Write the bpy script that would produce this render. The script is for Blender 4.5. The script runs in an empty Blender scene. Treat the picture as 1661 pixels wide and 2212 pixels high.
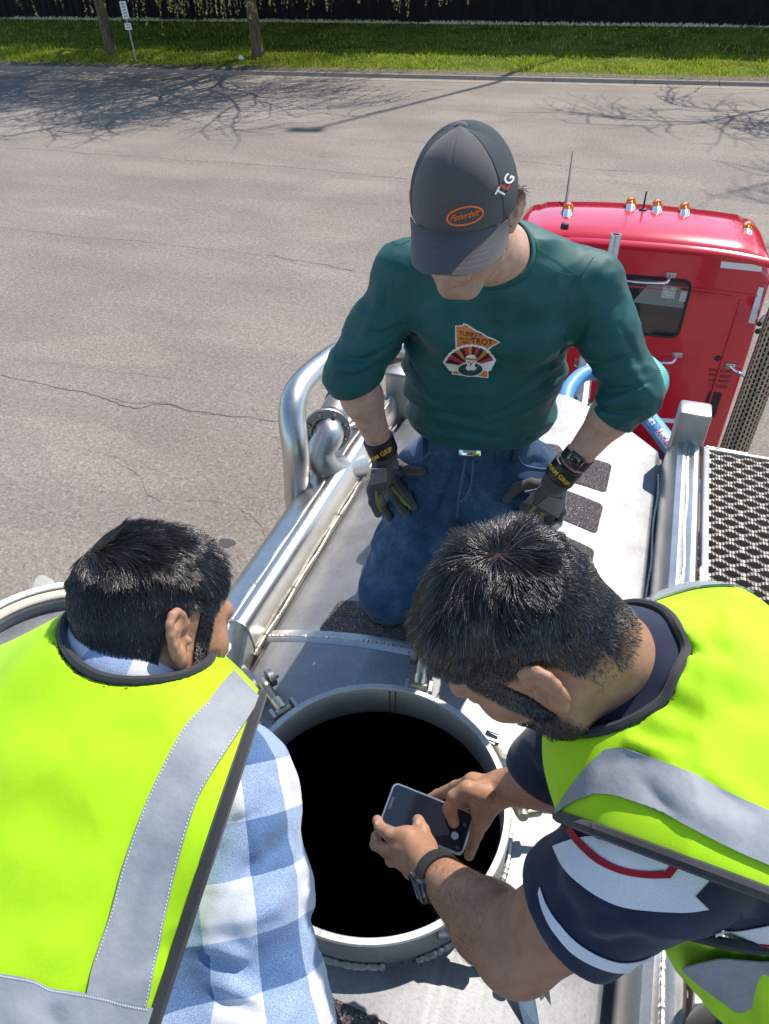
import bpy, bmesh, math, random
import numpy as np
from mathutils import Vector, Matrix

random.seed(7)
np.random.seed(7)
scene = bpy.context.scene
col = scene.collection

# ------------------------------------------------------------------ camera
F_PX, CX, CY, CAM_H = 1580.0, 830.5, 1106.0, 5.2      # measured on the photograph (1661 x 2212 units)
TH, AL, RO = math.radians(39.4), math.radians(19.65), math.radians(0.8)
HD = np.array([-math.sin(AL), math.cos(AL), 0.0])
RT = np.array([math.cos(AL), math.sin(AL), 0.0])
ZZ = np.array([0.0, 0.0, 1.0])
FW = math.cos(TH) * HD - math.sin(TH) * ZZ
UP0 = math.sin(TH) * HD + math.cos(TH) * ZZ
CR = math.cos(RO) * RT - math.sin(RO) * UP0           # camera right
CU = math.cos(RO) * UP0 + math.sin(RO) * RT           # camera up
CAM = np.array([0.289, -0.751, CAM_H])

cam_data = bpy.data.cameras.new('camera')
cam = bpy.data.objects.new('camera', cam_data)
col.objects.link(cam)
cam_data.sensor_fit = 'VERTICAL'
cam_data.sensor_height = 36.0
cam_data.lens = 36.0 * F_PX / 2212.0
cam_data.clip_start = 0.02
cam_data.clip_end = 2000.0
cm = Matrix.Identity(4)
for i in range(3):
    cm[i][0], cm[i][1], cm[i][2], cm[i][3] = CR[i], CU[i], -FW[i], CAM[i]
cam.matrix_world = cm
scene.camera = cam

# ------------------------------------------------------------------ sky and sun
SUN_EL, SUN_AZ = math.radians(51.0), math.radians(22.0)     # azimuth clockwise from +Y
world = bpy.data.worlds.new('World')
scene.world = world
world.use_nodes = True
wn = world.node_tree
sky = wn.nodes.new('ShaderNodeTexSky')
sky.sky_type = 'NISHITA'
sky.sun_disc = False
sky.sun_elevation = SUN_EL
sky.sun_rotation = SUN_AZ
sky.altitude = 250
sky.dust_density = 0.2
sky.ozone_density = 1.6
wn.links.new(sky.outputs[0], wn.nodes['Background'].inputs[0])
wn.nodes['Background'].inputs[1].default_value = 0.135
sun_dir = Vector((math.sin(SUN_AZ) * math.cos(SUN_EL), math.cos(SUN_AZ) * math.cos(SUN_EL), math.sin(SUN_EL)))
sun_data = bpy.data.lights.new('sun', 'SUN')
sun_data.energy = 3.6
sun_data.angle = math.radians(0.53)
sun_data.color = (1.0, 0.925, 0.82)
sun = bpy.data.objects.new('sun', sun_data)
sun.rotation_euler = sun_dir.to_track_quat('Z', 'Y').to_euler()
col.objects.link(sun)
scene.view_settings.view_transform = 'Standard'
scene.view_settings.look = 'None'
scene.view_settings.gamma = 1.0
scene.view_settings.exposure = 0.84
scene.view_settings.use_curve_mapping = False

# ------------------------------------------------------------------ measuring helpers
def at(px, py, depth):
    """world point seen at photo position (px, py) at a depth in metres along the view axis"""
    return CAM + depth * (FW + CR * ((px - CX) / F_PX) + CU * ((CY - py) / F_PX))

def onz(px, py, z):
    d = FW + CR * ((px - CX) / F_PX) + CU * ((CY - py) / F_PX)
    return CAM + d * ((z - CAM_H) / d[2])

def cv(r, u, f):
    """unit direction from camera-aligned components (right, up, away)"""
    v = r * CR + u * CU + f * FW
    return v / np.linalg.norm(v)

def unit(v):
    v = np.asarray(v, float)
    return v / max(np.linalg.norm(v), 1e-12)
# ------------------------------------------------------------------ numpy noise
def _hash(ix, iy, iz, seed):
    h = (ix.astype(np.int64) * 374761393 + iy.astype(np.int64) * 668265263 + iz.astype(np.int64) * 2147483647 + seed * 144665) & 0xffffffff
    h = ((h ^ (h >> 13)) * 1274126177) & 0xffffffff
    h = h ^ (h >> 16)
    return (h & 0xffffff).astype(np.float64) / 0x7fffff - 1.0

def vnoise(P, scale=1.0, seed=0):
    P = np.asarray(P) * scale
    i = np.floor(P).astype(np.int64)
    f = P - i
    f = f * f * (3 - 2 * f)
    out = 0
    for dx in (0, 1):
        wx = f[:, 0] if dx else 1 - f[:, 0]
        for dy in (0, 1):
            wy = f[:, 1] if dy else 1 - f[:, 1]
            for dz in (0, 1):
                wz = f[:, 2] if dz else 1 - f[:, 2]
                out = out + wx * wy * wz * _hash(i[:, 0] + dx, i[:, 1] + dy, i[:, 2] + dz, seed)
    return out

# ------------------------------------------------------------------ implicit surfaces (bodies and clothes)
def cone(a, b, ra, rb, k=0.02, flat=None):
    """tapered limb from a to b; flat = (direction, ratio) squeezes its section"""
    return dict(t='c', a=np.asarray(a, float), b=np.asarray(b, float), ra=ra, rb=rb, k=k, flat=flat, op='u')

def ball(c, r, k=0.02):
    return cone(c, np.asarray(c) + 1e-5, r, r, k)

def ell(c, axes, radii, k=0.02, op='u'):
    return dict(t='e', c=np.asarray(c, float), A=np.asarray(axes, float), r=np.asarray(radii, float), k=k, op=op)

def chain(pts, rad, k=0.01, flat=None):
    return [cone(pts[i], pts[i + 1], rad[i], rad[i + 1], k, flat) for i in range(len(pts) - 1)]

def group(prims, k=0.02, cuts=()):
    """a blended set of its own, trimmed by planes (point, outward normal, rounding)"""
    return dict(t='g', ps=prims, k=k, cuts=[(np.asarray(c, float), unit(n), kk) for c, n, kk in cuts], op='u')

def pdist(p, X):
    if p['t'] == 'c':
        ba = p['b'] - p['a']
        w = X - p['a']
        t = np.clip(w @ ba / (ba @ ba), 0, 1)
        w = w - t[:, None] * ba
        r = p['ra'] + (p['rb'] - p['ra']) * t
        if p['flat'] is not None:
            n, s = p['flat']
            q = w @ n
            w = w + np.outer(q * (1.0 / s - 1.0), n)
            return (np.sqrt((w * w).sum(1)) - r) * math.sqrt(s)
        return np.sqrt((w * w).sum(1)) - r
    if p['t'] == 'e':
        q = (X - p['c']) @ p['A'].T
        k0 = np.sqrt(((q / p['r']) ** 2).sum(1))
        k1 = np.sqrt(((q / p['r'] ** 2) ** 2).sum(1))
        return k0 * (k0 - 1.0) / np.maximum(k1, 1e-9)
    d = sdf_eval(p['ps'], X)
    for c, n, kk in p['cuts']:
        d = smax(d, (X - c) @ n, kk)
    return d

def smin(a, b, k):
    if k <= 0:
        return np.minimum(a, b)
    h = np.maximum(k - np.abs(a - b), 0) / k
    return np.minimum(a, b) - h * h * k * 0.25

def smax(a, b, k):
    return -smin(-a, -b, k)

def comb(d, p, dp):
    return smin(d, dp, p['k']) if p['op'] == 'u' else smax(d, -dp, p['k'])

def sdf_eval(prims, X):
    d = np.full(len(X), 10.0)
    for p in prims:
        d = comb(d, p, pdist(p, X))
    return d

def pbounds(prims):
    lo, hi = np.full(3, 1e9), np.full(3, -1e9)
    for p in prims:
        if p['op'] != 'u':
            continue
        if p['t'] == 'c':
            r = max(p['ra'], p['rb'])
            a = np.minimum(p['a'], p['b']) - r
            b = np.maximum(p['a'], p['b']) + r
        elif p['t'] == 'e':
            r = p['r'].max()
            a, b = p['c'] - r, p['c'] + r
        else:
            a, b = pbounds(p['ps'])
        lo, hi = np.minimum(lo, a), np.maximum(hi, b)
    return lo, hi

def skin_surface(prims, h, relax=2):
    """mesh the blended set: surface nets on the active blocks only; returns verts, quads, normals"""
    B = 8
    lo, hi = pbounds(prims)
    lo, hi = lo - 3 * h, hi + 3 * h
    nb = np.ceil((hi - lo) / (B * h)).astype(int) + 1
    g = np.stack(np.meshgrid(*[np.arange(n) for n in nb], indexing='ij'), -1).reshape(-1, 3)
    cen = lo + (g + 0.5) * B * h
    R = B * h * 0.866
    ds = [pdist(p, cen) for p in prims]
    tot = np.full(len(cen), 10.0)
    for p, d in zip(prims, ds):
        tot = comb(tot, p, d)
    kmax = max(p['k'] for p in prims)
    act = np.abs(tot) < R * 1.6 + kmax * 0.3
    g, tot = g[act], tot[act]
    ds = [d[act] for d in ds]
    masks = []
    for p, d in zip(prims, ds):
        if p['op'] == 'u':
            masks.append(d < np.maximum(tot, -R) + 2.6 * R + p['k'])
        else:
            masks.append(d < 2.2 * R + p['k'])
    n1 = B + 1
    loc = np.stack(np.meshgrid(*[np.arange(n1)] * 3, indexing='ij'), -1).reshape(-1, 3)
    na = len(g)
    D = np.full((na, n1 ** 3), 10.0)
    for p, m in zip(prims, masks):
        ix = np.nonzero(m)[0]
        for s in range(0, len(ix), 600):
            q = ix[s:s + 600]
            X = (lo + (g[q][:, None, :] * B + loc[None]) * h).reshape(-1, 3)
            D[q] = comb(D[q], p, pdist(p, X).reshape(len(q), -1))
    D = D.reshape(na, n1, n1, n1)
    corners = [(i, j, k) for i in (0, 1) for j in (0, 1) for k in (0, 1)]
    C8 = np.stack([D[:, i:i + B, j:j + B, k:k + B] for i, j, k in corners], -1)
    neg = C8 < 0
    mixed = neg.any(-1) & ~neg.all(-1)
    bi, ci, cj, ck = np.nonzero(mixed)
    vals = C8[bi, ci, cj, ck]
    acc = np.zeros((len(bi), 3))
    cnt = np.zeros(len(bi))
    ca = np.array(corners, float)
    for u in range(8):
        for v in range(u + 1, 8):
            if np.abs(ca[u] - ca[v]).sum() != 1:
                continue
            x = (vals[:, u] < 0) != (vals[:, v] < 0)
            t = vals[x, u] / (vals[x, u] - vals[x, v])
            acc[x] += ca[u] + t[:, None] * (ca[v] - ca[u])
            cnt[x] += 1
    base = g[bi] * B + np.stack([ci, cj, ck], -1)
    V = lo + (base + acc / cnt[:, None]) * h
    big = nb.max() * B + 8
    key = ((base[:, 0] + 1) * big + base[:, 1] + 1) * big + base[:, 2] + 1
    order = np.argsort(key)
    skey = key[order]
    quads = []
    for ax in range(3):
        o = [0, 0, 0]
        o[ax] = 1
        A0 = D[:, :B, :B, :B] < 0
        A1 = D[:, o[0]:B + o[0], o[1]:B + o[1], o[2]:B + o[2]] < 0
        eb, ei, ej, ek = np.nonzero(A0 != A1)
        fl = A0[eb, ei, ej, ek]
        gb = g[eb] * B + np.stack([ei, ej, ek], -1)
        p, q = (ax + 1) % 3, (ax + 2) % 3
        ids = []
        ok = np.ones(len(gb), bool)
        for dp, dq in ((-1, -1), (0, -1), (0, 0), (-1, 0)):
            c = gb.copy()
            c[:, p] += dp
            c[:, q] += dq
            kk = ((c[:, 0] + 1) * big + c[:, 1] + 1) * big + c[:, 2] + 1
            s = np.clip(np.searchsorted(skey, kk), 0, len(skey) - 1)
            ok &= skey[s] == kk
            ids.append(order[s])
        Q = np.stack(ids, -1)
        Q[~fl] = Q[~fl][:, ::-1]
        quads.append(Q[ok])
    quads = np.concatenate(quads)
    # pull the points onto the surface
    def ev(X):
        d = np.full(len(X), 10.0)
        for p, m in zip(prims, masks):
            s = m[bi]
            if s.any():
                d[s] = comb(d[s], p, pdist(p, X[s]))
        return d
    N = None
    for it in range(relax):
        e = h * 0.35
        d0 = ev(V)
        G = np.stack([ev(V + np.eye(3)[i] * e) - d0 for i in range(3)], -1) / e
        gl = np.maximum((G * G).sum(1), 0.05)
        V = V - G * np.clip(d0 / gl, -h, h)[:, None]
        N = G / np.sqrt(gl)[:, None]
    return V, quads, N

# ------------------------------------------------------------------ scene graph helpers
def tag(o, label=None, cat=None, grp=None, kind=None):
    if label: o['label'] = label
    if cat: o['category'] = cat
    if grp: o['group'] = grp
    if kind: o['kind'] = kind
    return o

def thing(name, loc, label, cat, grp=None):
    o = bpy.data.objects.new(name, None)
    o.location = Vector([float(c) for c in loc])
    o.empty_display_size = 0.1
    col.objects.link(o)
    return tag(o, label, cat, grp)

def base_loc(o):
    t = Vector((0, 0, 0))
    while o is not None:
        t += o.location
        o = o.parent
    return t

def put(name, verts, faces, mat, parent=None, smooth=True, crease=None):
    """link one mesh object given in world coordinates"""
    me = bpy.data.meshes.new(name)
    v = np.asarray(verts, float)
    org = base_loc(parent) if parent is not None else Vector((0, 0, 0))
    v = v - np.array(org)
    if isinstance(faces, np.ndarray):
        nf, ns = faces.shape
        me.vertices.add(len(v))
        me.vertices.foreach_set('co', v.astype(np.float32).ravel())
        me.loops.add(nf * ns)
        me.loops.foreach_set('vertex_index', faces.astype(np.int32).ravel())
        me.polygons.add(nf)
        me.polygons.foreach_set('loop_start', np.arange(0, nf * ns, ns, dtype=np.int32))
        me.update(calc_edges=True)
    else:
        me.from_pydata(v.tolist(), [], faces)
        me.update()
    if smooth:
        me.polygons.foreach_set('use_smooth', np.ones(len(me.polygons), bool))
        if crease:
            bm = bmesh.new()
            bm.from_mesh(me)
            for e in bm.edges:
                if len(e.link_faces) == 2 and e.calc_face_angle(0) > math.radians(crease):
                    e.smooth = False
            bm.to_mesh(me)
            bm.free()
    for m in (mat if isinstance(mat, (list, tuple)) else [mat]):
        me.materials.append(m)
    o = bpy.data.objects.new(name, me)
    col.objects.link(o)
    if parent is not None:
        o.parent = parent
    return o

def attr_color(o, name, arr):
    a = o.data.attributes.new(name, 'FLOAT_COLOR', 'POINT')
    buf = np.ones((len(arr), 4), np.float32)
    buf[:, :arr.shape[1]] = arr
    a.data.foreach_set('color', buf.ravel())

def frame(o, x, z):
    """matrix with origin o, x axis and a z axis made square to it"""
    x = unit(x)
    z = np.asarray(z, float)
    z = unit(z - x * (z @ x))
    y = np.cross(z, x)
    M = np.eye(4)
    M[:3, 0], M[:3, 1], M[:3, 2], M[:3, 3] = x, y, z, o
    return M

def tr(x, y, z):
    M = np.eye(4)
    M[:3, 3] = (x, y, z)
    return M

class MB:
    """collects simple shapes into one mesh"""
    def __init__(self):
        self.v, self.f = [], []
    def add(self, v, f, M=None):
        v = np.asarray(v, float)
        if M is not None:
            v = v @ M[:3, :3].T + M[:3, 3]
        n = len(self.v)
        self.v.extend(v.tolist())
        self.f.extend([[i + n for i in q] for q in f])
        return self
    def box(self, c, s, M=None, b=0.0):
        sx, sy, sz = [q / 2 for q in s]
        if b <= 0:
            v = [(x, y, z) for x in (-sx, sx) for y in (-sy, sy) for z in (-sz, sz)]
            f = [(0, 1, 3, 2), (4, 6, 7, 5), (0, 4, 5, 1), (2, 3, 7, 6), (0, 2, 6, 4), (1, 5, 7, 3)]
            v = np.array(v) + c
            return self.add(v, f, M)
        bm = bmesh.new()
        bmesh.ops.create_cube(bm, size=1.0)
        for q in bm.verts:
            q.co = Vector((q.co.x * s[0], q.co.y * s[1], q.co.z * s[2]))
        bmesh.ops.bevel(bm, geom=list(bm.edges), offset=b, segments=2, profile=0.5, affect='EDGES')
        v = np.array([list(q.co) for q in bm.verts]) + c
        f = [[q.index for q in p.verts] for p in bm.faces]
        bm.free()
        return self.add(v, f, M)
    def prism(self, poly, h, M=None, z0=0.0):
        n = len(poly)
        v = [(x, y, z0) for x, y in poly] + [(x, y, z0 + h) for x, y in poly]
        f = [list(range(n - 1, -1, -1)), list(range(n, 2 * n))]
        f += [[i, (i + 1) % n, n + (i + 1) % n, n + i] for i in range(n)]
        return self.add(v, f, M)
    def lathe(self, prof, seg=24, M=None, a0=0.0, a1=2 * math.pi):
        full = abs(a1 - a0 - 2 * math.pi) < 1e-6
        n = seg if full else seg + 1
        v, f = [], []
        for i in range(n):
            a = a0 + (a1 - a0) * i / seg
            for r, z in prof:
                v.append((r * math.cos(a), r * math.sin(a), z))
        m = len(prof)
        for i in range(seg):
            for j in range(m - 1):
                a, b = i * m + j, ((i + 1) % n) * m + j
                f.append([a, b, b + 1, a + 1])
        return self.add(v, f, M)
    def cyl(self, a, b, r, seg=16, r2=None):
        return self.tube([a, b], [r, r if r2 is None else r2], seg)
    def tube(self, path, rad, seg=12, caps=True, up=None, closed=False):
        P = np.asarray(path, float)
        n = len(P)
        rad = np.full(n, rad) if np.isscalar(rad) else np.asarray(rad, float)
        T = np.gradient(P, axis=0) if not closed else np.roll(P, -1, 0) - np.roll(P, 1, 0)
        T /= np.maximum(np.linalg.norm(T, axis=1), 1e-9)[:, None]
        u = np.cross(T[0], (0, 0, 1)) if up is None else np.asarray(up, float)
        if np.linalg.norm(u) < 1e-3:
            u = np.array([1.0, 0, 0])
        v, f = [], []
        for i in range(n):
            u = u - T[i] * (u @ T[i])
            u = u / max(np.linalg.norm(u), 1e-9)
            w = np.cross(T[i], u)
            for j in range(seg):
                a = 2 * math.pi * j / seg
                v.append(P[i] + rad[i] * (math.cos(a) * u + math.sin(a) * w))
        for i in range(n if closed else n - 1):
            i2 = (i + 1) % n
            for j in range(seg):
                j2 = (j + 1) % seg
                f.append([i * seg + j, i * seg + j2, i2 * seg + j2, i2 * seg + j])
        if caps and not closed:
            f.append(list(range(seg - 1, -1, -1)))
            f.append([(n - 1) * seg + j for j in range(seg)])
        return self.add(v, f)
    def sphere(self, c, r, seg=16, rings=10, M=None, sc=(1, 1, 1)):
        prof = [(r * math.sin(math.pi * i / rings), -r * math.cos(math.pi * i / rings)) for i in range(rings + 1)]
        prof[0] = (1e-4, -r)
        prof[-1] = (1e-4, r)
        S = np.eye(4)
        S[0, 0], S[1, 1], S[2, 2] = sc
        S[:3, 3] = c
        return self.lathe(prof, seg, S if M is None else M @ S)
    def sheet(self, rows, th=0.0):
        """rows of points; th thickens it along its normal"""
        A = np.asarray(rows, float)
        m, n = A.shape[:2]
        f = [[i * n + j, i * n + j + 1, (i + 1) * n + j + 1, (i + 1) * n + j] for i in range(m - 1) for j in range(n - 1)]
        if th == 0:
            return self.add(A.reshape(-1, 3), f)
        du = np.gradient(A, axis=1)
        dv = np.gradient(A, axis=0)
        nn = np.cross(du, dv)
        nn /= np.maximum(np.linalg.norm(nn, axis=2), 1e-12)[..., None]
        Bk = A - nn * th
        N = m * n
        V = np.vstack([A.reshape(-1, 3), Bk.reshape(-1, 3)])
        f2 = [[q + N for q in p[::-1]] for p in f]
        rim = [i for i in range(n)] + [i * n + n - 1 for i in range(1, m)] + [(m - 1) * n + j for j in range(n - 2, -1, -1)] + [i * n for i in range(m - 2, 0, -1)]
        f3 = [[rim[(i + 1) % len(rim)], rim[i], rim[i] + N, rim[(i + 1) % len(rim)] + N] for i in range(len(rim))]
        return self.add(V, f + f2 + f3)
    def build(self, name, mat, parent=None, smooth=True, crease=35):
        return put(name, self.v, self.f, mat, parent, smooth, crease)

def spline(pts, n=8, closed=False):
    """Catmull-Rom through the points"""
    P = [np.asarray(p, float) for p in pts]
    out = []
    m = len(P)
    for i in range(m if closed else m - 1):
        p0 = P[(i - 1) % m] if closed or i > 0 else 2 * P[0] - P[1]
        p1, p2 = P[i], P[(i + 1) % m]
        p3 = P[(i + 2) % m] if closed or i + 2 < m else 2 * P[-1] - P[-2]
        for s in range(n):
            t = s / n
            out.append(0.5 * ((2 * p1) + (p2 - p0) * t + (2 * p0 - 5 * p1 + 4 * p2 - p3) * t * t + (-p0 + 3 * p1 - 3 * p2 + p3) * t ** 3))
    if not closed:
        out.append(P[-1])
    return np.array(out)

def weld(path, r=0.006, step=0.004, seg=6):
    """a rippled weld bead along a path"""
    P = np.asarray(path, float)
    L = np.concatenate([[0], np.cumsum(np.linalg.norm(np.diff(P, axis=0), axis=1))])
    n = max(4, int(L[-1] / step))
    s = np.linspace(0, L[-1], n)
    Q = np.stack([np.interp(s, L, P[:, i]) for i in range(3)], -1)
    r = r * .76
    rr = r * (1 + 0.15 * np.where(np.arange(n) % 3 == 0, 1, -0.4) + 0.12 * np.random.randn(n).clip(-1.5, 1.5))
    return MB().tube(Q, rr, seg)

# ------------------------------------------------------------------ materials
class Mat:
    def __init__(self, name):
        self.m = bpy.data.materials.new(name)
        self.m.use_nodes = True
        self.nt = self.m.node_tree
        self.b = self.nt.nodes['Principled BSDF']
        self._tc = None
    def n(self, typ, **kw):
        o = self.nt.nodes.new(typ)
        for k, v in kw.items():
            if hasattr(o, k):
                setattr(o, k, v)
            else:
                o.inputs[k].default_value = v
        return o
    def link(self, a, b):
        self.nt.links.new(a, b)
    def set(self, **kw):
        for k, v in kw.items():
            self.b.inputs[k.replace('_', ' ')].default_value = v
        return self
    @property
    def co(self):
        if self._tc is None:
            self._tc = self.n('ShaderNodeTexCoord').outputs['Object']
        return self._tc
    def noise(self, scale, detail=4, rough=0.55, vec=None, sc=None):
        o = self.n('ShaderNodeTexNoise')
        o.inputs['Scale'].default_value = scale
        o.inputs['Detail'].default_value = detail
        o.inputs['Roughness'].default_value = rough
        v = self.co if vec is None else vec
        if sc is not None:
            mp = self.n('ShaderNodeMapping')
            mp.inputs['Scale'].default_value = sc
            self.link(v, mp.inputs[0])
            v = mp.outputs[0]
        self.link(v, o.inputs['Vector'])
        return o.outputs['Fac']
    def ramp(self, fac, stops):
        o = self.n('ShaderNodeValToRGB')
        e = o.color_ramp.elements
        while len(e) < len(stops):
            e.new(0.5)
        for i, (p, c) in enumerate(stops):
            e[i].position = p
            e[i].color = (*c, 1) if not np.isscalar(c) else (c, c, c, 1)
        self.link(fac, o.inputs[0])
        return o.outputs[0]
    def mix(self, fac, a, b, mode='MIX'):
        o = self.n('ShaderNodeMix', data_type='RGBA', blend_type=mode)
        for s, v in ((0, fac), (6, a), (7, b)):
            if hasattr(v, 'is_linked') or hasattr(v, 'links'):
                self.link(v, o.inputs[s])
            elif s == 0:
                o.inputs[0].default_value = v
            else:
                o.inputs[s].default_value = (*v, 1)
        return o.outputs[2]
    def math(self, op, a, b=0.0):
        o = self.n('ShaderNodeMath', operation=op)
        for i, v in ((0, a), (1, b)):
            if hasattr(v, 'links'):
                self.link(v, o.inputs[i])
            else:
                o.inputs[i].default_value = v
        return o.outputs[0]
    def color(self, c):
        self.link(c, self.b.inputs['Base Color'])
        return self
    def rough(self, c):
        self.link(c, self.b.inputs['Roughness'])
        return self
    def bump(self, h, strength=0.3, dist=0.01):
        o = self.n('ShaderNodeBump')
        o.inputs['Strength'].default_value = strength
        o.inputs['Distance'].default_value = dist
        self.link(h, o.inputs['Height'])
        self.link(o.outputs[0], self.b.inputs['Normal'])
        return self

def basic(name, c, rough=0.6, metal=0.0, var=0.12, vs=12, bump=0.0, bs=200, bd=0.002, spec=0.5):
    M = Mat(name)
    M.set(Roughness=rough, Metallic=metal, Specular_IOR_Level=spec)
    a = [x * (1 - var) for x in c]
    b = [min(1, x * (1 + var)) for x in c]
    M.color(M.ramp(M.noise(vs), [(0.3, a), (0.7, b)]))
    if bump:
        M.bump(M.noise(bs, 3), bump, bd)
    return M.m

def cloth(name, c, rough=0.85, var=0.1, weave=900, bump=0.25, sheen=0.2):
    M = Mat(name)
    M.set(Roughness=rough, Sheen_Weight=sheen, Specular_IOR_Level=0.25)
    w = M.noise(weave, 2)
    base = M.ramp(M.noise(14), [(0.3, [x * (1 - var) for x in c]), (0.7, [min(1, x * (1 + var)) for x in c])])
    M.color(M.mix(0.5, base, M.ramp(w, [(0.3, 0.62), (0.7, 1.0)]), 'MULTIPLY'))
    M.bump(w, bump, 0.002)
    return M.m
# ------------------------------------------------------------------ setting: ground, road, kerb, verge
E_DIR = unit(onz(1661, 185, 0) - onz(0, 147, 0))
N_DIR = np.array([-E_DIR[1], E_DIR[0], 0.0])
O_FAR = onz(830, 169, 0)
SUN2 = np.array([math.sin(SUN_AZ), math.cos(SUN_AZ), 0.0])

def far(u, v, z=0.0):
    p = O_FAR + E_DIR * u + N_DIR * v
    return np.array([p[0], p[1], z])

def solve_v(px, py, z):
    p = onz(px, py, z) - O_FAR
    return p @ N_DIR

V_FENCE = solve_v(830, 47, 0.9)
V_SHADE = solve_v(830, 120, 0.30)
FENCE_H = (V_FENCE - V_SHADE) / (N_DIR @ SUN2) * math.tan(SUN_EL) - 0.9

m = Mat('asphalt')
m.set(Roughness=0.9, Specular_IOR_Level=0.3)
big = m.ramp(m.noise(0.35, 5), [(0.3, (0.232, 0.199, 0.168)), (0.7, (0.294, 0.255, 0.218))])
mid = m.ramp(m.noise(9, 4), [(0.3, 0.86), (0.7, 1.08)])
fin = m.ramp(m.noise(85, 2, 0.7), [(0.30, 0.55), (0.48, 0.95), (0.62, 1.12), (0.74, 1.7)])
fi2 = m.ramp(m.noise(24, 2, 0.9), [(0.30, 0.50), (0.45, 0.93), (0.58, 1.05), (0.70, 1.65)])
spk = m.ramp(m.noise(13, 3, 0.8), [(0.28, 0.82), (0.5, 1.0), (0.72, 1.18)])
c = m.mix(1.0, big, mid, 'MULTIPLY')
c = m.mix(1.0, c, fin, 'MULTIPLY')
c = m.mix(1.0, c, fi2, 'MULTIPLY')
c = m.mix(0.9, c, spk, 'MULTIPLY')
# faint lengthwise tyre-worn bands and patched places
band = m.ramp(m.noise(1.0, 3, sc=(0.05, 0.55, 1)), [(0.35, 0.93), (0.65, 1.05)])
c = m.mix(1.0, c, band, 'MULTIPLY')
oil = m.ramp(m.noise(0.9, 4, 0.7), [(0.24, (0.70, 0.68, 0.66)), (0.36, (1, 1, 1))])
c = m.mix(1.0, c, oil, 'MULTIPLY')
ptc = m.ramp(m.noise(0.22, 2, 0.4, sc=(1.0, 2.2, 1)), [(0.44, (1, 1, 1)), (0.47, (0.92, 0.925, 0.93)), (0.60, (0.94, 0.94, 0.945)), (0.62, (1.03, 1.03, 1.02))])
c = m.mix(1.0, c, ptc, 'MULTIPLY')
m.color(c)
m.bump(m.noise(110, 3), 0.55, 0.006)
ASPHALT = m.m
SOIL = basic('soil', (0.12, 0.10, 0.07), 0.95, vs=3)
CONCRETE = basic('concrete', (0.27, 0.225, 0.185), 0.9, vs=2.5, bump=0.3, bs=60)
mg = Mat('turf')
mg.set(Roughness=0.95, Specular_IOR_Level=0.1)
g1 = mg.ramp(mg.noise(1.3, 5, 0.65), [(0.3, (0.07, 0.11, 0.014)), (0.55, (0.15, 0.20, 0.025)), (0.75, (0.21, 0.20, 0.08))])
g3 = mg.ramp(mg.noise(0.45, 5, 0.7), [(0.35, (0.55, 0.55, 0.5)), (0.55, (1, 1, 1)), (0.7, (1.35, 1.15, 1.1))])
g2 = mg.ramp(mg.noise(14, 4, 0.7), [(0.3, 0.5), (0.7, 1.35)])
mg.color(mg.mix(1.0, mg.mix(1.0, g1, g2, 'MULTIPLY'), g3, 'MULTIPLY'))
mg.bump(mg.noise(25, 4), 0.8, 0.06)
TURF = mg.m

put('ground', [(-700, -500, -0.03), (700, -500, -0.03), (700, 900, -0.03), (-700, 900, -0.03)], [[0, 1, 2, 3]], SOIL, None, False)['kind'] = 'structure'
a, b, c2, d = far(-150, -70), far(150, -70), far(150, 0), far(-150, 0)
put('road', [a, b, c2, d], [[0, 1, 2, 3]], ASPHALT, None, False)['kind'] = 'structure'

# cracks in the asphalt, thin dark seams
CRACK = basic('crack_tar', (0.105, 0.092, 0.082), 0.95)
mbk = MB()
def crack(pts, w, seed, jit=0.05):
    rs = np.random.RandomState(seed)
    P = spline([onz(x, y, 0.0) for x, y in pts], 10)
    L = np.concatenate([[0], np.cumsum(np.linalg.norm(np.diff(P, axis=0), axis=1))])
    s = np.arange(0, L[-1], 0.06)
    Q = np.stack([np.interp(s, L, P[:, i]) for i in range(3)], -1)
    j = np.cumsum(rs.randn(len(s))) * 0.012
    j -= np.linspace(0, j[-1], len(s))
    T = unit(P[-1] - P[0])
    nrm = np.array([-T[1], T[0], 0])
    Q = Q + nrm * (j + rs.randn(len(s)) * jit * 0.18)[:, None]
    ww = w * 0.75 * (0.25 + 0.9 * np.abs(vnoise(Q, 1.3, seed))) * (0.6 + 0.8 * rs.rand(len(s)))
    Q[:, 2] = 0.004
    mbk.sheet([Q + nrm * (ww / 2)[:, None], Q - nrm * (ww / 2)[:, None]])
crack([(0, 812), (60, 822), (130, 835), (200, 850), (250, 862), (300, 877), (345, 868), (400, 880), (450, 890), (520, 903), (612, 914)], 0.030, 1)
crack([(240, 862), (300, 870), (360, 866), (430, 893), (470, 897)], 0.015, 11)
crack([(0, 490), (150, 507), (300, 520), (450, 535), (560, 550), (690, 570), (770, 587)], 0.026, 2)
crack([(585, 545), (640, 572), (700, 580), (770, 584)], 0.02, 12)
crack([(0, 318), (200, 330), (400, 345), (560, 355), (700, 368), (880, 386)], 0.028, 3)
crack([(1100, 243), (1180, 243), (1300, 250), (1400, 253), (1661, 267)], 0.05, 4)
crack([(1120, 348), (1200, 356), (1300, 366), (1420, 372)], 0.025, 5)
crack([(760, 492), (800, 491), (880, 500)], 0.014, 6)
crack([(245, 1000), (300, 1030), (310, 1062), (360, 1090), (440, 1085), (520, 1100), (575, 1165)], 0.008, 7, 0.03)
crack([(300, 1030), (370, 1010), (430, 1020), (460, 1060), (480, 1110)], 0.006, 8, 0.03)
crack([(0, 766), (120, 786), (260, 805), (380, 820)], 0.010, 9)
crack([(100, 955), (240, 985), (400, 1040)], 0.007, 10, 0.03)
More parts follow.
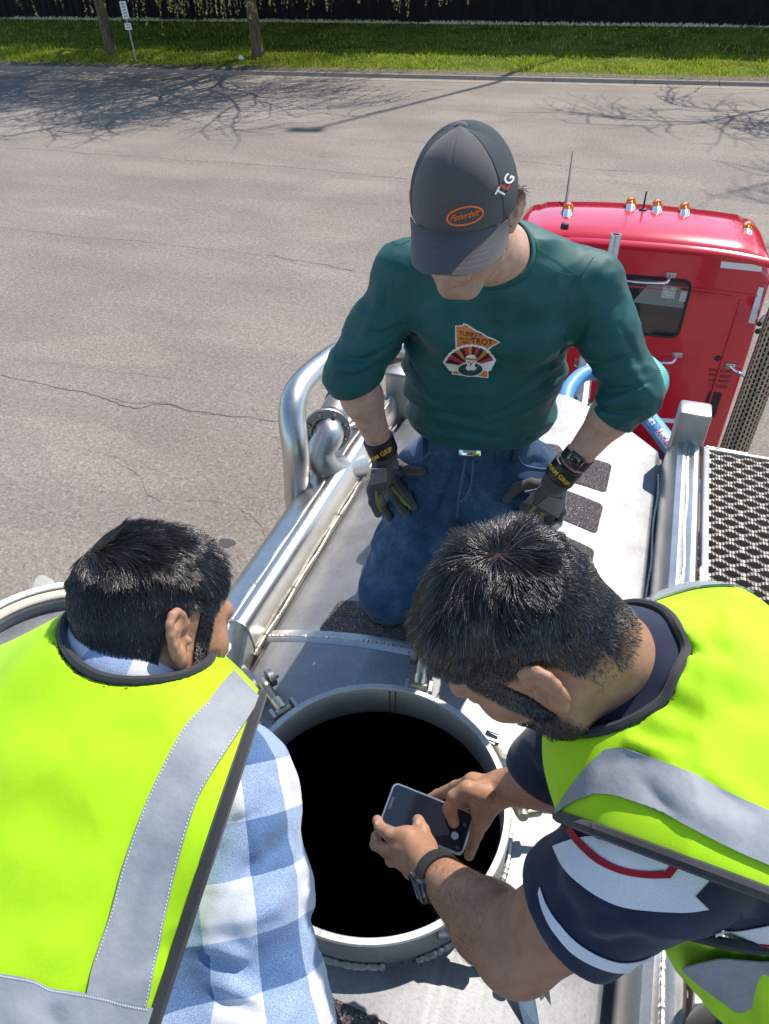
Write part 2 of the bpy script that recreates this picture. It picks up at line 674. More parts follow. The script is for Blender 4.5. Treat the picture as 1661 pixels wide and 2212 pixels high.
crack([(540, 880), (600, 960), (575, 1040), (560, 1120)], 0.007, 14, 0.03)
mbk.build('road_crack', CRACK, None, False)['kind'] = 'structure'
# an oil spot and a pale repair spot
mbk = MB()
Pc = onz(490, 1173, 0.004)
mbk.add([Pc] + [Pc + np.array([math.cos(t) * .09 * (1 + .2 * math.sin(3 * t)), math.sin(t) * .07, 0]) for t in np.linspace(0, 6.283, 18)[:-1]],
        [[0, i + 1, (i + 1) % 17 + 1] for i in range(17)])
mbk.build('oil_spot', basic('oil_stain', (0.06, 0.056, 0.055), 0.8), None, False)['kind'] = 'structure'

# kerb: a gutter pan and kerb stones cast in lengths
kerb = thing('kerb', far(0, 0), None, None)
kerb['kind'] = 'structure'
for k in range(-17, 12):
    u0 = k * 3.05 + 0.6
    L = 3.03
    n0 = random.uniform(-0.012, 0.012)
    prof = [(-0.55, 0.008), (-0.06, 0.02), (0.0, 0.14), (0.04, 0.155), (0.19, 0.155), (0.19, -0.1), (-0.55, -0.1)]
    v = [far(u0 + du, pv + n0, pz) for du in (0, L) for pv, pz in prof]
    q = len(prof)
    f = [[i, (i + 1) % q, q + (i + 1) % q, q + i] for i in range(q)] + [list(range(q - 1, -1, -1)), list(range(q, 2 * q))]
    put('kerb_section', v, f, CONCRETE, kerb, False)

# the grass bank behind the kerb
rows = []
us = np.linspace(-62, 42, 105)
prof = [(0.19, 0.12), (0.5, 0.15), (1.2, 0.19), (3, 0.26), (V_SHADE, 0.30)] + [(V_SHADE + (V_FENCE - V_SHADE) * t, 0.30 + 0.6 * t ** 1.2) for t in (0.2, 0.4, 0.6, 0.8, 1.0)] + [(V_FENCE + 25, 1.0)]
for v, z in prof:
    rows.append([far(u, v, z + (0.03 * math.sin(u * 1.7 + v) + random.uniform(-0.02, 0.02) if v > 0.3 else 0)) for u in us])
mb = MB().sheet(rows[::-1])
mb.build('grass_bank', TURF)['kind'] = 'structure'

# bare soil with dead leaves along the kerb edge, irregular
mb = MB()
top, bot = [], []
for u in np.arange(-60, 42, 0.25):
    bot.append(far(u, 0.16, 0.162))
    w = 0.45 + 0.45 * abs(vnoise(np.array([[u, 0, 0]]), 0.5, 3)[0]) + 0.12 * random.random()
    top.append(far(u, 0.2 + w * 0.8, 0.185 + 0.03))
mb.sheet([top, bot])
md = Mat('leaf_litter')
md.set(Roughness=0.95)
md.color(md.ramp(md.noise(9, 5, 0.75), [(0.32, (0.05, 0.045, 0.025)), (0.5, (0.13, 0.11, 0.07)), (0.68, (0.25, 0.22, 0.15))]))
md.bump(md.noise(18, 4), 0.8, 0.05)
mb.build('verge_soil', md.m)['kind'] = 'structure'

# grass blades on the lit strip and up the bank
rs = np.random.RandomState(5)
NB = 42000
uu = rs.uniform(-40, 22, NB)
vv = np.where(rs.rand(NB) < 0.8, rs.uniform(0.6, V_SHADE + 1.0, NB), rs.uniform(V_SHADE, V_FENCE, NB))
hh = rs.uniform(0.06, 0.17, NB) * (1 + 0.6 * vnoise(np.stack([uu, vv, 0 * uu], -1), 0.7, 2))
zb = np.interp(vv, [q[0] for q in prof], [q[1] for q in prof])
ang = rs.uniform(0, 6.28, NB)
P0 = O_FAR + np.outer(uu, E_DIR) + np.outer(vv, N_DIR)
P0[:, 2] = zb
wd = np.stack([np.cos(ang), np.sin(ang), 0 * ang], -1) * rs.uniform(0.012, 0.03, NB)[:, None]
tip = P0 + rs.randn(NB, 3) * 0.05
tip[:, 2] = zb + hh
V = np.stack([P0 - wd, P0 + wd, tip], 1).reshape(-1, 3)
mgb = Mat('grass_blade')
mgb.set(Roughness=0.7, Specular_IOR_Level=0.2, Subsurface_Weight=0.0)
gi = mgb.n('ShaderNodeNewGeometry')
mgb.color(mgb.ramp(gi.outputs['Random Per Island'], [(0.0, (0.12, 0.20, 0.012)), (0.45, (0.30, 0.40, 0.02)), (0.8, (0.44, 0.50, 0.05)), (1.0, (0.50, 0.42, 0.18))]))
tl = mgb.n('ShaderNodeBsdfTranslucent')
mxs = mgb.n('ShaderNodeMixShader')
mxs.inputs[0].default_value = 0.45
mgb.link(mgb.b.inputs['Base Color'].links[0].from_socket, tl.inputs[0])
mgb.link(mgb.b.outputs[0], mxs.inputs[1])
mgb.link(tl.outputs[0], mxs.inputs[2])
mgb.link(mxs.outputs[0], mgb.nt.nodes['Material Output'].inputs[0])
gr = put('grass', V, np.arange(NB * 3).reshape(-1, 3), mgb.m, None, False)
gr['kind'] = 'stuff'
# pale dead grass at the foot of the wall
NB2 = 5000
uu = rs.uniform(-48, 24, NB2)
P0 = O_FAR + np.outer(uu, E_DIR) + np.outer(V_FENCE - 0.08 - 0.5 * rs.rand(NB2) ** 2, N_DIR)
P0[:, 2] = 0.88
tip = P0 + rs.randn(NB2, 3) * 0.08
tip[:, 2] = 0.9 + rs.uniform(0.02, 0.13, NB2) * (0.4 + 0.6 * (vnoise(P0, 0.4, 9) > -0.2))
wd = np.outer(rs.uniform(0.02, 0.05, NB2), E_DIR)
V = np.stack([P0 - wd, P0 + wd, tip], 1).reshape(-1, 3)
put('dry_grass', V, np.arange(NB2 * 3).reshape(-1, 3), basic('straw', (0.62, 0.58, 0.42), 0.9, vs=4), None, False)['kind'] = 'stuff'

# the tall dark ribbed wall
wall = thing('ribbed_wall', far(0, V_FENCE, 0.8), 'tall dark ribbed wall standing behind the shaded grass bank', 'wall')
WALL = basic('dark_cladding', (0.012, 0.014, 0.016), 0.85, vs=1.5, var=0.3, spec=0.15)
proto = None
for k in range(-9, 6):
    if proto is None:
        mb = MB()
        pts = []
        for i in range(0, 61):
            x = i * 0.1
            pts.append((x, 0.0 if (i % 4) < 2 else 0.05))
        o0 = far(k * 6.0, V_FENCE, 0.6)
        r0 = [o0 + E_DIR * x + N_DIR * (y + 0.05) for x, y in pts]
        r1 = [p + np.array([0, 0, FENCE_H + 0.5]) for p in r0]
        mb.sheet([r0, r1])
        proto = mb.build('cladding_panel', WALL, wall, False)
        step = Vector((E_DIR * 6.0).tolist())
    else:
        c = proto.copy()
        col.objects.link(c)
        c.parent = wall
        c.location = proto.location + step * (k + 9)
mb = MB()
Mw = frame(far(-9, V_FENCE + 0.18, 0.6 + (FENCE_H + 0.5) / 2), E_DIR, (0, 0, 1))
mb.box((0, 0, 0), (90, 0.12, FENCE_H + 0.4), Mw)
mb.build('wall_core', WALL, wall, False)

# ------------------------------------------------------------------ trees
BARK = Mat('bark')
BARK.set(Roughness=0.95, Specular_IOR_Level=0.1)
BARK.color(BARK.ramp(BARK.noise(9, 5, 0.7, sc=(1, 1, 0.2)), [(0.3, (0.06, 0.046, 0.034)), (0.7, (0.22, 0.175, 0.13))]))
BARK.bump(BARK.noise(22, 4, sc=(1, 1, 0.25)), 0.9, 0.05)
BARK = BARK.m
TWIG = basic('twig', (0.10, 0.085, 0.05), 0.9)
BUD = Mat('bud')
BUD.set(Roughness=0.7)
gi = BUD.n('ShaderNodeNewGeometry')
BUD.color(BUD.ramp(gi.outputs['Random Per Island'], [(0, (0.20, 0.19, 0.05)), (0.6, (0.36, 0.36, 0.09)), (1, (0.48, 0.44, 0.15))]))
BUD = BUD.m

SIGN_P = onz(295, 133, 0.2)
def make_tree(base, H, seed, trunk_r, lean, label, drape=700, spread=1.0, fork=0.20):
    rs = np.random.RandomState(seed)
    root = thing('tree', base, label, 'tree', 'trees along the verge')
    trunk, limbs, twigs = MB(), MB(), MB()
    tips = []
    base = np.asarray(base, float)
    th = H * fork
    tp = [base + np.array([0, 0, -0.15]), base + np.array([0, 0, 0.25]) + lean * 0.1, base + np.array([0, 0, th * 0.55]) + lean * 0.55, base + np.array([0, 0, th]) + lean]
    tp = spline(tp, 5)
    trr = trunk_r * np.interp(np.linspace(0, 1, len(tp)), [0, 0.12, 0.4, 1], [1.45, 1.05, 0.92, 0.85])
    trunk.tube(tp, trr * (1 + 0.05 * rs.randn(len(tp))), 14)
    def grow(p, d, r, L, lev):
        n = 4 if lev < 3 else 3
        pts = [p]
        dd = d.copy()
        for i in range(n):
            dd = unit(dd + rs.randn(3) * 0.17 + np.array([0, 0, 0.10 if lev < 2 else -0.06 * lev]))
            if pts[-1][2] < base[2] + 3.0 and lev > 0:
                dd = unit(np.array([dd[0], dd[1], abs(dd[2]) + .25]))
            pts.append(pts[-1] + dd * L / n)
        rad = np.linspace(r, r * 0.55, n + 1) + 0.006
        (limbs if lev < 2 else twigs).tube(pts, rad, 7 if lev < 2 else (4 if lev < 4 else 3), caps=False)
        if lev >= 4:
            tips.append(pts[-1])
            return
        kids = (5, 6, 6, 4)[lev]
        for j in range(kids):
            t = rs.uniform(0.35, 1.0) if j else 1.0
            q = pts[min(n, max(1, int(round(t * n))))]
            ax = unit(rs.randn(3))
            ax = unit(ax - dd * (ax @ dd))
            nd = unit(dd * rs.uniform(0.55, 1.0) + ax * rs.uniform(0.5, 0.95))
            if lev >= 2:
                nd = unit(nd + np.array([0, 0, -0.18]))
            grow(q, nd, r * rs.uniform(0.42, 0.6), L * rs.uniform(0.55, 0.78), lev + 1)
    for j in range(6):
        a = j * 1.05 + rs.uniform(-0.3, 0.3)
        el = rs.uniform(0.45, 1.15)
        d = np.array([math.cos(a) * math.cos(el) * spread, math.sin(a) * math.cos(el) * spread, math.sin(el)])
        grow(tp[-1 - (j % 3)], unit(d), trunk_r * rs.uniform(0.38, 0.55), H * rs.uniform(0.26, 0.34), 0)
    trunk.build('trunk', BARK, root)
    crown = limbs.build('crown', BARK, root)
    tw = twigs.build('twig', TWIG, crown, False)
    tw['kind'] = 'stuff'
    # hanging strands with opening buds
    bv, st = [], MB()
    tips = np.array(tips)
    low = tips[tips[:, 2] < base[2] + 7.5]
    if len(low) < 10:
        low = tips[np.argsort(tips[:, 2])][:400]
    for _ in range(drape):
        p = low[rs.randint(len(low))] + rs.randn(3) * 0.1
        if math.hypot(p[0] - SIGN_P[0], p[1] - SIGN_P[1]) < 1.3:
            continue
        L = rs.uniform(1.0, 4.5)
        zmin = base[2] + rs.uniform(1.9, 3.4)
        L = min(L, max(0.2, p[2] - zmin))
        pts = [p]
        d = np.array([rs.randn() * 0.3, rs.randn() * 0.3, -0.5])
        n = 5
        for i in range(n):
            d = unit(d + np.array([rs.randn() * 0.08, rs.randn() * 0.08, -0.35]))
            pts.append(pts[-1] + d * L / n)
        st.tube(pts, np.linspace(0.006, 0.003, n + 1), 3, caps=False)
        pp = np.array(pts)
        for i in range(int(L * 20)):
            t = rs.rand() * n
            k = min(n - 1, int(t))
            c = pp[k] + (pp[k + 1] - pp[k]) * (t - k) + rs.randn(3) * 0.012
            u, w = rs.randn(3) * 0.026, rs.randn(3) * 0.026
            w[2] -= 0.02
            bv += [c - u, c + w, c + u, c - w * 0.3]
    s = st.build('hanging_twig', TWIG, crown, False)
    s['kind'] = 'stuff'
    if bv:
        o = put('bud', np.array(bv), np.arange(len(bv)).reshape(-1, 4), BUD, crown, False)
        o['kind'] = 'stuff'
    return root

make_tree(onz(243, 121, 0.2), 17.5, 3, 0.27, np.array([-0.25, 0.1, 0]), 'bare trunked tree behind the white sign post at the far kerb', 800)
make_tree(onz(558, 124, 0.22), 19.0, 11, 0.28, np.array([-0.1, 0.0, 0]), 'forked rough barked tree right of the sign with a white bag at its foot', 1100, fork=0.11)
tb = far(23.0, 0.9, 0.2)
make_tree(tb, 24.0, 23, 0.30, np.array([0.1, 0.1, 0]), 'bare tree at the right edge throwing a branchy shadow over the road', 120)

# ------------------------------------------------------------------ sign, litter, lamp post
STEEL = basic('galvanised_post', (0.36, 0.40, 0.42), 0.5, 0.6)
WHITE = basic('sign_white', (0.8, 0.8, 0.78), 0.5, var=0.03)
GREYP = basic('sign_print', (0.35, 0.33, 0.33), 0.6)
sb = onz(295, 133, 0.2)
sign = thing('road_sign', sb, 'white parking sign plates on a thin steel post at the kerb', 'sign')
MB().box((0, 0, 1.0), (0.05, 0.04, 2.1), frame(sb, (1, 0, 0.05), (-0.06, 0, 1))).build('post', STEEL, sign, False)
Ms = frame(sb, (1, 0.1, 0.05), (-0.06, 0, 1))
for z, h, nl in ((1.88, 0.62, 5), (1.30, 0.24, 2)):
    p = MB().box((0, -0.035, z), (0.31, 0.006, h), Ms, 0.002).build('plate', WHITE, sign, False)
    mb = MB()
    for i in range(nl):
        mb.box((random.uniform(-.02, .02), -0.0405, z + h * 0.5 - (i + 0.8) * h / (nl + 0.7)), (random.uniform(0.12, 0.2), 0.002, 0.05), Ms)
    mb.build('print', GREYP, p, False)
pb = onz(521, 126, 0.3)
mb = MB()
mb.sphere((0, 0, 0), 0.12, 14, 9, tr(*pb), (1, 0.9, 1.05))
v = np.array(mb.v)
v = v + (v - pb) * (0.25 * vnoise(v, 14, 1))[:, None]
tag(put('plastic_bag', v, mb.f, basic('bag_white', (0.85, 0.85, 0.86), 0.4)), 'crumpled white plastic bag on the lit grass beside the forked tree', 'litter')

tipS = onz(668, 281, 0)
dist = ((O_FAR + N_DIR * (V_FENCE + 1.5) - tipS) @ N_DIR) / (SUN2 @ N_DIR)
lb = tipS + SUN2 * dist
lb[2] = 1.0
LH = dist * math.tan(SUN_EL)
lamp = thing('lamp_post', lb, 'tall grey lamp post behind the dark wall, casting a thin shadow', 'lamp post')
MB().tube([lb, lb + (0, 0, LH - 1.0)], [0.16, 0.09], 12).build('pole', STEEL, lamp)
MB().box((0, 0, 0), (1.1, 0.5, 0.22), frame(lb + np.array([-0.1, 0, LH - 0.95]), (1, 0.2, 0), (0, 0, 1)), 0.06).build('lamp_head', STEEL, lamp)
# ------------------------------------------------------------------ tank trailer
def metal(name, c, rough, rvar=0.12, stain=0.5, aniso=(1, 0.08, 1), bump=0.05, dirt=0.0, met=1.0):
    M = Mat(name)
    M.set(Metallic=met)
    n1 = M.noise(7, 6, 0.65)
    n2 = M.noise(60, 4, 0.6, sc=aniso)
    n3 = M.noise(160, 3, 0.7)
    base = M.ramp(n1, [(0.30, [x * (1 - 0.30 * stain) for x in c]), (0.52, c), (0.75, [min(1, x * 1.06) for x in c])])
    base = M.mix(0.6 * stain, base, M.ramp(n3, [(0.32, 0.62), (0.55, 1.0)]), 'MULTIPLY')
    if dirt:
        dn = M.noise(3.2, 7, 0.72)
        base = M.mix(dirt, base, M.ramp(dn, [(0.36, (0.55, 0.53, 0.50)), (0.50, (0.92, 0.91, 0.90)), (0.66, (1, 1, 1))]), 'MULTIPLY')
        sp = M.noise(55, 3, 0.8)
        base = M.mix(dirt, base, M.ramp(sp, [(0.28, (0.40, 0.37, 0.33)), (0.36, (1, 1, 1))]), 'MULTIPLY')
        sc = M.noise(30, 2, 0.5, sc=(1.0, 0.03, 1))
        base = M.mix(dirt * .7, base, M.ramp(sc, [(0.66, (1, 1, 1)), (0.72, (1.35, 1.35, 1.35))]), 'MULTIPLY')
    M.color(base)
    r = M.math('ADD', M.math('MULTIPLY', n2, rvar), M.math('MULTIPLY', n1, rvar))
    M.rough(M.math('ADD', r, rough - rvar))
    M.bump(M.math('ADD', n2, M.math('MULTIPLY', n3, 0.6)), bump, 0.004)
    return M.m

ALU = metal('tank_aluminium', (0.27, 0.278, 0.29), 0.52, rvar=0.16, stain=0.8, bump=0.08, dirt=0.6, met=0.62)
ALU_RAIL = metal('rail_aluminium', (0.56, 0.545, 0.52), 0.36, stain=0.5, bump=0.05)
ALU_DULL = metal('dull_aluminium', (0.45, 0.45, 0.45), 0.40, stain=0.8, bump=0.08)
LUG = metal('lug_metal', (0.34, 0.34, 0.33), 0.6, stain=0.8, aniso=(1, 1, 1), met=0.6)
ALU_CAST = metal('cast_aluminium', (0.46, 0.46, 0.445), 0.42, stain=0.7, aniso=(1, 1, 1), bump=0.15)
ALU_COL = metal('collar_aluminium', (0.50, 0.50, 0.48), 0.55, stain=0.7, aniso=(1, 1, 1), bump=0.10)
WELD = metal('weld_bead', (0.46, 0.44, 0.40), 0.48, stain=0.3, bump=0.05)
BRASS = metal('passivated_steel', (0.56, 0.50, 0.36), 0.34, stain=0.7, aniso=(1, 1, 1))
STEELD = metal('dark_steel', (0.36, 0.36, 0.36), 0.42, stain=0.8, aniso=(1, 1, 1))
CHROME = metal('chrome', (0.86, 0.86, 0.87), 0.10, 0.04, 0.1, bump=0.0)
RUST = basic('rusty_bolt', (0.12, 0.07, 0.04), 0.7, 0.4)
SHADE_IN = basic('shade_throat', (0.0035, 0.0033, 0.004), 0.95, spec=0.0)  # shade inside the tank, put into the colour
BLACK = basic('black_rubber', (0.018, 0.018, 0.02), 0.6)
GASKET = basic('gasket', (0.62, 0.52, 0.40), 0.75, var=0.1, vs=6)
mg = Mat('grip_tape')
mg.set(Roughness=0.55, Specular_IOR_Level=0.6)
v = mg.n('ShaderNodeTexVoronoi')
v.inputs['Scale'].default_value = 300
mg.link(mg.co, v.inputs['Vector'])
vc = mg.ramp(v.outputs['Color'], [(0.0, (0.022, 0.017, 0.016)), (0.6, (0.055, 0.042, 0.040)), (0.82, (0.16, 0.125, 0.12)), (1.0, (0.65, 0.55, 0.52))])  # palest grains are painted glints
mg.color(vc)
mg.rough(mg.ramp(v.outputs['Color'], [(0.3, 0.8), (0.9, 0.25)]))
mg.bump(v.outputs['Distance'], 0.9, 0.004)
GRIP = mg.m

TR = thing('tank_trailer', (0.0, 0.0, 0.0), 'bare aluminium tank trailer with an open round hatch, rails and grip pads', 'tank trailer')
TZ, TRAD = 2.03, 1.6
RIM_Z, RIM_R = 3.715, 0.2965
HX, HY = -0.026, 0.026
def deck(x, y=0.0):
    return TZ + math.sqrt(TRAD * TRAD - x * x)
def on_deck(px, py, lift=0.0):
    z = 3.6
    for _ in range(6):
        p = onz(px, py, z + lift)
        z = deck(max(-1, min(1, p[0])))
    return p
# deck sheet with the hatch hole, slanted at the front
def front_y(x):
    return 2.02 - 0.42 * max(0.0, abs(x) - 0.12) - 0.15 * max(0.0, abs(x) - 0.36)
XS = np.linspace(-0.53, 0.53, 107)
ys = np.concatenate([np.arange(-2.6, 0.62, 0.012), np.linspace(0.63, 1.0, 60)])
vv, ff = [], []
rows = []
for y in np.arange(-2.6, 0.6, 0.0125).tolist() + [None] * 50:
    rows.append(y)
n0 = len(rows) - 50
mb = MB()
grid = []
for k, y in enumerate(rows):
    r = []
    for x in XS:
        yy = y if y is not None else 0.6 + (front_y(x) - 0.6) * (k - n0 + 1) / 50.0
        z = deck(x)
        if abs(x) > 0.515:
            z -= 0.02
        r.append((x, yy, z))
    grid.append(r)
G = np.array(grid)
nr, nc = G.shape[:2]
f = []
for i in range(nr - 1):
    for j in range(nc - 1):
        q = G[i:i + 2, j:j + 2].reshape(-1, 3).mean(0)
        if math.hypot(q[0] - HX, q[1] - HY) < 0.2995:
            continue
        f.append([i * nc + j, i * nc + j + 1, (i + 1) * nc + j + 1, (i + 1) * nc + j])
put('deck_plate', G.reshape(-1, 3), f, ALU, TR)
# lower shell, front head
mb = MB()
secs = []
for y, s in [(-7.5, 1.0), (1.5, 1.0), (1.72, 0.985), (1.9, 0.92), (2.02, 0.80), (2.08, 0.6), (2.1, 0.3), (2.105, 0.01)]:
    secs.append([(0.0 + math.cos(a) * 1.05 * s, y, 2.42 + math.sin(a) * 1.02 * s) for a in np.linspace(math.radians(118), math.radians(422), 60)])
mb.sheet(secs)
mb.build('tank_shell', ALU_DULL, TR)
# collar of the hatch, its inside, an added throat with its shade painted near-black
R0 = RIM_R
mb = MB().lathe([(R0 + .004, 3.595), (R0 + .004, RIM_Z - .003), (R0 + .001, RIM_Z), (R0 - .011, RIM_Z), (R0 - .013, RIM_Z - .003), (R0 - .013, RIM_Z - .088), (R0 - .004, RIM_Z - .090)], 120, tr(HX, HY, 0))
mb.build('hatch_collar', ALU_COL, TR)
MB().lathe([(R0 - .006, RIM_Z - .089), (R0 + .0, RIM_Z - .10), (0.55, 3.40), (0.62, 3.2), (0.62, 2.4), (0.001, 2.35)], 48, tr(HX, HY, 0)).build('shade_throat', SHADE_IN, TR)
mb = MB()
for a in (1.715, 1.765):
    mb.tube([(HX + math.cos(a) * (R0 - .0135), HY + math.sin(a) * (R0 - .0135), z) for z in (RIM_Z - .004, RIM_Z - .086)], 0.0022, 6)
mb.build('weld_seam', WELD, TR)
def ring(r, z_of, a0, a1, rad):
    p = [(HX + r * math.cos(a), HY + r * math.sin(a), z_of(HX + r * math.cos(a))) for a in np.linspace(a0, a1, 90)]
    return weld(p, rad, 0.0042, 7)
mb = MB()
for a0, a1 in ((-2.05, -1.15), (-0.95, 0.25), (0.5, 1.2), (1.5, 2.6), (2.9, 4.0)):
    w = ring(R0 + .010, lambda x: deck(x) + .004, a0, a1, 0.0085)
    mb.add(w.v, w.f)
mb.build('weld_bead', WELD, TR)
# the round seam across the deck in front of the hatch
xs = np.linspace(-0.52, 0.50, 60)
weld([(x, 0.492 + 0.018 * math.sin((x + .5) * 3), deck(x) + .002) for x in xs], 0.0085).build('weld_bead', WELD, TR)
MB().sheet([[(x, 0.484 + 0.018 * math.sin((x + .5) * 3) + dy, deck(x) + dz) for x in xs] for dy, dz in ((-.012, .0005), (.0, .006), (.03, .006), (.036, .001))][::-1]).build('seam_strip', ALU_CAST, TR)

# left rail
def sweep(prof, y0, y1, n, name, mat, extra=None, shear=0.0):
    rows = [[(x + shear * (y - y0), y, z) for x, z in prof] for y in np.linspace(y0, y1, n)]
    return MB().sheet(rows).build(name, mat, TR, crease=30)
LP = [(-.531, 3.50), (-.535, 3.545), (-.541, 3.60), (-.546, 3.628), (-.553, 3.642), (-.564, 3.651), (-.578, 3.655), (-.592, 3.652), (-.602, 3.645),
      (-.607, 3.643), (-.625, 3.641), (-.655, 3.632), (-.682, 3.618), (-.691, 3.606), (-.694, 3.58), (-.694, 3.35)]
sweep(LP[::-1], 0.43, 1.75, 30, 'rail', ALU_RAIL)
weld([(-.6055 + .002 * math.sin(y * 31), y, 3.645) for y in np.linspace(0.43, 1.55, 90)], 0.0045, 0.0045).build('weld_bead', WELD, TR)
weld([(-.530 + .002 * math.sin(y * 23), y, 3.548) for y in np.linspace(0.41, 1.7, 120)], 0.0065, 0.0045).build('weld_bead', WELD, TR)
weld([(x, 0.428, z + .002) for x, z in LP[1:-2]], 0.005, 0.004).build('weld_bead', WELD, TR)
MB().add([(x, 0.43, z) for x, z in LP[1:-1]] + [(x * 0.985, 0.335, 3.50 + (z - 3.50) * 0.35) for x, z in LP[1:-1]],
         [[i + 1, i, i + 14, i + 15] for i in range(13)] + [list(range(14, 28))]).build('rail_end', ALU_CAST, TR, crease=25)
# sleeve piece and the square post at the far end of the rail
MB().box((-.60, 1.60, 3.60), (.11, .22, .145), None, .012).build('rail_sleeve', ALU_RAIL, TR)
weld([(-.553, y, 3.676) for y in np.linspace(1.50, 1.70, 20)], .004).build('weld_bead', WELD, TR)
weld([(-.543, 1.49, z) for z in np.linspace(3.53, 3.67, 30)], .007).build('weld_bead', WELD, TR)
MB().box((-.545, 1.80, 3.55), (.10, .09, .40), None, .006).build('rail_post', ALU_RAIL, TR)
MB().box((-.545, 1.79, 3.755), (.112, .102, .014), None, .005).build('post_cap', ALU_CAST, TR)
# the outer sheet seen beside the rail end
MB().sheet([[(-.694, y, 3.50), (-.80, y, 3.40), (-.90, y, 3.25), (-1.0, y, 3.0)] for y in (-1.5, 0.5, 1.9)]).build('side_plate', ALU, TR)
# guard hoop
hp = spline([(-.705, 1.10, 3.25), (-.705, 1.10, 3.55), at(640, 985, 2.50), at(631, 905, 2.47), at(640, 852, 2.50), at(668, 815, 2.58), at(712, 778, 2.72), at(742, 762, 2.82), at(790, 757, 2.95), at(860, 757, 3.05), at(940, 780, 3.1), at(985, 840, 3.1)], 6)
hoop = MB().tube(hp, 0.047, 20).build('guard_hoop', ALU_RAIL, TR)
# flanged pipe elbow beside the rail, with the black ringed can behind it
fc = at(706, 932, 2.62)
fn = cv(0.35, -0.42, -0.78)
Mf = frame(fc, cv(1, 0.2, 0), fn)
fl = MB().lathe([(.052, -.012), (.086, -.012), (.086, .0), (.085, .002), (.052, .002)], 40, Mf).build('pipe_flange', ALU_CAST, TR)
for k in range(8):
    a = k * math.pi / 4 + .2
    mb = MB().lathe([(.0005, .016), (.0085, .016), (.0085, .002)], 6, Mf @ tr(.070 * math.cos(a), .070 * math.sin(a), 0))
    mb.lathe([(.0005, .024), (.005, .024), (.005, .016)], 8, Mf @ tr(.070 * math.cos(a), .070 * math.sin(a), 0))
    mb.build('bolt', STEELD, fl)
wp = [Mf[:3, :3] @ np.array([.058 * math.cos(a), .058 * math.sin(a), .006]) + fc for a in np.linspace(0, 6.2, 60)]
weld(wp, .005).build('weld_bead', WELD, fl)
ep = spline([fc - fn * .02, fc + fn * .03, at(693, 975, 2.60), at(700, 1003, 2.62), at(728, 1015, 2.68), at(775, 1005, 2.78)], 6)
MB().tube(ep, 0.052, 22).build('pipe_elbow', ALU_DULL, TR)
MB().cyl(at(716, 912, 2.66), at(738, 872, 2.80), .062, 24).build('pipe_can', ALU_RAIL, TR)
MB().cyl(at(737, 873, 2.795), at(742, 864, 2.83), .066, 24).build('clamp_ring', BLACK, TR)
MB().cyl(at(748, 925, 2.62), at(765, 917, 2.64), .008, 8).build('drain_pipe', STEELD, TR)

# right rail: two rounded tubes with a weld between, then the grating walkway
RP = [(.528, 3.45), (.530, 3.58), (.535, 3.625), (.545, 3.655), (.560, 3.672), (.578, 3.678), (.592, 3.674), (.597, 3.671), (.603, 3.674), (.617, 3.678), (.631, 3.674), (.641, 3.660), (.646, 3.63), (.647, 3.45)]
sweep(RP[::-1], -2.2, 1.74, 60, 'rail', ALU_RAIL)
weld([(.597 + .0025 * math.sin(y * 19), y, 3.6735) for y in np.linspace(-0.6, 1.70, 160)], .0055, .0045).build('weld_bead', WELD, TR)
weld([(.523 + .003 * math.sin(y * 17), y, 3.53) for y in np.linspace(0.5, 1.7, 120)], .007, .0045).build('weld_bead', WELD, TR)
weld([(.652, y, 3.662) for y in np.linspace(0.96, 1.06, 22)], .009, .004).build('weld_bead', WELD, TR)
weld([(x, 1.735, z + .002) for x, z in RP[2:-1]], .006, .004).build('weld_bead', WELD, TR)
MB().box((.592, 1.775, 3.62), (.112, .10, .36), None, .012).build('rail_post', ALU_CAST, TR)
# grating of serrated strands
GX0, GX1, GZ = 0.672, 1.36, 3.662
GRM = metal('grating_metal', (0.34, 0.31, 0.275), 0.60, stain=0.6, aniso=(1, 1, 1), bump=0.05)
def strand(ph):
    mb = MB()
    n = 210
    xs = np.linspace(GX0, GX1, n)
    pitch = 0.066
    w = 0.0078 * np.cos(2 * np.pi * (xs - GX0) / pitch + ph)
    slope = np.abs(np.sin(2 * np.pi * (xs - GX0) / pitch + ph))
    tooth = np.where(np.arange(n) % 3 == 0, 0.0045, np.where(np.arange(n) % 3 == 1, 0.0015, 0.0)) * (0.3 + 0.7 * slope)
    t = 0.0064
    r0 = np.stack([xs, w - t - .002, np.full(n, GZ - .024)], -1)
    r1 = np.stack([xs, w - t, GZ - .003 + tooth], -1)
    r2 = np.stack([xs, w + t, GZ - .003 + tooth], -1)
    r3 = np.stack([xs, w + t + .002, np.full(n, GZ - .024)], -1)
    mb.sheet([r0, r1, r2, r3][::-1])
    return mb
GR = None
protos = []
y0 = 1.705
for k in range(96):
    ph = math.pi * (k % 2)
    yk = y0 - 0.0312 * k
    if k < 2:
        mb = strand(ph)
        o = mb.build('grating_strand', GRM, TR, False)
        protos.append(o)
        o.location.y = yk
    else:
        o = protos[k % 2].copy()
        col.objects.link(o)
        o.parent = TR
        o.location.y = yk
MB().box((.661, 0.24, 3.648), (.022, 3.0, .038), None, .004).box((1.372, 0.24, 3.648), (.022, 3.0, .038), None, .004).build('grating_frame', ALU_RAIL, TR)
MB().box((1.016, 1.728, 3.648), (.70, .014, .042), None, .003).build('grating_edge', ALU_RAIL, TR)
weld([(x, 1.738, 3.664) for x in np.linspace(.66, .80, 40)], .007).build('weld_bead', WELD, TR)
for yb in (-1.1, -0.4, .3, 1.0):
    MB().box((1.0, yb, 3.60), (.75, .04, .05), None, .004).build('grating_bearer', ALU_DULL, TR)
MB().box((1.0, 0.2, 3.40), (.70, 3.0, .01)).build('walkway_pan', basic('walkway_pan', (0.24, 0.21, 0.18), 0.8), TR)

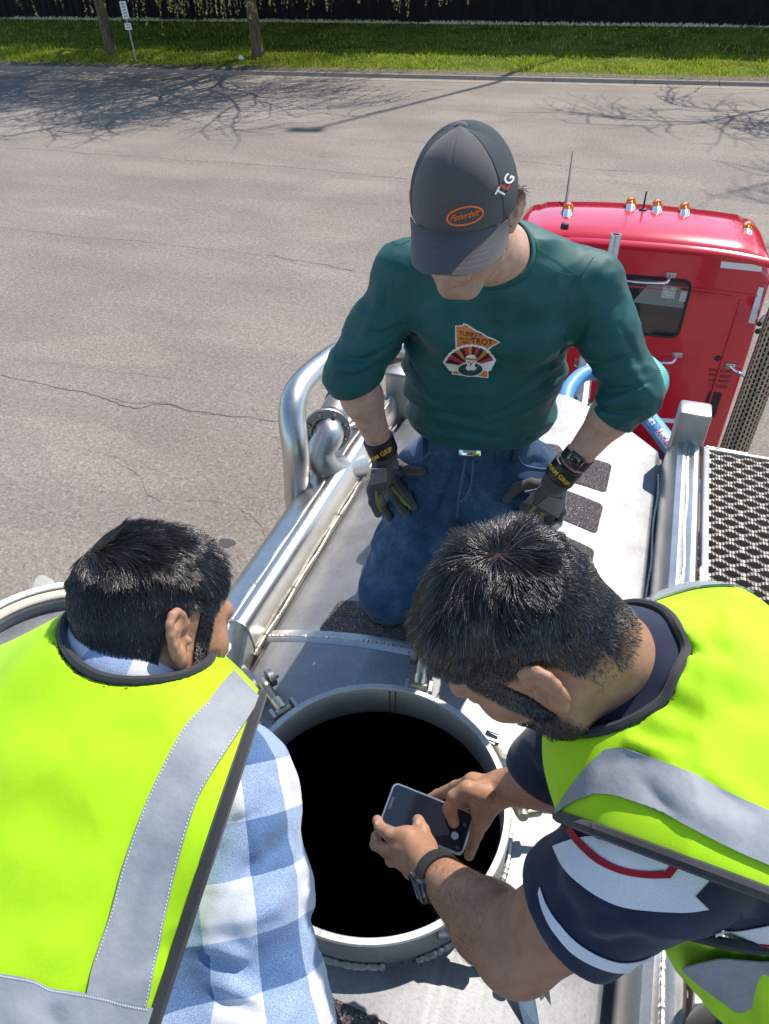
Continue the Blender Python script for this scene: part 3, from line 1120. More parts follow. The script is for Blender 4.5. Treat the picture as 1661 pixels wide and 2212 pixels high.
# anti-slip pads stuck on the deck
def pad(corners, r=0.02, n=5):
    P = [on_deck(x, y)[:2] for x, y in corners]
    out = []
    for i in range(len(P)):
        a, b, c = P[i - 1], P[i], P[(i + 1) % len(P)]
        u, w = unit(a - b), unit(c - b)
        p0, p1 = b + u * r, b + w * r
        for t in np.linspace(0, 1, n):
            out.append((1 - t) ** 2 * p0 + 2 * t * (1 - t) * b + t * t * p1)
    seg = []
    for i in range(len(out)):
        for t in np.linspace(0, 1, 9)[:-1] if i % n == n - 1 else (0.0,):
            seg.append(out[i] + (out[(i + 1) % len(out)] - out[i]) * t)
    out = np.array(seg)
    cc = out.mean(0)
    rings = [cc + (out - cc) * s for s in (1.0, 0.97, 0.8, 0.6, 0.4, 0.2)]
    v, f = [], []
    for k, rg in enumerate(rings):
        for x, y in rg:
            v.append((x, y, deck(x) + (0.0006 if k == 0 else 0.0022)))
    m_ = len(out)
    for k in range(5):
        for i in range(m_):
            f.append([k * m_ + i, k * m_ + (i + 1) % m_, (k + 1) * m_ + (i + 1) % m_, (k + 1) * m_ + i])
    v.append((cc[0], cc[1], deck(cc[0]) + .0022))
    f += [[5 * m_ + i, 5 * m_ + (i + 1) % m_, len(v) - 1] for i in range(m_)]
    return put('grip_pad', v, f, GRIP, TR)
pad([(1130, 955), (1207, 961), (1232, 1000), (1120, 1000)])
pad([(1160, 965), (1322, 1003), (1309, 1066), (1140, 1020)])
pad([(1130, 1030), (1304, 1091), (1288, 1155), (1100, 1085)])
pad([(1100, 1110), (1285, 1188), (1277, 1228), (1265, 1260), (1080, 1170)])
pad([(732, 1297), (1020, 1330), (1003, 1436), (678, 1376)], 0.018)
pad([(690, 2140), (730, 2160), (850, 2216), (900, 2330), (640, 2330)], 0.018)

# open hatch lid leaning at the left
BE = math.radians(18)
LU = np.array([-math.cos(BE), 0, math.sin(BE)])
LN = np.array([math.sin(BE), 0, math.cos(BE)])
LC = np.array([-.36, -.033, 3.72]) + LU * .358
ML = frame(LC, -LU, LN)
lid = MB().lathe([(.001, .02), (.12, .014), (.22, -.002), (.268, -.020), (.276, -.022), (.280, .004), (.286, .010)], 96, ML).build('hatch_lid', ALU, TR)
MB().lathe([(.286, .009), (.286, .014), (.290, .017), (.306, .017), (.309, .013), (.309, .004)], 96, ML).build('gasket', GASKET, lid)
MB().lathe([(.309, .004), (.309, .019), (.312, .021), (.326, .021), (.329, .018), (.329, -.03), (.30, -.04), (.001, -.06)], 96, ML).build('lid_rim', ALU_CAST, lid)
for a in (0.35, 0.95, 1.55, 1.80, 2.20, 2.45, 3.4, 4.4, 5.3):
    Ma = ML @ frame((math.cos(a) * .326, math.sin(a) * .326, 0), (math.cos(a), math.sin(a), 0), (0, 0, 1))
    lug = MB().prism([(-.01, -.028), (.02, -.026), (.040, -.012), (.046, .0), (.036, .012), (.030, .016), (.006, .030), (-.01, .03)], .022, Ma, -.016).build('lid_lug', LUG, lid, False)
# swing bolts round the hatch
def swing_bolt(name, p_in, p_out, brass=BRASS, rollers=True):
    p_in, p_out = np.asarray(p_in), np.asarray(p_out)
    d = unit(p_out - p_in)
    s = unit(np.cross(d, ZZ))
    L = np.linalg.norm(p_out - p_in)
    rod = MB()
    n = 40
    ts = np.linspace(0, 1, n)
    rod.tube([p_in + d * L * t for t in ts], np.where((ts > .35) & (ts < .8), .0125 + .0014 * (np.arange(n) % 2), .0160), 14)
    rod.tube([p_in - s * .02, p_in + s * .02], .010, 10)
    r = rod.build(name, brass, TR)
    for k in (-1, 1):
        M_ = frame(p_in + s * .030 * k, d, ZZ)
        MB().prism([(-.022, -.03), (.022, -.03), (.018, .010), (.008, .018), (-.022, .016)], .009, M_ @ np.array([[1, 0, 0, 0], [0, 0, -1, .0045], [0, 1, 0, 0], [0, 0, 0, 1.0]])).build('bolt_lug', ALU_CAST, r, False)
    if rollers:
        for k in (-1, 1):
            c = p_out + s * .026 * k
            MB().tube([c - s * .0095, c - s * .0075, c + s * .0075, c + s * .0095], [.020, .0245, .0245, .020], 20).build('roller', STEELD, r)
        MB().cyl(p_out - s * .042, p_out + s * .046, .0085, 10).build('pivot_pin', STEELD, r)
    return r
b1 = swing_bolt('swing_bolt', on_deck(612, 1535, .045), on_deck(566, 1474, .05))
pl = MB()
pa, pb_ = on_deck(508, 1442, .012), on_deck(560, 1500, .012)
Mp = frame((pa + pb_) / 2, pb_ - pa, ZZ)
Lh = np.linalg.norm(pb_ - pa) / 2
pl.prism([(-Lh, -.012), (-Lh + .012, -.020), (Lh, -.024), (Lh + .005, 0), (Lh, .024), (-Lh + .012, .020), (-Lh, .012)], .012, Mp)
pl.build('bolt_plate', STEELD, b1, False)
MB().cyl(on_deck(514, 1450, .02), on_deck(514, 1450, .028), .006, 8).build('pivot_pin', STEELD, b1)
b2 = swing_bolt('swing_bolt', on_deck(905, 1483, .05), on_deck(915, 1418, .05))
# plates and dark shims left of the hatch
mb = MB()
for px, py, w in ((505, 1490, .05), (512, 1540, .06), (540, 1570, .035)):
    p = on_deck(px, py, .008)
    mb.prism([(-w, -.016), (w * .4, -.02), (w, 0), (w * .5, .016), (-w, .014)], .012, frame(p, cv(1, 0.1, 0), ZZ))
mb.build('hinge_plate', STEELD, TR, False)
# slotted lock tab on the right of the hatch
p = on_deck(1062, 1590, .006)
tb_ = frame(p, onz(1085, 1600, 3.6) - onz(1045, 1585, 3.6), ZZ)
sl = MB()
sl.box((-.020, 0, .004), (.008, .032, .006), tb_).box((.020, 0, .004), (.008, .032, .006), tb_).box((0, -.013, .004), (.034, .007, .0055), tb_).box((0, .012, .004), (.034, .009, .0055), tb_)
sl.build('lock_tab', ALU_CAST, TR, False)
# right-hand bolts: brass post with plate, tee handle
r3 = MB().cyl(on_deck(1070, 1625, .02), on_deck(1083, 1652, .075), .016, 18).build('swing_bolt', BRASS, TR)
MB().lathe([(.0165, 0), (.0175, .003), (.0165, .006), (.001, .006)], 18, frame(on_deck(1070, 1624, .02), cv(1, 0, 0), cv(-.3, .9, .2))).build('bolt_cap', STEELD, r3)
MB().box((.02, 0, 0), (.075, .022, .012), frame(on_deck(1090, 1640, .045), onz(1135, 1655, 3.66) - onz(1090, 1640, 3.66), ZZ), .003).build('bolt_plate', BRASS, r3)
q0, q1 = on_deck(1104, 1712, .05), on_deck(1126, 1752, .085)
r4 = MB().cyl(q0, q1, .015, 18).build('swing_bolt', BRASS, TR)
q2 = on_deck(1160, 1748, .085)
MB().box((0, 0, 0), (.055, .026, .026), frame((q1 + q2) / 2, q2 - q1, ZZ), .005).build('tee_block', BRASS, r4)
MB().lathe([(.0005, .022), (.011, .022), (.013, .018), (.013, .008), (.016, .006), (.016, 0)], 14, frame(q1 + ZZ * .004, cv(1, 0, 0), cv(0, -.35, -.95))).build('bolt_head', BRASS, r4)
MB().cyl(q2, on_deck(1200, 1752, .085), .0075, 12).build('tee_handle', CHROME, r4)
# bolt at the near right: brass block, nut, chrome link and lever
c0, c1 = on_deck(974, 2003, .055), on_deck(1012, 2002, .060)
r5 = MB().box((0, 0, 0), (.050, .040, .038), frame(at(990, 2000, 1.40), cv(.8, -.6, 0), cv(.2, .3, -1)), .012).build('swing_bolt', ALU_CAST, TR)
MB().lathe([(.001, .022), (.017, .022), (.019, .018), (.019, 0)], 18, frame(at(968, 2006, 1.40), cv(0, 1, 0), cv(-.9, -.35, -.1))).build('bolt_cap', STEELD, r5)
MB().box((0, 0, 0), (.044, .030, .028), frame(at(1022, 2038, 1.40), cv(.75, -.65, 0), cv(.2, .3, -1)), .004).build('nut', BRASS, r5)
lk = spline([at(1036, 2050, 1.41), at(1060, 2080, 1.42), at(1068, 2097, 1.42), at(1080, 2098, 1.42), at(1092, 2086, 1.42), at(1112, 2068, 1.42)], 6)
MB().tube(lk, .0085, 12).build('link', CHROME, r5)
ly = [at(1100, 2062, 1.40), at(1126, 2072, 1.39), at(1150, 2120, 1.38), at(1168, 2230, 1.36), at(1138, 2235, 1.36), at(1118, 2160, 1.38), at(1098, 2100, 1.40)]
Lp = np.array(ly)
MB().add(np.vstack([Lp, Lp - cv(0, .2, -1) * .012]), [list(range(7)), list(range(13, 6, -1))] + [[(i + 1) % 7, i, 7 + i, 7 + (i + 1) % 7] for i in range(7)]).build('lever', ALU_CAST, r5, False)
MB().lathe([(.001, .006), (.012, .006), (.014, .003), (.014, -.01)], 16, frame(at(1110, 2088, 1.39), cv(1, 0, 0), cv(0, .2, -1))).build('pivot_pin', STEELD, r5)
lp2 = np.array([at(1160, 2085, 1.43), at(1182, 2090, 1.42), at(1196, 2230, 1.39), at(1176, 2235, 1.38)])
MB().add(np.vstack([lp2, lp2 - cv(0, .2, -1) * .012]), [[0, 1, 2, 3], [7, 6, 5, 4]] + [[(i + 1) % 4, i, 4 + i, 4 + (i + 1) % 4] for i in range(4)]).build('lever', ALU_CAST, r5, False)
p = on_deck(1096, 1935, .004)
MB().lathe([(.001, .02), (.014, .02), (.016, .016), (.016, 0)], 14, frame(p, (1, 0, 0), ZZ)).build('plug', BLACK, TR)
# running gear under the tank, plain
for y in (-6.2, -5.0):
    for s in (-1, 1):
        w = MB().lathe([(.20, -.24), (.48, -.24), (.52, -.20), (.52, .0), (.48, .04), (.20, .04)], 32, frame((s * 1.0, y, .52), (0, 1, 0), (s, 0, 0))).build('wheel', BLACK, TR)
        MB().lathe([(.001, -.02), (.12, .02), (.20, .0), (.20, -.1)], 24, frame((s * 1.0, y, .52), (0, 1, 0), (s, 0, 0))).build('wheel_rim', CHROME, w)
MB().box((0, -5.6, 1.1), (1.2, 2.6, .5), None, .03).build('subframe', STEELD, TR)
for s in (-.6, .6):
    MB().box((s, 0.2, .75), (.14, .14, 1.4), None, .01).build('landing_leg', STEELD, TR)
# ------------------------------------------------------------------ tractor unit in front of the tank
RED = Mat('red_paint')
RED.set(Roughness=0.22, Coat_Weight=0.8, Coat_Roughness=0.05)
RED.color(RED.ramp(RED.noise(3, 4), [(0.35, (0.56, 0.010, 0.026)), (0.7, (0.66, 0.016, 0.038))]))
RED = RED.m
WHITEP = basic('reflective_tape', (0.78, 0.78, 0.77), 0.45, var=0.08, vs=18)
GLASSD = basic('tinted_glass', (0.012, 0.016, 0.018), 0.04, var=0.2, spec=0.9)
AMBER = Mat('amber_lens')
AMBER.set(Base_Color=(0.9, 0.20, 0.01, 1), Roughness=0.15, Transmission_Weight=0.35)
AMBER = AMBER.m
PRINTB = basic('black_print', (0.02, 0.012, 0.012), 0.6)
yaw = math.radians(4.2)
CX_ = np.array([math.cos(yaw), math.sin(yaw), 0.0])
CY_ = np.array([-math.sin(yaw), math.cos(yaw), 0.0])
CO = np.array([0.27, 5.0, 0.0])
MC = frame(CO, CX_, ZZ)
CAB = thing('tractor_unit', (0.27, 5.0, 0.0), 'red tractor cab with five amber roof lights ahead of the tank', 'truck')
def cabw(x, y, z):
    return CO + CX_ * x + CY_ * y + ZZ * z
def oncab(px, py, off=0.0):
    d = FW + CR * ((px - CX) / F_PX) + CU * ((CY - py) / F_PX)
    t = ((CO + CY_ * off - CAM) @ CY_) / (d @ CY_)
    p = CAM + d * t - CO
    return p @ CX_, p[2]
ROOF = 3.335
HWD = 0.985
def section(y, inset, zr, bot=1.15):
    hw = HWD - inset
    pts = []
    cr = 0.16
    for x, z in [(-hw, bot), (-hw, bot + .5), (-hw + .004, 2.4), (-hw + .02, zr - cr - .05)]:
        pts.append((x, z))
    for a in np.linspace(math.pi, math.pi / 2, 9):
        pts.append((-hw + .03 + cr + cr * math.cos(a), zr - cr + cr * math.sin(a) - 0.055))
    for x in np.linspace(-hw + .24, hw - .24, 15):
        pts.append((x, zr - 0.055 * (x / hw) ** 2))
    for a in np.linspace(math.pi / 2, 0, 9):
        pts.append((hw - .03 - cr + cr * math.cos(a), zr - cr + cr * math.sin(a) - 0.055))
    for x, z in [(hw - .02, zr - cr - .05), (hw - .004, 2.4), (hw, bot + .5), (hw, bot)]:
        pts.append((x, z))
    return [cabw(x, y, z) for x, z in pts]
secs = [section(0.0, .03, ROOF - .10), section(.004, .012, ROOF - .085), section(.03, .0, ROOF - .05), section(.09, 0, ROOF - .02), section(.2, 0, ROOF), section(.55, 0, ROOF + .012), section(.78, 0, ROOF - .0), section(.95, .01, ROOF - .10), section(1.15, .03, ROOF - .42), section(1.3, .04, ROOF - .8, 1.15)]
mb = MB().sheet(secs)
s0 = secs[0]
n = len(s0)
mb.add(s0, [list(range(n))])
mb.build('cab_body', RED, CAB, crease=50)
# roof cap lip over the rear wall and the pressed seams below it
lip = []
for y, z in [(0.02, -.045), (-.022, -.055), (-.034, -.068), (-.034, -.080), (-.024, -.098), (-.004, -.105)]:
    lip.append([cabw(x, y, ROOF + z - .055 * abs(x / .93) ** 3) for x in np.linspace(-.93, .93, 30)])
MB().sheet(lip[::-1]).build('roof_lip', RED, CAB)
for z0, x0, x1 in ((2.985, -.9, .9), (2.955, -.9, .74)):
    MB().tube([cabw(x, -.004, z0 - .02 * abs(x / .93) ** 3) for x in np.linspace(x0, x1, 20)], .006, 8).build('pressed_seam', RED, CAB)
MB().box((.80, -.006, 2.05), (.018, .02, 1.75), MC, .006).build('corner_seam', RED, CAB)
# rear window
tr_, br_ = oncab(1500, 606), oncab(1481, 729)
x1, z1, z0 = tr_[0] - .005, oncab(1420, 598)[1], oncab(1420, 728)[1]
x0 = oncab(1322, 600)[0] - .28
def rrect(x0, z0, x1, z1, r, n=6):
    out = []
    for cx, cz, a in ((x1 - r, z1 - r, 0), (x0 + r, z1 - r, 90), (x0 + r, z0 + r, 180), (x1 - r, z0 + r, 270)):
        for t in np.linspace(0, 90, n):
            out.append((cx + r * math.cos(math.radians(a + t)), cz + r * math.sin(math.radians(a + t))))
    return out
XZ = MC @ np.array([[1, 0, 0, 0], [0, 0, -1, 0], [0, 1, 0, 0], [0, 0, 0, 1.0]])     # local (x, z, outward)
win = MB()
o, i_ = rrect(x0, z0, x1, z1, .07), rrect(x0 + .022, z0 + .022, x1 - .022, z1 - .022, .055)
m_ = len(o)
v = [(x, z, .004) for x, z in o] + [(x, z, .014) for x, z in rrect(x0 + .006, z0 + .006, x1 - .006, z1 - .006, .065)] + [(x, z, .012) for x, z in i_] + [(x, z, .004) for x, z in i_]
f = [[k * m_ + i, k * m_ + (i + 1) % m_, (k + 1) * m_ + (i + 1) % m_, (k + 1) * m_ + i] for k in range(3) for i in range(m_)]
w_ = win.add(v, f, XZ).build('window', BLACK, CAB)
MB().add([(x, z, .006) for x, z in i_], [list(range(m_))], XZ).build('window_glass', GLASSD, w_, False)
# shelf edge and paper labels seen through the pane, printed notices behind the glass
GREYI = basic('cab_lining', (0.20, 0.21, 0.20), 0.6)
a = oncab(1365, 652); b = oncab(1478, 668); t_ = oncab(1478, 622)
MB().add([(a[0], a[1], .0075), (b[0], b[1] + .01, .0075), (t_[0] - .03, t_[1] + .01, .0075), (a[0] + .1, t_[1] + .02, .0075)], [[0, 1, 2, 3]], XZ).build('headliner', GREYI, w_, False)
for (ax, ay), (bx, by) in (((1427, 620), (1462, 642)), ((1466, 628), (1488, 650)), ((1440, 617), (1456, 622))):
    a, b = oncab(ax, by), oncab(bx, ay)
    MB().add([(a[0], a[1], .009), (b[0], a[1], .009), (b[0], b[1], .009), (a[0], b[1], .009)], [[0, 1, 2, 3]], XZ).build('paper_label', basic('paper', (0.42, 0.45, 0.42), 0.7, vs=60, var=.25), w_, False)
# white reflective tape
def tape(pts, th=.0025):
    P = [oncab(x, y) for x, y in pts]
    MB().prism(P, th, XZ, .0005).build('tape_strip', WHITEP, CAB, False)
tape([(1556, 578), (1645, 587), (1646, 574), (1558, 564)])
tape([(1616, 697), (1630, 699), (1650, 622), (1639, 620)])
tape([(1428, 912), (1459, 914), (1459, 905), (1428, 903)])
# grab handles
def handle(path, brackets):
    h = MB().tube(spline([cabw(*(oncab(x, y)[0], -off, oncab(x, y)[1])) for x, y, off in path], 6), .0125, 12).build('grab_handle', CHROME, CAB)
    for x, y in brackets:
        q = oncab(x, y)
        MB().box((q[0], q[1], .006), (.075, .045, .012), XZ, .005).build('bracket', ALU_CAST, h)
handle([(1337, 600, .05), (1380, 604, .06), (1425, 605, .06), (1441, 603, .05), (1447, 595, .005)], [(1449, 594)])
handle([(1380, 774, .06), (1420, 776, .06), (1447, 776, .06), (1456, 772, .05), (1461, 766, .005)], [(1463, 766)])
handle([(1578, 790, .005), (1590, 797, .05), (1606, 803, .07), (1610, 815, .07), (1602, 860, .07), (1590, 908, .07)], [(1577, 790)])
for px, py, r in ((1249, 784, .035), (1434, 808, .042)):
    q = oncab(px, py)
    MB().lathe([(.0005, .012), (r * .8, .012), (r * .85, .018), (r, .018), (r, .0)], 28, XZ @ tr(q[0], q[1], 0)).build('round_vent', CHROME, CAB)
q = oncab(1550, 774)
MB().lathe([(.0005, .012), (.02, .010), (.024, .0)], 14, XZ @ tr(q[0], q[1], 0)).build('plug', BLACK, CAB)
o = rrect(*oncab(1514, 899), *oncab(1560, 849), .02)
MB().prism(o, .008, XZ).build('vent_panel', BLACK, CAB, False)

def text_mesh(body, size, bold=0.0, spacing=1.0):
    cu = bpy.data.curves.new('lettering', 'FONT')
    cu.body = body
    cu.size = size
    cu.align_x = 'CENTER'
    cu.align_y = 'CENTER'
    cu.offset = bold
    cu.space_character = spacing
    cu.resolution_u = 4
    ob = bpy.data.objects.new('lettering', cu)
    col.objects.link(ob)
    dg = bpy.context.evaluated_depsgraph_get()
    me = bpy.data.meshes.new_from_object(ob.evaluated_get(dg))
    V = np.array([list(v.co) for v in me.vertices])
    Fc = [list(p.vertices) for p in me.polygons]
    bpy.data.objects.remove(ob)
    bpy.data.meshes.remove(me)
    bpy.data.curves.remove(cu)
    return V, Fc
mb = MB()
for k, s in enumerate(('EXHAUST', 'PIPE HOT', 'DO NOT', 'TOUCH')):
    V, Fc = text_mesh(s, .036, .0006, 1.15)
    q = oncab(1556 - k * 2, 801 + k * 11)
    mb.add(V, Fc, XZ @ tr(q[0], q[1], .003))
mb.build('lettering', PRINTB, CAB, False)

# roof marker lights
RN = 0
for px, py in ((1226, 458), (1361, 451), (1418, 456), (1478, 461), (1617, 486)):
    p = onz(px, py, ROOF + .0)
    loc = p - CO
    xl, yl = loc @ CX_, loc @ CY_
    zl = ROOF + .006 - .055 * (xl / HWD) ** 2 - (.03 if abs(xl) > .75 else 0)
    M_ = frame(cabw(xl, yl, zl), -CY_, ZZ + CX_ * (0.22 if xl > .75 else (-.22 if xl < -.6 else 0)))
    bd = MB()
    rows = []
    for t in np.linspace(0, 1, 9):
        x = .10 - .20 * t
        w = .047 * math.sin(math.pi * min(1, .10 + .62 * t)) ** .7
        h = .056 * math.sin(math.pi * min(1, .04 + .60 * t)) ** 1.0
        rows.append([(x, w * math.cos(a), h * math.sin(a) - .004) for a in np.linspace(0, math.pi, 13)])
    bd.sheet(rows, 0)
    m = bd.add(M=None, v=[], f=[])
    base = MB().add(bd.v, bd.f, M_).build('marker_light', CHROME, CAB)
    rows = []
    for t in np.linspace(0, 1, 9):
        a2 = t * math.pi / 2
        rows.append([(-.045 - .105 * math.sin(a2), .047 * math.cos(a2) * math.cos(a) + 0, (.074 * math.cos(a2) + .0) * math.sin(a) - .004) for a in np.linspace(0, math.pi, 13)])
    rows = [[(-.005, y * 1.0, z * 1.04) for x, y, z in rows[0]]] + [[(x + .0, y * 1.03, z * 1.04) for x, y, z in r] for r in rows]
    MB().add(MB().sheet(rows).v, MB().sheet(rows).f, M_).build('lens', AMBER, base)
def on_roof(px, py):
    p = onz(px, py, ROOF)
    return p
a = on_roof(1222, 446)
MB().tube([a, at(1237, 328, 6.25)], [.011, .006], 8).build('antenna', BLACK, CAB)
a = on_roof(1388, 456)
an = MB().tube([a, a + ZZ * .15], [.008, .006], 8).build('antenna', BLACK, CAB)
MB().lathe([(.001, .025), (.03, .02), (.04, 0)], 14, tr(*a)).build('antenna_base', BLACK, an)
a = on_roof(1219, 494)
MB().lathe([(.001, .045), (.028, .04), (.032, 0)], 14, tr(*a)).build('roof_plug', BLACK, CAB)

# exhaust stack in its perforated shield on the right
ME = Mat('perforated_shield')
ME.set(Metallic=0.9, Roughness=0.45)
br = ME.n('ShaderNodeTexBrick', offset=0.5)
br.inputs['Scale'].default_value = 1.0
br.inputs['Mortar Size'].default_value = 0.13
br.inputs['Mortar Smooth'].default_value = 0.0
br.inputs['Brick Width'].default_value = 1.0
br.inputs['Row Height'].default_value = 0.5
uv = ME.n('ShaderNodeUVMap')
mp = ME.n('ShaderNodeMapping')
mp.inputs['Scale'].default_value = (48, 11, 1)
ME.link(uv.outputs[0], mp.inputs[0])
sw = ME.n('ShaderNodeSeparateXYZ')
ME.link(mp.outputs[0], sw.inputs[0])
cb = ME.n('ShaderNodeCombineXYZ')
ME.link(sw.outputs[0], cb.inputs[0])
ME.link(sw.outputs[1], cb.inputs[1])
ME.link(cb.outputs[0], br.inputs['Vector'])
hole = ME.ramp(br.outputs['Fac'], [(0.4, (0.0, 0.0, 0.0)), (0.6, (1, 1, 1))])
ME.color(ME.mix(hole, (0.012, 0.011, 0.010), (0.42, 0.37, 0.30)))
e0, e1 = at(1601, 925, 4.62), at(1672, 655, 5.45)
ed = unit(e1 - e0)
e0v = np.array([e0[0], e0[1], 1.5])
e1v = np.array([e0[0], e0[1], 3.9])
e1v = e0 + ZZ * 1.35 + CX_ * .04 + CY_ * .10
e0 = e0 - ZZ * 0.25
rows, uvs = [], []
for i in range(41):
    t = i / 40
    c = e0 + (e1v - e0) * t
    rows.append([c + .085 * (math.cos(a) * CX_ + math.sin(a) * CY_) for a in np.linspace(0, 2 * math.pi, 33)])
st = MB().sheet(rows).build('exhaust_stack', ME.m, CAB)
ul = st.data.uv_layers.new(name='UVMap')
nv = 33
for l in st.data.loops:
    i, j = divmod(l.vertex_index, nv)
    ul.data[l.index].uv = (i / 40.0, j / 32.0)
MB().cyl(e0, e1v, .07, 20).build('exhaust_pipe', STEELD, st)
for t in (.33, .62):
    c = e0 + (e1v - e0) * t - CY_ * .086 - CX_ * .01
    MB().lathe([(.001, .01), (.012, .01), (.014, 0)], 10, frame(c, CX_, -CY_)).build('shield_bolt', STEELD, st)
# mirror arms and air lines at the right
MB().tube(spline([at(1640, 700, 5.3), at(1655, 684, 5.4), at(1690, 675, 5.5)], 6), .02, 8).build('mirror_arm', BLACK, CAB)
MB().tube(spline([at(1636, 716, 5.3), at(1652, 712, 5.4), at(1690, 700, 5.5)], 6), .02, 8).build('mirror_arm', BLACK, CAB)
# hood, wheels and frame, mostly hidden by the cab and tank
MB().box((0, 2.2, 1.75), (1.5, 1.9, 1.1), MC, .15).build('hood', RED, CAB)
MB().box((0, -1.5, .85), (.95, 7.0, .28), MC, .02).build('chassis', BLACK, CAB)
MB().box((-.2, -.9, 1.35), (1.9, 1.3, .04), MC, .01).build('deck_plate', BLACK, CAB)
MB().box((0.35, -.62, 1.62), (.6, .35, .4), MC, .03).build('battery_box', BLACK, CAB)
for x, y in ((-1.0, 2.4), (1.0, 2.4), (-.95, -2.2), (.95, -2.2), (-.95, -3.4), (.95, -3.4)):
    s = 1 if x > 0 else -1
    Mw_ = frame(cabw(x, y, .52), CY_, CX_ * s)
    w = MB().lathe([(.20, -.34), (.48, -.34), (.52, -.30), (.52, .0), (.48, .04), (.20, .04)], 32, Mw_).build('wheel', BLACK, CAB)
    MB().lathe([(.001, -.02), (.12, .02), (.20, .0), (.20, -.1)], 24, Mw_).build('wheel_rim', CHROME, w)
# hose mast behind the cab: a tall thin pipe, a stout post
MB().tube([at(1253, 905, 3.6), at(1263, 810, 3.75), at(1270, 760, 3.8)], .037, 8).build('hose_post', ALU_CAST, CAB)
MB().lathe([(.042, -.008), (.045, 0), (.042, .008), (.036, .0)], 16, frame(at(1256, 868, 3.62), (1, 0, 0), ZZ)).build('post_clamp', BLACK, CAB)
a, b = at(1331, 506, 3.72), at(1311, 600, 3.85)
d = unit(b - a)
MB().lathe([(.020, .0), (.026, .0), (.027, .003), (.027, .75), (.020, .75), (.020, 0)], 20, frame(a, CX_, d)).build('vent_pipe', ALU_DULL, CAB)
MB().lathe([(.022, .0), (.032, .0), (.034, .003), (.034, .5), (.022, .5), (.022, 0)], 20, frame(at(1333, 600, 3.8), CX_, d)).build('vent_pipe', ALU_CAST, CAB)

# hoses slung between cab and tank
BLUE = basic('blue_hose_rubber', (0.12, 0.34, 0.66), 0.45, var=.1)
TEAL = basic('teal_hose_rubber', (0.12, 0.50, 0.42), 0.45, var=.1)
hp = spline([at(1190, 990, 3.2), at(1216, 900, 3.3), at(1226, 845, 3.4), at(1262, 808, 3.5), at(1310, 812, 3.5), at(1355, 850, 3.3), at(1390, 890, 3.15), at(1430, 940, 3.0), at(1470, 995, 2.9), at(1500, 1060, 2.95)], 8)
bh = tag(put('hose', *(lambda m: (m.v, m.f))(MB().tube(hp, .036, 18)), BLUE), 'smooth blue hose with a white printed label, slung ahead of the tank', 'hose')
LAB = basic('hose_label', (0.75, 0.80, 0.85), 0.5)
REDP = basic('red_print', (0.5, 0.03, 0.03), 0.5)
BLP = basic('blue_print', (0.03, 0.12, 0.35), 0.5)
def hose_label(i0, i1, halfw, mat, name, body, tmat, size):
    """a printed patch lying on the hose between two path stations, facing up and back"""
    n = 14
    rows, ax = [], []
    for t in np.linspace(i0, i1, n):
        k = min(len(hp) - 2, int(t))
        c = hp[k] + (hp[k + 1] - hp[k]) * (t - k)
        T = unit(hp[k + 1] - hp[k])
        nn = CAM - c
        nn = unit(nn - T * (nn @ T))
        w = np.cross(T, nn)
        ax.append((c, T, nn, w))
    L = np.linalg.norm(ax[-1][0] - ax[0][0])
    def place(s, h, lift):
        q = np.clip(s, 0, 1) * (n - 1)
        k = min(n - 2, int(q))
        c, T, nn, w = [ax[k][z] + (ax[k + 1][z] - ax[k][z]) * (q - k) for z in range(4)]
        a = h / .036
        return c + (.036 + lift) * (math.cos(a) * nn + math.sin(a) * w)
    if mat is not None:
        for s in np.linspace(0, 1, n):
            e = halfw * min(1, .35 + 6 * min(s, 1 - s))
            rows.append([place(s, h, .0012) for h in np.linspace(-e, e, 7)])
        base = MB().sheet(rows).build(name, mat, bh)
    V, Fc = text_mesh(body, size, .0006)
    V = np.array([place(.5 + x / L, -y, .0022) for x, y, z in V])
    put('lettering', V, Fc, tmat, base if mat is not None else bh, False)
hose_label(50.2, 54.2, .017, LAB, 'printed_patch', 'EXCEL', BLP, .042)
hose_label(55.6, 62.0, .020, LAB, 'printed_patch', 'FDA-HEAVY', REDP, .038)
def corrugated(path, r, label):
    P = spline(path, 24)
    L = np.concatenate([[0], np.cumsum(np.linalg.norm(np.diff(P, axis=0), axis=1))])
    s = np.arange(0, L[-1], .003)
    Q = np.stack([np.interp(s, L, P[:, i]) for i in range(3)], -1)
    rr = r * (1 + .06 * np.sin(s / .013 * 2 * math.pi))
    m = MB().tube(Q, rr, 18)
    return tag(put('hose', m.v, m.f, TEAL), label, 'hose')
corrugated([at(1285, 890, 3.3), at(1305, 880, 3.25), at(1370, 868, 3.2), at(1410, 852, 3.2), at(1424, 825, 3.25), at(1412, 800, 3.3), at(1375, 775, 3.4), at(1300, 760, 3.5)], .040, 'ribbed teal hose bulging out behind the kneeling man\'s elbow')
# ------------------------------------------------------------------ people: shared builders
from mathutils.bvhtree import BVHTree

def bvh_of(v, f):
    return BVHTree.FromPolygons([Vector(p) for p in np.asarray(v).tolist()], [list(map(int, q)) for q in np.asarray(f).tolist()] if isinstance(f, np.ndarray) else f)

def merge_bvh(*objs):
    V, Fc = [], []
    for o in objs:
        n = len(V)
        V += [o.matrix_world @ v.co if False else Vector(v.co) + base_loc(o) for v in o.data.vertices]
        Fc += [[i + n for i in p.vertices] for p in o.data.polygons]
    return BVHTree.FromPolygons(V, Fc)

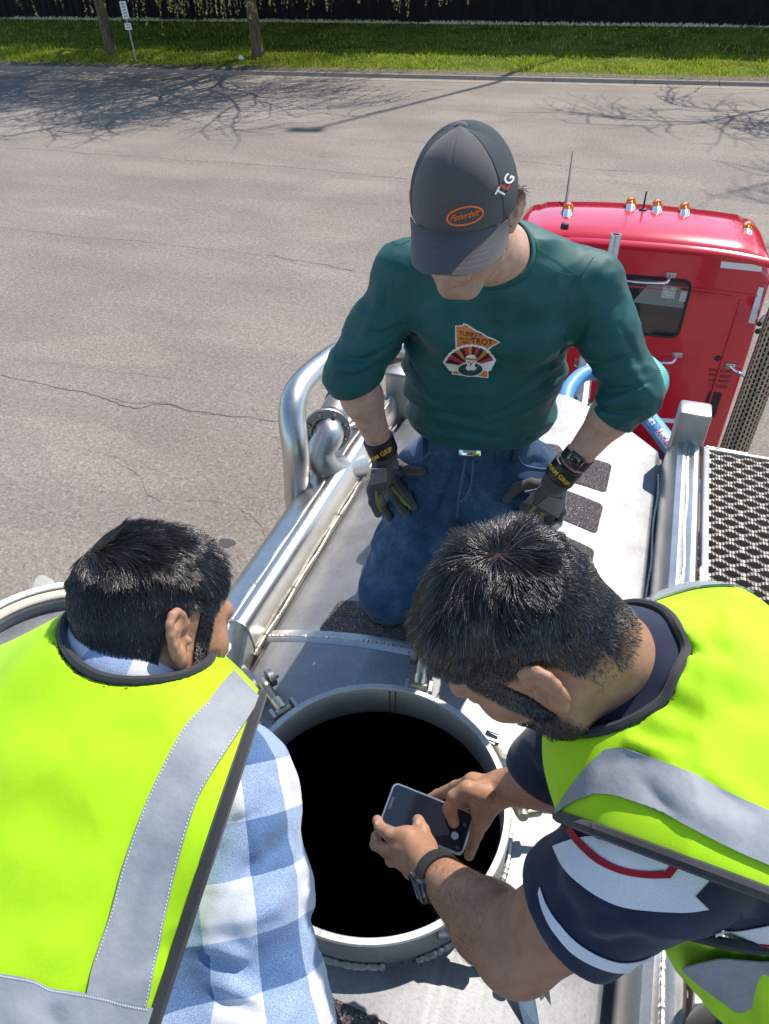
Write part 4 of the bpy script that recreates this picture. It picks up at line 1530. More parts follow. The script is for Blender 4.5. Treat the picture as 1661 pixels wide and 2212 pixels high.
def look(tree, px, py, lift=0.0):
    """surface point seen at a photo position, lifted off the surface"""
    d = unit(FW + CR * ((px - CX) / F_PX) + CU * ((CY - py) / F_PX))
    hit, nrm, i, dist = tree.ray_cast(Vector(CAM.tolist()), Vector(d.tolist()), 12.0)
    if hit is None:
        return None, None
    nrm = np.array(nrm)
    if nrm @ d > 0:
        nrm = -nrm
    return np.array(hit) + nrm * lift, nrm

def polyline(pts, n):
    P = np.array(pts, float)
    S = spline(P, 10)
    L = np.concatenate([[0], np.cumsum(np.linalg.norm(np.diff(S, axis=0), axis=1))])
    s = np.linspace(0, L[-1], n)
    return np.stack([np.interp(s, L, S[:, i]) for i in range(P.shape[1])], -1)

def patch(tree, left, right, name, mat, parent, nu=40, nv=10, lift=0.003, th=0.0015, attr=None):
    """a strip of cloth lying on a surface between two edges measured on the photograph"""
    A, B = polyline(left, nu), polyline(right, nu)
    rows, last = [], None
    for i in range(nu):
        r = []
        for t in np.linspace(0, 1, nv):
            q = A[i] + (B[i] - A[i]) * t
            p, n_ = look(tree, q[0], q[1], lift)
            if p is None:
                p = last if last is not None else at(q[0], q[1], 1.0)
            r.append(p)
            last = p
        rows.append(r)
    R_ = np.array(rows)
    for _ in range(2):                                  # relax jumps
        R_[1:-1, 1:-1] = 0.5 * R_[1:-1, 1:-1] + 0.125 * (R_[:-2, 1:-1] + R_[2:, 1:-1] + R_[1:-1, :-2] + R_[1:-1, 2:])
    nn = np.cross(R_[1, 0] - R_[0, 0], R_[0, 1] - R_[0, 0])
    if nn @ (CAM - R_[0, 0]) < 0:
        R_ = R_[:, ::-1]
    return MB().sheet(R_, th).build(name, mat, parent, crease=60)

def cord(tree, pts, name, mat, parent, r=0.004, n=60, lift=0.001, seg=8, closed=False):
    P = []
    for q in polyline(pts, n):
        p, n_ = look(tree, q[0], q[1], lift)
        if p is not None:
            P.append(p)
    P = np.array(P)
    for _ in range(3):
        P[1:-1] = (P[:-2] + 2 * P[1:-1] + P[2:]) / 4
    return MB().tube(P, r, seg).build(name, mat, parent)

def stitches(tree, pts, mat, parent, n=40, r=0.0008, lift=0.003, name='stitch'):
    mb = MB()
    Q = polyline(pts, n * 2)
    for i in range(0, n * 2 - 1, 2):
        a, _ = look(tree, Q[i][0], Q[i][1], lift)
        b, _ = look(tree, *(Q[i] + (Q[i + 1] - Q[i]) * 0.9), lift)
        if a is not None and b is not None and np.linalg.norm(a - b) < 0.02:
            mb.cyl(a, b, r, 4)
    o = mb.build(name, mat, parent, False)
    o['kind'] = 'stuff'
    return o

def flat_on(tree, poly, name, mat, parent, lift, sub=True):
    """a flat print: polygon in photo positions laid on a surface"""
    bm = bmesh.new()
    fc = bm.faces.new([bm.verts.new((q[0], q[1], 0)) for q in poly])
    bmesh.ops.triangulate(bm, faces=[fc])
    for _ in range(5):
        eds = [e for e in bm.edges if e.calc_length() > 7.0]
        if not eds or not sub:
            break
        bmesh.ops.subdivide_edges(bm, edges=eds, cuts=1)
        bmesh.ops.triangulate(bm, faces=list(bm.faces))
    last = None
    for v in bm.verts:
        p, n_ = look(tree, v.co.x, v.co.y, lift)
        if p is None:
            p = last if last is not None else at(v.co.x, v.co.y, 1.5)
        last = p
        v.co = Vector(p.tolist())
    bm.normal_update()
    if bm.faces and np.array(list(bm.faces)[0].normal) @ (CAM - last) < 0:
        bmesh.ops.reverse_faces(bm, faces=list(bm.faces))
    me = bpy.data.meshes.new(name)
    bm.to_mesh(me)
    bm.free()
    me.transform(Matrix.Translation(-base_loc(parent)))
    me.materials.append(mat)
    o = bpy.data.objects.new(name, me)
    col.objects.link(o)
    o.parent = parent
    return o

def offset_poly(poly, d):
    P = np.array(poly, float)
    n = len(P)
    area = sum(P[i][0] * P[(i + 1) % n][1] - P[(i + 1) % n][0] * P[i][1] for i in range(n))
    out = []
    for i in range(n):
        e0, e1 = unit(P[i] - P[i - 1]), unit(P[(i + 1) % n] - P[i])
        m = np.array([-(e0 + e1)[1], (e0 + e1)[0]]) * (1 if area > 0 else -1)
        m = unit(m)
        out.append(tuple(P[i] + m * d))
    return out

def text_on(tree, body, c, ax, ay, size, mat, parent, lift, bold=0.0, name='lettering', shear=0.0, spacing=1.0):
    V, Fc = text_mesh(body, 1.0, bold, spacing)
    ax, ay = np.array(ax, float), np.array(ay, float)
    out, good = [], []
    for x, y, z in V:
        q = np.array(c) + (ax * (x + shear * y) + ay * y) * size
        p, n_ = look(tree, q[0], q[1], lift)
        good.append(p is not None)
        out.append(p if p is not None else np.zeros(3))
    keep = [i for i in range(len(out)) if good[i]]
    if not keep:
        return None
    ref = np.median([out[i] for i in keep], axis=0)
    good = [g and np.linalg.norm(o - ref) < .12 for g, o in zip(good, out)]
    Fc = [f for f in Fc if all(good[i] for i in f)]
    if not Fc:
        return None
    idx = {i: k for k, i in enumerate(sorted({i for f in Fc for i in f}))}
    return put(name, np.array([out[i] for i in sorted(idx)]), [[idx[i] for i in f] for f in Fc], mat, parent, False)

# ---- heads
class Head:
    def __init__(s, c, fwd, up, sc=1.0):
        s.c = np.asarray(c, float)
        s.f = unit(fwd)
        s.u = unit(np.asarray(up) - s.f * (np.asarray(up) @ s.f))
        s.r = np.cross(s.f, s.u)
        s.s = sc
        s.A = np.stack([s.r, s.f, s.u])
    def p(s, x, y, z):
        return s.c + s.s * (x * s.r + y * s.f + z * s.u)
    def loc(s, X):
        return (X - s.c) @ s.A.T / s.s

def head_prims(h, ear=True, flare=.36):
    s, p, A = h.s, h.p, h.A
    L = [ell(p(0, -.014, .034), A, np.array([.0755, .097, .088]) * s, .02),
         ell(p(0, .036, -.028), A, np.array([.062, .058, .084]) * s, .035 * s)]
    for k in (-1, 1):
        L += chain([p(k * .052, -.004, -.040), p(k * .048, .020, -.072), p(k * .022, .062, -.104)], [.020 * s, .019 * s, .017 * s], .025 * s)
        L.append(ball(p(k * .043, .062, -.018), .018 * s, .02 * s))
    L.append(cone(p(-.014, .072, -.106), p(.014, .072, -.106), .017 * s, .017 * s, .02 * s))
    L.append(cone(p(-.036, .081, .026), p(.036, .081, .026), .010 * s, .010 * s, .016 * s))
    for k in (-1, 1):
        q = ell(p(k * .031, .097, .004), A, np.array([.015, .012, .009]) * s, .012 * s, 'd')
        L.append(q)
        L.append(ball(p(k * .031, .0785, .004), .0125 * s, .003 * s))
    L += chain([p(0, .090, .014), p(0, .106, -.018), p(0, .112, -.031)], [.007 * s, .010 * s, .0105 * s], .010 * s)
    for k in (-1, 1):
        L.append(ball(p(k * .012, .099, -.035), .0085 * s, .007 * s))
    L += chain([p(-.022, .086, -.069), p(-.008, .0965, -.064), p(.008, .0965, -.064), p(.022, .086, -.069)], [.004 * s, .0055 * s, .0055 * s, .004 * s], .005 * s)
    L += chain([p(-.019, .087, -.074), p(0, .0955, -.0765), p(.019, .087, -.074)], [.004 * s, .0065 * s, .004 * s], .005 * s)
    if ear:
        for k in (-1, 1):
            o = p(k * .0735, -.010, -.004)
            eu = unit(h.u - .28 * h.f)
            eb = unit(-.90 * h.f + k * flare * h.r - .10 * h.u)
            en = unit(np.cross(eb, eu))
            if en @ h.r * k < 0:
                en = -en
            Z = lambda b, u, n=0.0: o + s * (b * eb + u * eu + n * en)
            EA = np.stack([eb, eu, en])
            L.append(ell(Z(.012, .001, .001), EA, np.array([.0175, .029, .0058]) * s, .006 * s))
            hx = [(.001, .004), (-.003, .016), (.003, .027), (.013, .032), (.023, .029), (.030, .019), (.031, .006), (.027, -.008), (.020, -.018), (.012, -.026)]
            L += chain([Z(b, u, .0045) for b, u in hx], [.0036 * s, .004 * s, .0044 * s, .0048 * s, .0050 * s, .0048 * s, .0046 * s, .0042 * s, .0040 * s, .0040 * s], .0045 * s)
            L.append(ell(Z(.008, -.029, .002), EA, np.array([.0095, .0115, .0055]) * s, .007 * s))
            L += chain([Z(.010, .021, .004), Z(.019, .011, .0055), Z(.018, -.005, .005), Z(.011, -.015, .004)], [.0025 * s, .0036 * s, .0036 * s, .0034 * s], .004 * s)
            L.append(ell(Z(.007, -.003, .0085), EA, np.array([.0085, .0115, .0085]) * s, .004 * s, 'd'))
            L.append(ball(Z(-.004, -.006, .005), .0052 * s, .004 * s))
    return L

# ---- hands from a frame: wrist point, direction to the knuckles, back-of-hand normal, thumb side
PH = [(.043, .026, .021), (.047, .030, .022), (.043, .028, .022), (.034, .021, .019)]
def hand_prims(w, d, n, thumb_side, curl=(25, 35, 20), spread=4.0, s=1.0, curls=None, k=.006):
    d = unit(d)
    n = unit(np.asarray(n) - d * (np.asarray(n) @ d))
    t = np.cross(d, n) * thumb_side
    L = []
    kn = []
    for i in range(4):
        off = (.030 - .020 * i)
        b = w + s * (d * (.092 - .004 * abs(i - 1) - (.006 if i == 3 else 0)) + t * off)
        kn.append(b)
        L.append(cone(w + s * (d * .012 + t * off * .55), b, .013 * s, .0115 * s, .014 * s))
    L.append(cone(w - d * .02, w + d * .02, .024 * s, .024 * s, .02 * s, (n, .72)))
    for i in range(4):
        a = math.radians((1.5 - i) * spread)
        dd = unit(d * math.cos(a) + t * math.sin(a))
        q = kn[i]
        cl = curls[i] if curls else curl
        acc = 0
        for j in range(3):
            acc += math.radians(cl[j])
            v = dd * math.cos(acc) - n * math.sin(acc)
            q2 = q + v * PH[i][j] * s
            r0 = (.0100, .0090, .0082)[j] * (0.88 if i == 3 else 1) * s
            r1 = (.0090, .0082, .0070)[j] * (0.88 if i == 3 else 1) * s
            L.append(cone(q, q2, r0, r1, k * s if j == 0 else .003 * s))
            q = q2
    q0 = w + s * (d * .022 + t * .024)
    q1 = w + s * (d * .048 + t * .046 - n * .012)
    q2 = w + s * (d * .078 + t * .052 - n * .020)
    q3 = w + s * (d * .104 + t * .046 - n * .026)
    L += [cone(q0, q1, .017 * s, .0125 * s, .014 * s), cone(q1, q2, .0115 * s, .0102 * s, .004 * s), cone(q2, q3, .0102 * s, .0085 * s, .003 * s)]
    return L

# ---- cloth folds as part of an implicit surface
def folds(prims, fl, k=0.02, cuts=(), noise=()):
    """fl: list of (a, b, width, height) ridges or (negative) valleys"""
    g = group(prims, k, cuts)
    g['fl'] = [(np.array([np.asarray(q, float) for q in f_[:-2]]), f_[-2], f_[-1]) for f_ in fl]
    g['nz'] = noise
    return g

_pd0 = pdist
def pdist(p, X):
    if p['t'] != 'g':
        return _pd0(p, X)
    d = np.full(len(X), 10.0)
    for q in p['ps']:
        d = comb(d, q, pdist(q, X))
    m = np.abs(d) < 0.05
    if m.any() and (p.get('fl') or p.get('nz')):
        Y = X[m]
        e = np.zeros(len(Y))
        for P, w, hgt in p.get('fl', ()):
            best = np.full(len(Y), 1e9)
            tb_ = np.zeros(len(Y))
            n_ = len(P) - 1
            near_ = np.linalg.norm(Y - P.mean(0), axis=1) < np.linalg.norm(P - P.mean(0), axis=1).max() + 3 * w
            if not near_.any():
                continue
            Z_ = Y[near_]
            for i in range(n_):
                a, ba = P[i], P[i + 1] - P[i]
                t = np.clip((Z_ - a) @ ba / max(ba @ ba, 1e-12), 0, 1)
                r = np.linalg.norm(Z_ - a - t[:, None] * ba, axis=1)
                u = r < best[near_]
                ix = np.nonzero(near_)[0][u]
                best[ix] = r[u]
                tb_[ix] = (i + t[u]) / n_
            e += hgt * np.exp(-(best / w) ** 2) * np.sin(np.pi * (0.01 + 0.98 * tb_)) ** 0.8
        for sc, amp, seed, st in p.get('nz', ()):
            q_ = vnoise(Y * np.asarray(st), sc, abs(seed))
            e += amp * ((1 - 2.6 * np.abs(q_)) if seed < 0 else q_)
        d[m] -= e
    for c, n, kk in p['cuts']:
        d = smax(d, (X - c) @ n, kk)
    return d

def trace(prims, Q):
    """points of an implicit surface seen at photo positions"""
    Q = np.asarray(Q, float)
    d = FW + np.outer((Q[:, 0] - CX) / F_PX, CR) + np.outer((CY - Q[:, 1]) / F_PX, CU)
    d /= np.linalg.norm(d, axis=1)[:, None]
    t = np.full(len(Q), 0.25)
    best, bt_ = np.full(len(Q), 1e9), t.copy()
    for _ in range(70):
        e = sdf_eval2(prims, CAM + d * t[:, None])
        u = np.abs(e) < best
        best[u], bt_[u] = np.abs(e)[u], t[u]
        t = t + np.clip(e, -.02, .1) * .85
    return CAM + d * bt_[:, None]

def folds_px(prims, fl, k=0.02, cuts=(), noise=()):
    """folds drawn along lines measured on the photograph: ([(px, py), ...], width, height)"""
    g0 = [group(prims, k)]
    out = []
    for pts, w, hgt in fl:
        P = trace(g0, polyline(pts, 6) if len(pts) > 2 else np.linspace(pts[0], pts[1], 5))
        out.append(tuple(P) + (w, hgt))
    return folds(prims, out, k, cuts, noise)

def smooth_zone(V, Q, sel, it=4):
    E_ = np.concatenate([Q[:, [0, 1]], Q[:, [1, 2]], Q[:, [2, 3]], Q[:, [3, 0]]])
    E_ = E_[sel[E_[:, 0]]]
    cnt = np.bincount(E_[:, 0], minlength=len(V))
    for _ in range(it):
        acc = np.stack([np.bincount(E_[:, 0], V[E_[:, 1], i], minlength=len(V)) for i in range(3)], -1)
        m = sel & (cnt > 0)
        V[m] = .4 * V[m] + .6 * acc[m] / cnt[m][:, None]
    return V

def build_sdf(prims, h, name, mat, parent, ears=None):
    V, Q, N = skin_surface(prims, h)
    if ears is not None:
        l = ears.loc(V)
        V = smooth_zone(V, Q, (np.abs(l[:, 0]) > .070) & (np.abs(l[:, 2]) < .055) & (l[:, 1] < .02) & (l[:, 1] > -.07), 3)
    o = put(name, V, Q, mat, parent)
    return o, V, Q, N

def plane_curve(prims, c, n, n_pts=90, rmax=0.4):
    """outline of a solid where a plane cuts it, walking out from a point inside"""
    n = unit(n)
    u = unit(np.cross(n, (0.3, 0.5, 0.8)))
    w = np.cross(n, u)
    A = np.linspace(0, 2 * math.pi, n_pts, endpoint=False)
    D = np.outer(np.cos(A), u) + np.outer(np.sin(A), w)
    rs_ = np.linspace(0.005, rmax, 160)
    X = (c + D[:, None, :] * rs_[None, :, None]).reshape(-1, 3)
    d = np.full(len(X), 10.0)
    for p in prims:
        d = comb(d, p, pdist(p, X))
    d = d.reshape(n_pts, -1)
    out = []
    for i in range(n_pts):
        j = np.argmax(d[i] > 0)
        j = max(1, j)
        t = d[i, j - 1] / (d[i, j - 1] - d[i, j] + 1e-12)
        r = rs_[j - 1] + np.clip(t, 0, 1) * (rs_[j] - rs_[j - 1])
        out.append(c + D[i] * r)
    return np.array(out)

def neck_curve(prims, nk, nax, r, n=100):
    """where a round neck opening meets a garment, walking down the neck"""
    u = unit(np.cross(nax, (0.3, 0.5, 0.8)))
    w = np.cross(nax, u)
    A = np.linspace(0, 2 * math.pi, n, endpoint=False)
    D = np.outer(np.cos(A), u) + np.outer(np.sin(A), w)
    s = np.linspace(0.11, -0.10, 140)
    X = (nk + D[:, None, :] * r + s[None, :, None] * nax).reshape(-1, 3)
    d = sdf_eval2(prims, X).reshape(n, -1)
    out = []
    for i in range(n):
        j = max(1, int(np.argmax(d[i] < 0)))
        out.append(X.reshape(n, -1, 3)[i, j])
    P = np.array(out)
    for _ in range(6):
        P = (np.roll(P, 1, 0) + 2 * P + np.roll(P, -1, 0)) / 4
    return P

def collar_band(P, nk, nax, r_top, h_top, name, mat, parent, weave=False, th=.004, over=.006):
    """a stand collar from a neck opening up to the neck itself"""
    Q = np.vstack([P, P[:1]])
    rows = []
    for t in np.linspace(0, 1, 9):
        row = []
        for p in Q:
            q = p - nk
            z = q @ nax
            d = unit(q - nax * z)
            rr = np.linalg.norm(q - nax * z)
            r_ = (rr - .004) * (1 - t) + r_top * t + .004 * math.sin(t * math.pi)
            z_ = (z - .010) * (1 - t) + h_top * t
            row.append(nk + d * r_ + nax * z_)
        rows.append(row)
    rows = rows + [[p - nax * over + unit(nk - p) * .002 for p in rows[-1]]]
    o = MB().sheet(rows).build(name, mat, parent, crease=60)
    if weave:
        n_ = len(Q)
        uv = np.zeros((len(o.data.vertices), 3))
        for i in range(len(uv)):
            a, b = divmod(i, n_)
            uv[i] = (10.2 + b / n_ * 2 * math.pi * .08 / .108, 10.1 + a / 9 * .045 / .108, 0)
        attr_color(o, 'weave', uv)
    return o

# ---- hair as many fine strands
def grow_hair(h, prims, n, mask, length, flow, name, mat, parent, seed, rad=0.00035, npt=6, clump=0.35, up=0.5, droop=0.0, rest=None):
    rs = np.random.RandomState(seed)
    D = rs.randn(n * 4, 3)
    D /= np.linalg.norm(D, axis=1)[:, None]
    X = h.c + (D * np.array([.0, .0, .0]) + D @ h.A) * 0.2 * h.s + h.u * 0.012
    dirs = -(D @ h.A)
    T = np.zeros(len(X))
    pts = X.copy()
    for _ in range(40):
        d = np.full(len(pts), 10.0)
        for p in prims:
            d = comb(d, p, pdist(p, pts))
        pts = pts + dirs * np.clip(d, -.02, .05)[:, None] * 0.9
    e = 0.002
    d0 = sdf_eval2(prims, pts)
    N = np.stack([sdf_eval2(prims, pts + np.eye(3)[i] * e) - d0 for i in range(3)], -1)
    N /= np.maximum(np.linalg.norm(N, axis=1), 1e-9)[:, None]
    loc = h.loc(pts)
    ok = (np.abs(d0) < 0.004) & (rs.rand(len(pts)) < mask(loc))
    pts, N, loc = pts[ok][:n], N[ok][:n], loc[ok][:n]
    m = len(pts)
    if m == 0:
        return None
    Lg = length(loc) * rs.uniform(0.75, 1.1, m)
    fl = flow(loc) @ h.A
    fl = fl - N * (fl * N).sum(1)[:, None]
    fl /= np.maximum(np.linalg.norm(fl, axis=1), 1e-6)[:, None]
    # clumps: neighbouring strands share a bend
    cn = np.stack([vnoise(loc, 55, seed + 1), vnoise(loc, 55, seed + 2), vnoise(loc, 55, seed + 3)], -1) @ h.A
    cn2 = np.stack([vnoise(loc, 190, seed + 4), vnoise(loc, 190, seed + 5), vnoise(loc, 190, seed + 6)], -1) @ h.A
    P = np.zeros((m, npt, 3))
    P[:, 0] = pts - N * 0.001
    upw = up if np.isscalar(up) else up(loc)
    for k in range(1, npt):
        t = k / (npt - 1)
        w = np.asarray(upw) * (1 - 0.75 * t)
        d = N * (w[:, None] if np.ndim(w) else w) + fl * (0.35 + 0.9 * t) + cn * clump * (0.4 + t) + cn2 * clump * 0.6 * t + rs.randn(m, 3) * 0.045
        d[:, 2] -= droop * t
        d /= np.linalg.norm(d, axis=1)[:, None]
        P[:, k] = P[:, k - 1] + d * (Lg / (npt - 1))[:, None]
        dd = sdf_eval2(prims, P[:, k])
        push = np.maximum(0.0015 + 0.002 * t - dd, 0)
        P[:, k] += N * push[:, None]
    cu = bpy.data.hair_curves.new(name)
    cu.add_curves([npt] * m)
    cu.attributes['position'].data.foreach_set('vector', (P - np.array(base_loc(parent))).astype(np.float32).ravel())
    ra = cu.attributes.new('radius', 'FLOAT', 'POINT')
    ra.data.foreach_set('value', np.tile(np.linspace(1.0, 0.35, npt) * rad, m).astype(np.float32))
    cu.materials.append(mat)
    o = bpy.data.objects.new(name, cu)
    col.objects.link(o)
    o.parent = parent
    return o

def sdf_eval2(prims, X):
    d = np.full(len(X), 10.0)
    for p in prims:
        d = comb(d, p, pdist(p, X))
    return d

def limb_hair(tree_pts, tree_nrm, a, b, n, mat, parent, seed, L=.010):
    """sparse fine hair on a forearm, lying down the limb"""
    rs = np.random.RandomState(seed)
    T = unit(b - a)
    t = ((tree_pts - a) @ T) / np.linalg.norm(b - a)
    r = np.linalg.norm(tree_pts - a - np.outer(np.clip(t, 0, 1) * np.linalg.norm(b - a), T), axis=1)
    ix = np.nonzero((t > .02) & (t < .98) & (r < .06))[0]
    ix = ix[rs.randint(0, len(ix), n)]
    P0, N = tree_pts[ix] + rs.randn(n, 3) * .0008, tree_nrm[ix]
    side = np.cross(T, N)
    P = np.zeros((n, 4, 3))
    P[:, 0] = P0
    ll = L * rs.uniform(.6, 1.2, n)
    for k in range(1, 4):
        d = T * .8 + N * (.45 - .16 * k) + side * .35 + rs.randn(n, 3) * .18
        d /= np.linalg.norm(d, axis=1)[:, None]
        P[:, k] = P[:, k - 1] + d * (ll / 3)[:, None]
    cu = bpy.data.hair_curves.new('arm_hair')
    cu.add_curves([4] * n)
    cu.attributes['position'].data.foreach_set('vector', (P - np.array(base_loc(parent))).astype(np.float32).ravel())
    ra = cu.attributes.new('radius', 'FLOAT', 'POINT')
    ra.data.foreach_set('value', np.tile(np.linspace(1.0, 0.3, 4) * .00011, n).astype(np.float32))
    cu.materials.append(mat)
    o = bpy.data.objects.new('arm_hair', cu)
    col.objects.link(o)
    o.parent = parent

# ---- materials for people
def skin_mat(name, c, red=0.15):
    M = Mat(name)
    M.set(Roughness=0.5, Subsurface_Weight=0.12, Subsurface_Scale=0.006, Specular_IOR_Level=0.4)
    M.b.inputs['Subsurface Radius'].default_value = (1.0, 0.35, 0.2)
    n1 = M.noise(38, 5, 0.6)
    base = M.ramp(n1, [(0.3, [c[0] * .80, c[1] * .72, c[2] * .70]), (0.55, c), (0.75, [min(1, c[0] * 1.10), c[1] * 1.02, c[2] * 1.0])])
    at_ = M.n('ShaderNodeAttribute', attribute_name='hairline')
    sp = M.ramp(M.noise(700, 2), [(0.35, 0.0), (0.65, 1.0)])
    f = M.math('MULTIPLY', at_.outputs['Fac'], M.math('ADD', M.math('MULTIPLY', sp, 0.20), 0.80))
    M.color(M.mix(f, base, (0.020, 0.014, 0.011)))
    M.bump(M.math('ADD', M.noise(420, 4), M.math('MULTIPLY', M.noise(90, 3), 1.5)), 0.25, 0.002)
    return M.m
SKIN_A = skin_mat('fair_skin', (0.56, 0.335, 0.245))
SKIN_B = skin_mat('brown_skin', (0.385, 0.205, 0.125))
def hair_mat(name, c, rough=0.27, spec=0.8, grey=0.0):
    M = Mat(name)
    M.set(Roughness=rough, Specular_IOR_Level=spec)
    hi = M.n('ShaderNodeHairInfo')
    M.color(M.ramp(hi.outputs['Random'], [(0.0, c), (0.93 - grey, [x * 1.6 for x in c]), (0.985 - grey, [x * 1.6 + .05 for x in c]), (1.0, (0.30 + grey, 0.29 + grey, 0.28 + grey))]))
    return M.m
HAIR_BLACK = hair_mat('black_hair', (0.010, 0.008, 0.007))
HAIR_HIGHLIT = hair_mat('highlit_hair', (0.010, 0.008, 0.0075), grey=0.05)  # silver highlights painted in as extra pale strands
HAIR_BROWN = hair_mat('brown_hair', (0.05, 0.033, 0.022))
LIME = Mat('fluorescent_mesh')
LIME.set(Roughness=0.75, Sheen_Weight=0.1, Specular_IOR_Level=0.25)
w_ = LIME.noise(650, 2)
LIME.color(LIME.mix(0.35, LIME.ramp(LIME.noise(9, 4), [(0.3, (0.34, 0.62, 0.004)), (0.5, (0.40, 0.70, 0.006)), (0.7, (0.46, 0.78, 0.010))]), LIME.ramp(w_, [(0.3, 0.75), (0.6, 1.0)]), 'MULTIPLY'))
LIME.bump(w_, 0.10, 0.001)
LIME = LIME.m
REFL = Mat('reflective_tape_cloth')
REFL.set(Roughness=0.62, Specular_IOR_Level=0.4, Metallic=0.0)
REFL.color(REFL.ramp(REFL.noise(22, 5, 0.6), [(0.3, (0.215, 0.235, 0.26)), (0.7, (0.30, 0.32, 0.345))]))
REFL.bump(REFL.noise(60, 4), 0.3, 0.004)
REFL = REFL.m
PIPING = cloth('black_piping', (0.03, 0.032, 0.036), 0.7, weave=500)
THREAD = basic('thread', (0.62, 0.64, 0.66), 0.7)
NAVY = cloth('navy_cotton', (0.012, 0.019, 0.045), 0.85, weave=800)
WHITEC = cloth('white_cotton', (0.70, 0.71, 0.72), 0.85, weave=800, var=.04)
REDC = cloth('red_stripe', (0.36, 0.008, 0.022), 0.85)
GREEN = Mat('dark_green_jersey')
GREEN.set(Roughness=0.62, Sheen_Weight=0.06, Sheen_Roughness=0.4, Specular_IOR_Level=0.4)
w_ = GREEN.noise(900, 2)
GREEN.color(GREEN.ramp(GREEN.noise(11, 3), [(0.3, (0.003, 0.066, 0.066)), (0.7, (0.005, 0.086, 0.084))]))
GREEN.bump(w_, 0.15, 0.001)
GREEN = GREEN.m
DENIM = Mat('denim')
DENIM.set(Roughness=0.9, Specular_IOR_Level=0.2, Sheen_Weight=0.15)
d1 = DENIM.ramp(DENIM.noise(9, 5, 0.65), [(0.3, (0.012, 0.034, 0.076)), (0.52, (0.030, 0.072, 0.140)), (0.75, (0.105, 0.165, 0.25))])
d2 = DENIM.ramp(DENIM.noise(420, 3, 0.7, sc=(1, 1, 0.35)), [(0.3, 0.6), (0.7, 1.35)])
DENIM.color(DENIM.mix(1.0, d1, d2, 'MULTIPLY'))
DENIM.bump(DENIM.noise(500, 2), 0.3, 0.002)
DENIM = DENIM.m
PLAID = Mat('plaid_flannel')
PLAID.set(Roughness=0.95, Specular_IOR_Level=0.1, Sheen_Weight=0.3)
pa_ = PLAID.n('ShaderNodeAttribute', attribute_name='weave')
ps_ = PLAID.n('ShaderNodeSeparateXYZ')
PLAID.link(pa_.outputs['Vector'], ps_.inputs[0])
def _stripe(o):
    f = PLAID.math('FRACT', o)
    return PLAID.ramp(f, [(0.0, 0.0), (0.495, 0.0), (0.505, 1.0), (1.0, 1.0)])
su, sv = _stripe(ps_.outputs[0]), _stripe(ps_.outputs[1])
tw = PLAID.ramp(PLAID.noise(900, 2, 0.8), [(0.40, 0.10), (0.60, 0.90)])
ssum = PLAID.math('ADD', su, sv)
c0 = PLAID.mix(tw, (0.50, 0.51, 0.56), (0.66, 0.66, 0.68))
c1 = PLAID.mix(tw, (0.13, 0.22, 0.40), (0.40, 0.48, 0.60))
c2_ = PLAID.mix(tw, (0.035, 0.085, 0.20), (0.13, 0.21, 0.36))
f1 = PLAID.math('MINIMUM', ssum, 1.0)
f2 = PLAID.math('MAXIMUM', PLAID.math('SUBTRACT', ssum, 1.0), 0.0)
PLAID.color(PLAID.mix(f2, PLAID.mix(f1, c0, c1), c2_))
PLAID.bump(PLAID.noise(800, 2), 0.25, 0.001)
PLAID = PLAID.m
BLACKC = cloth('black_trousers', (0.018, 0.018, 0.02), 0.9)
BOOT = basic('boot_leather', (0.05, 0.035, 0.025), 0.6)
def weave_attr(o, V, chain_pts, scale=0.108, ref=None, u0=0.0, v0=0.0):
    """cloth coordinates along a limb: around it and down it"""
    C = np.asarray(chain_pts, float)
    best = np.full(len(V), 1e9)
    uv = np.zeros((len(V), 3))
    acc = 0.0
    ref = np.asarray(ref if ref is not None else (0, 0, 1.0), float)
    for i in range(len(C) - 1):
        ba = C[i + 1] - C[i]
        L = np.linalg.norm(ba)
        T = ba / L
        t = ((V - C[i]) @ T) / L
        tc = np.clip(t, 0, 1)
        q = V - C[i] - np.outer(tc * L, T)
        r = np.linalg.norm(q, axis=1)
        a = unit(ref - T * (ref @ T))
        b = np.cross(T, a)
        ang = np.arctan2(q @ b, q @ a)
        m = r < best
        best[m] = r[m]
        tt = t if i in (0, len(C) - 2) else tc
        uv[m, 0] = ang[m] * 0.075 / scale + u0 + 10
        uv[m, 1] = (acc + tt[m] * L) / scale + v0 + 10
        acc += L
    attr_color(o, 'weave', uv)
# ------------------------------------------------------------------ kneeling man in the green shirt
A = thing('person', onz(1000, 1250, 3.62), 'person kneeling in a dark green shirt, jeans, gloves and a grey cap', 'person')
hA = Head(at(1001, 457, 1.24), cv(-.25, -.80, -.55), cv(-.15, .52, -.84), 0.98)
neckA = at(1082, 560, 1.48)
shR, shL = at(878, 596, 1.54), at(1276, 618, 1.54)
elR, elL = at(762, 808, 1.66), at(1364, 844, 1.62)
wrR, wrL = at(824, 966, 1.80), at(1234, 1004, 1.74)
chest, belly, waist = at(1066, 720, 1.64), at(1040, 880, 1.84), at(1034, 990, 1.98)
fA = unit(HD * -1 - ZZ * 0.25)                         # the way his chest faces
hpR, hpL = at(945, 1040, 2.06), at(1120, 1050, 2.04)
knR, knL = onz(838, 1282, 3.685), onz(1045, 1325, 3.685)

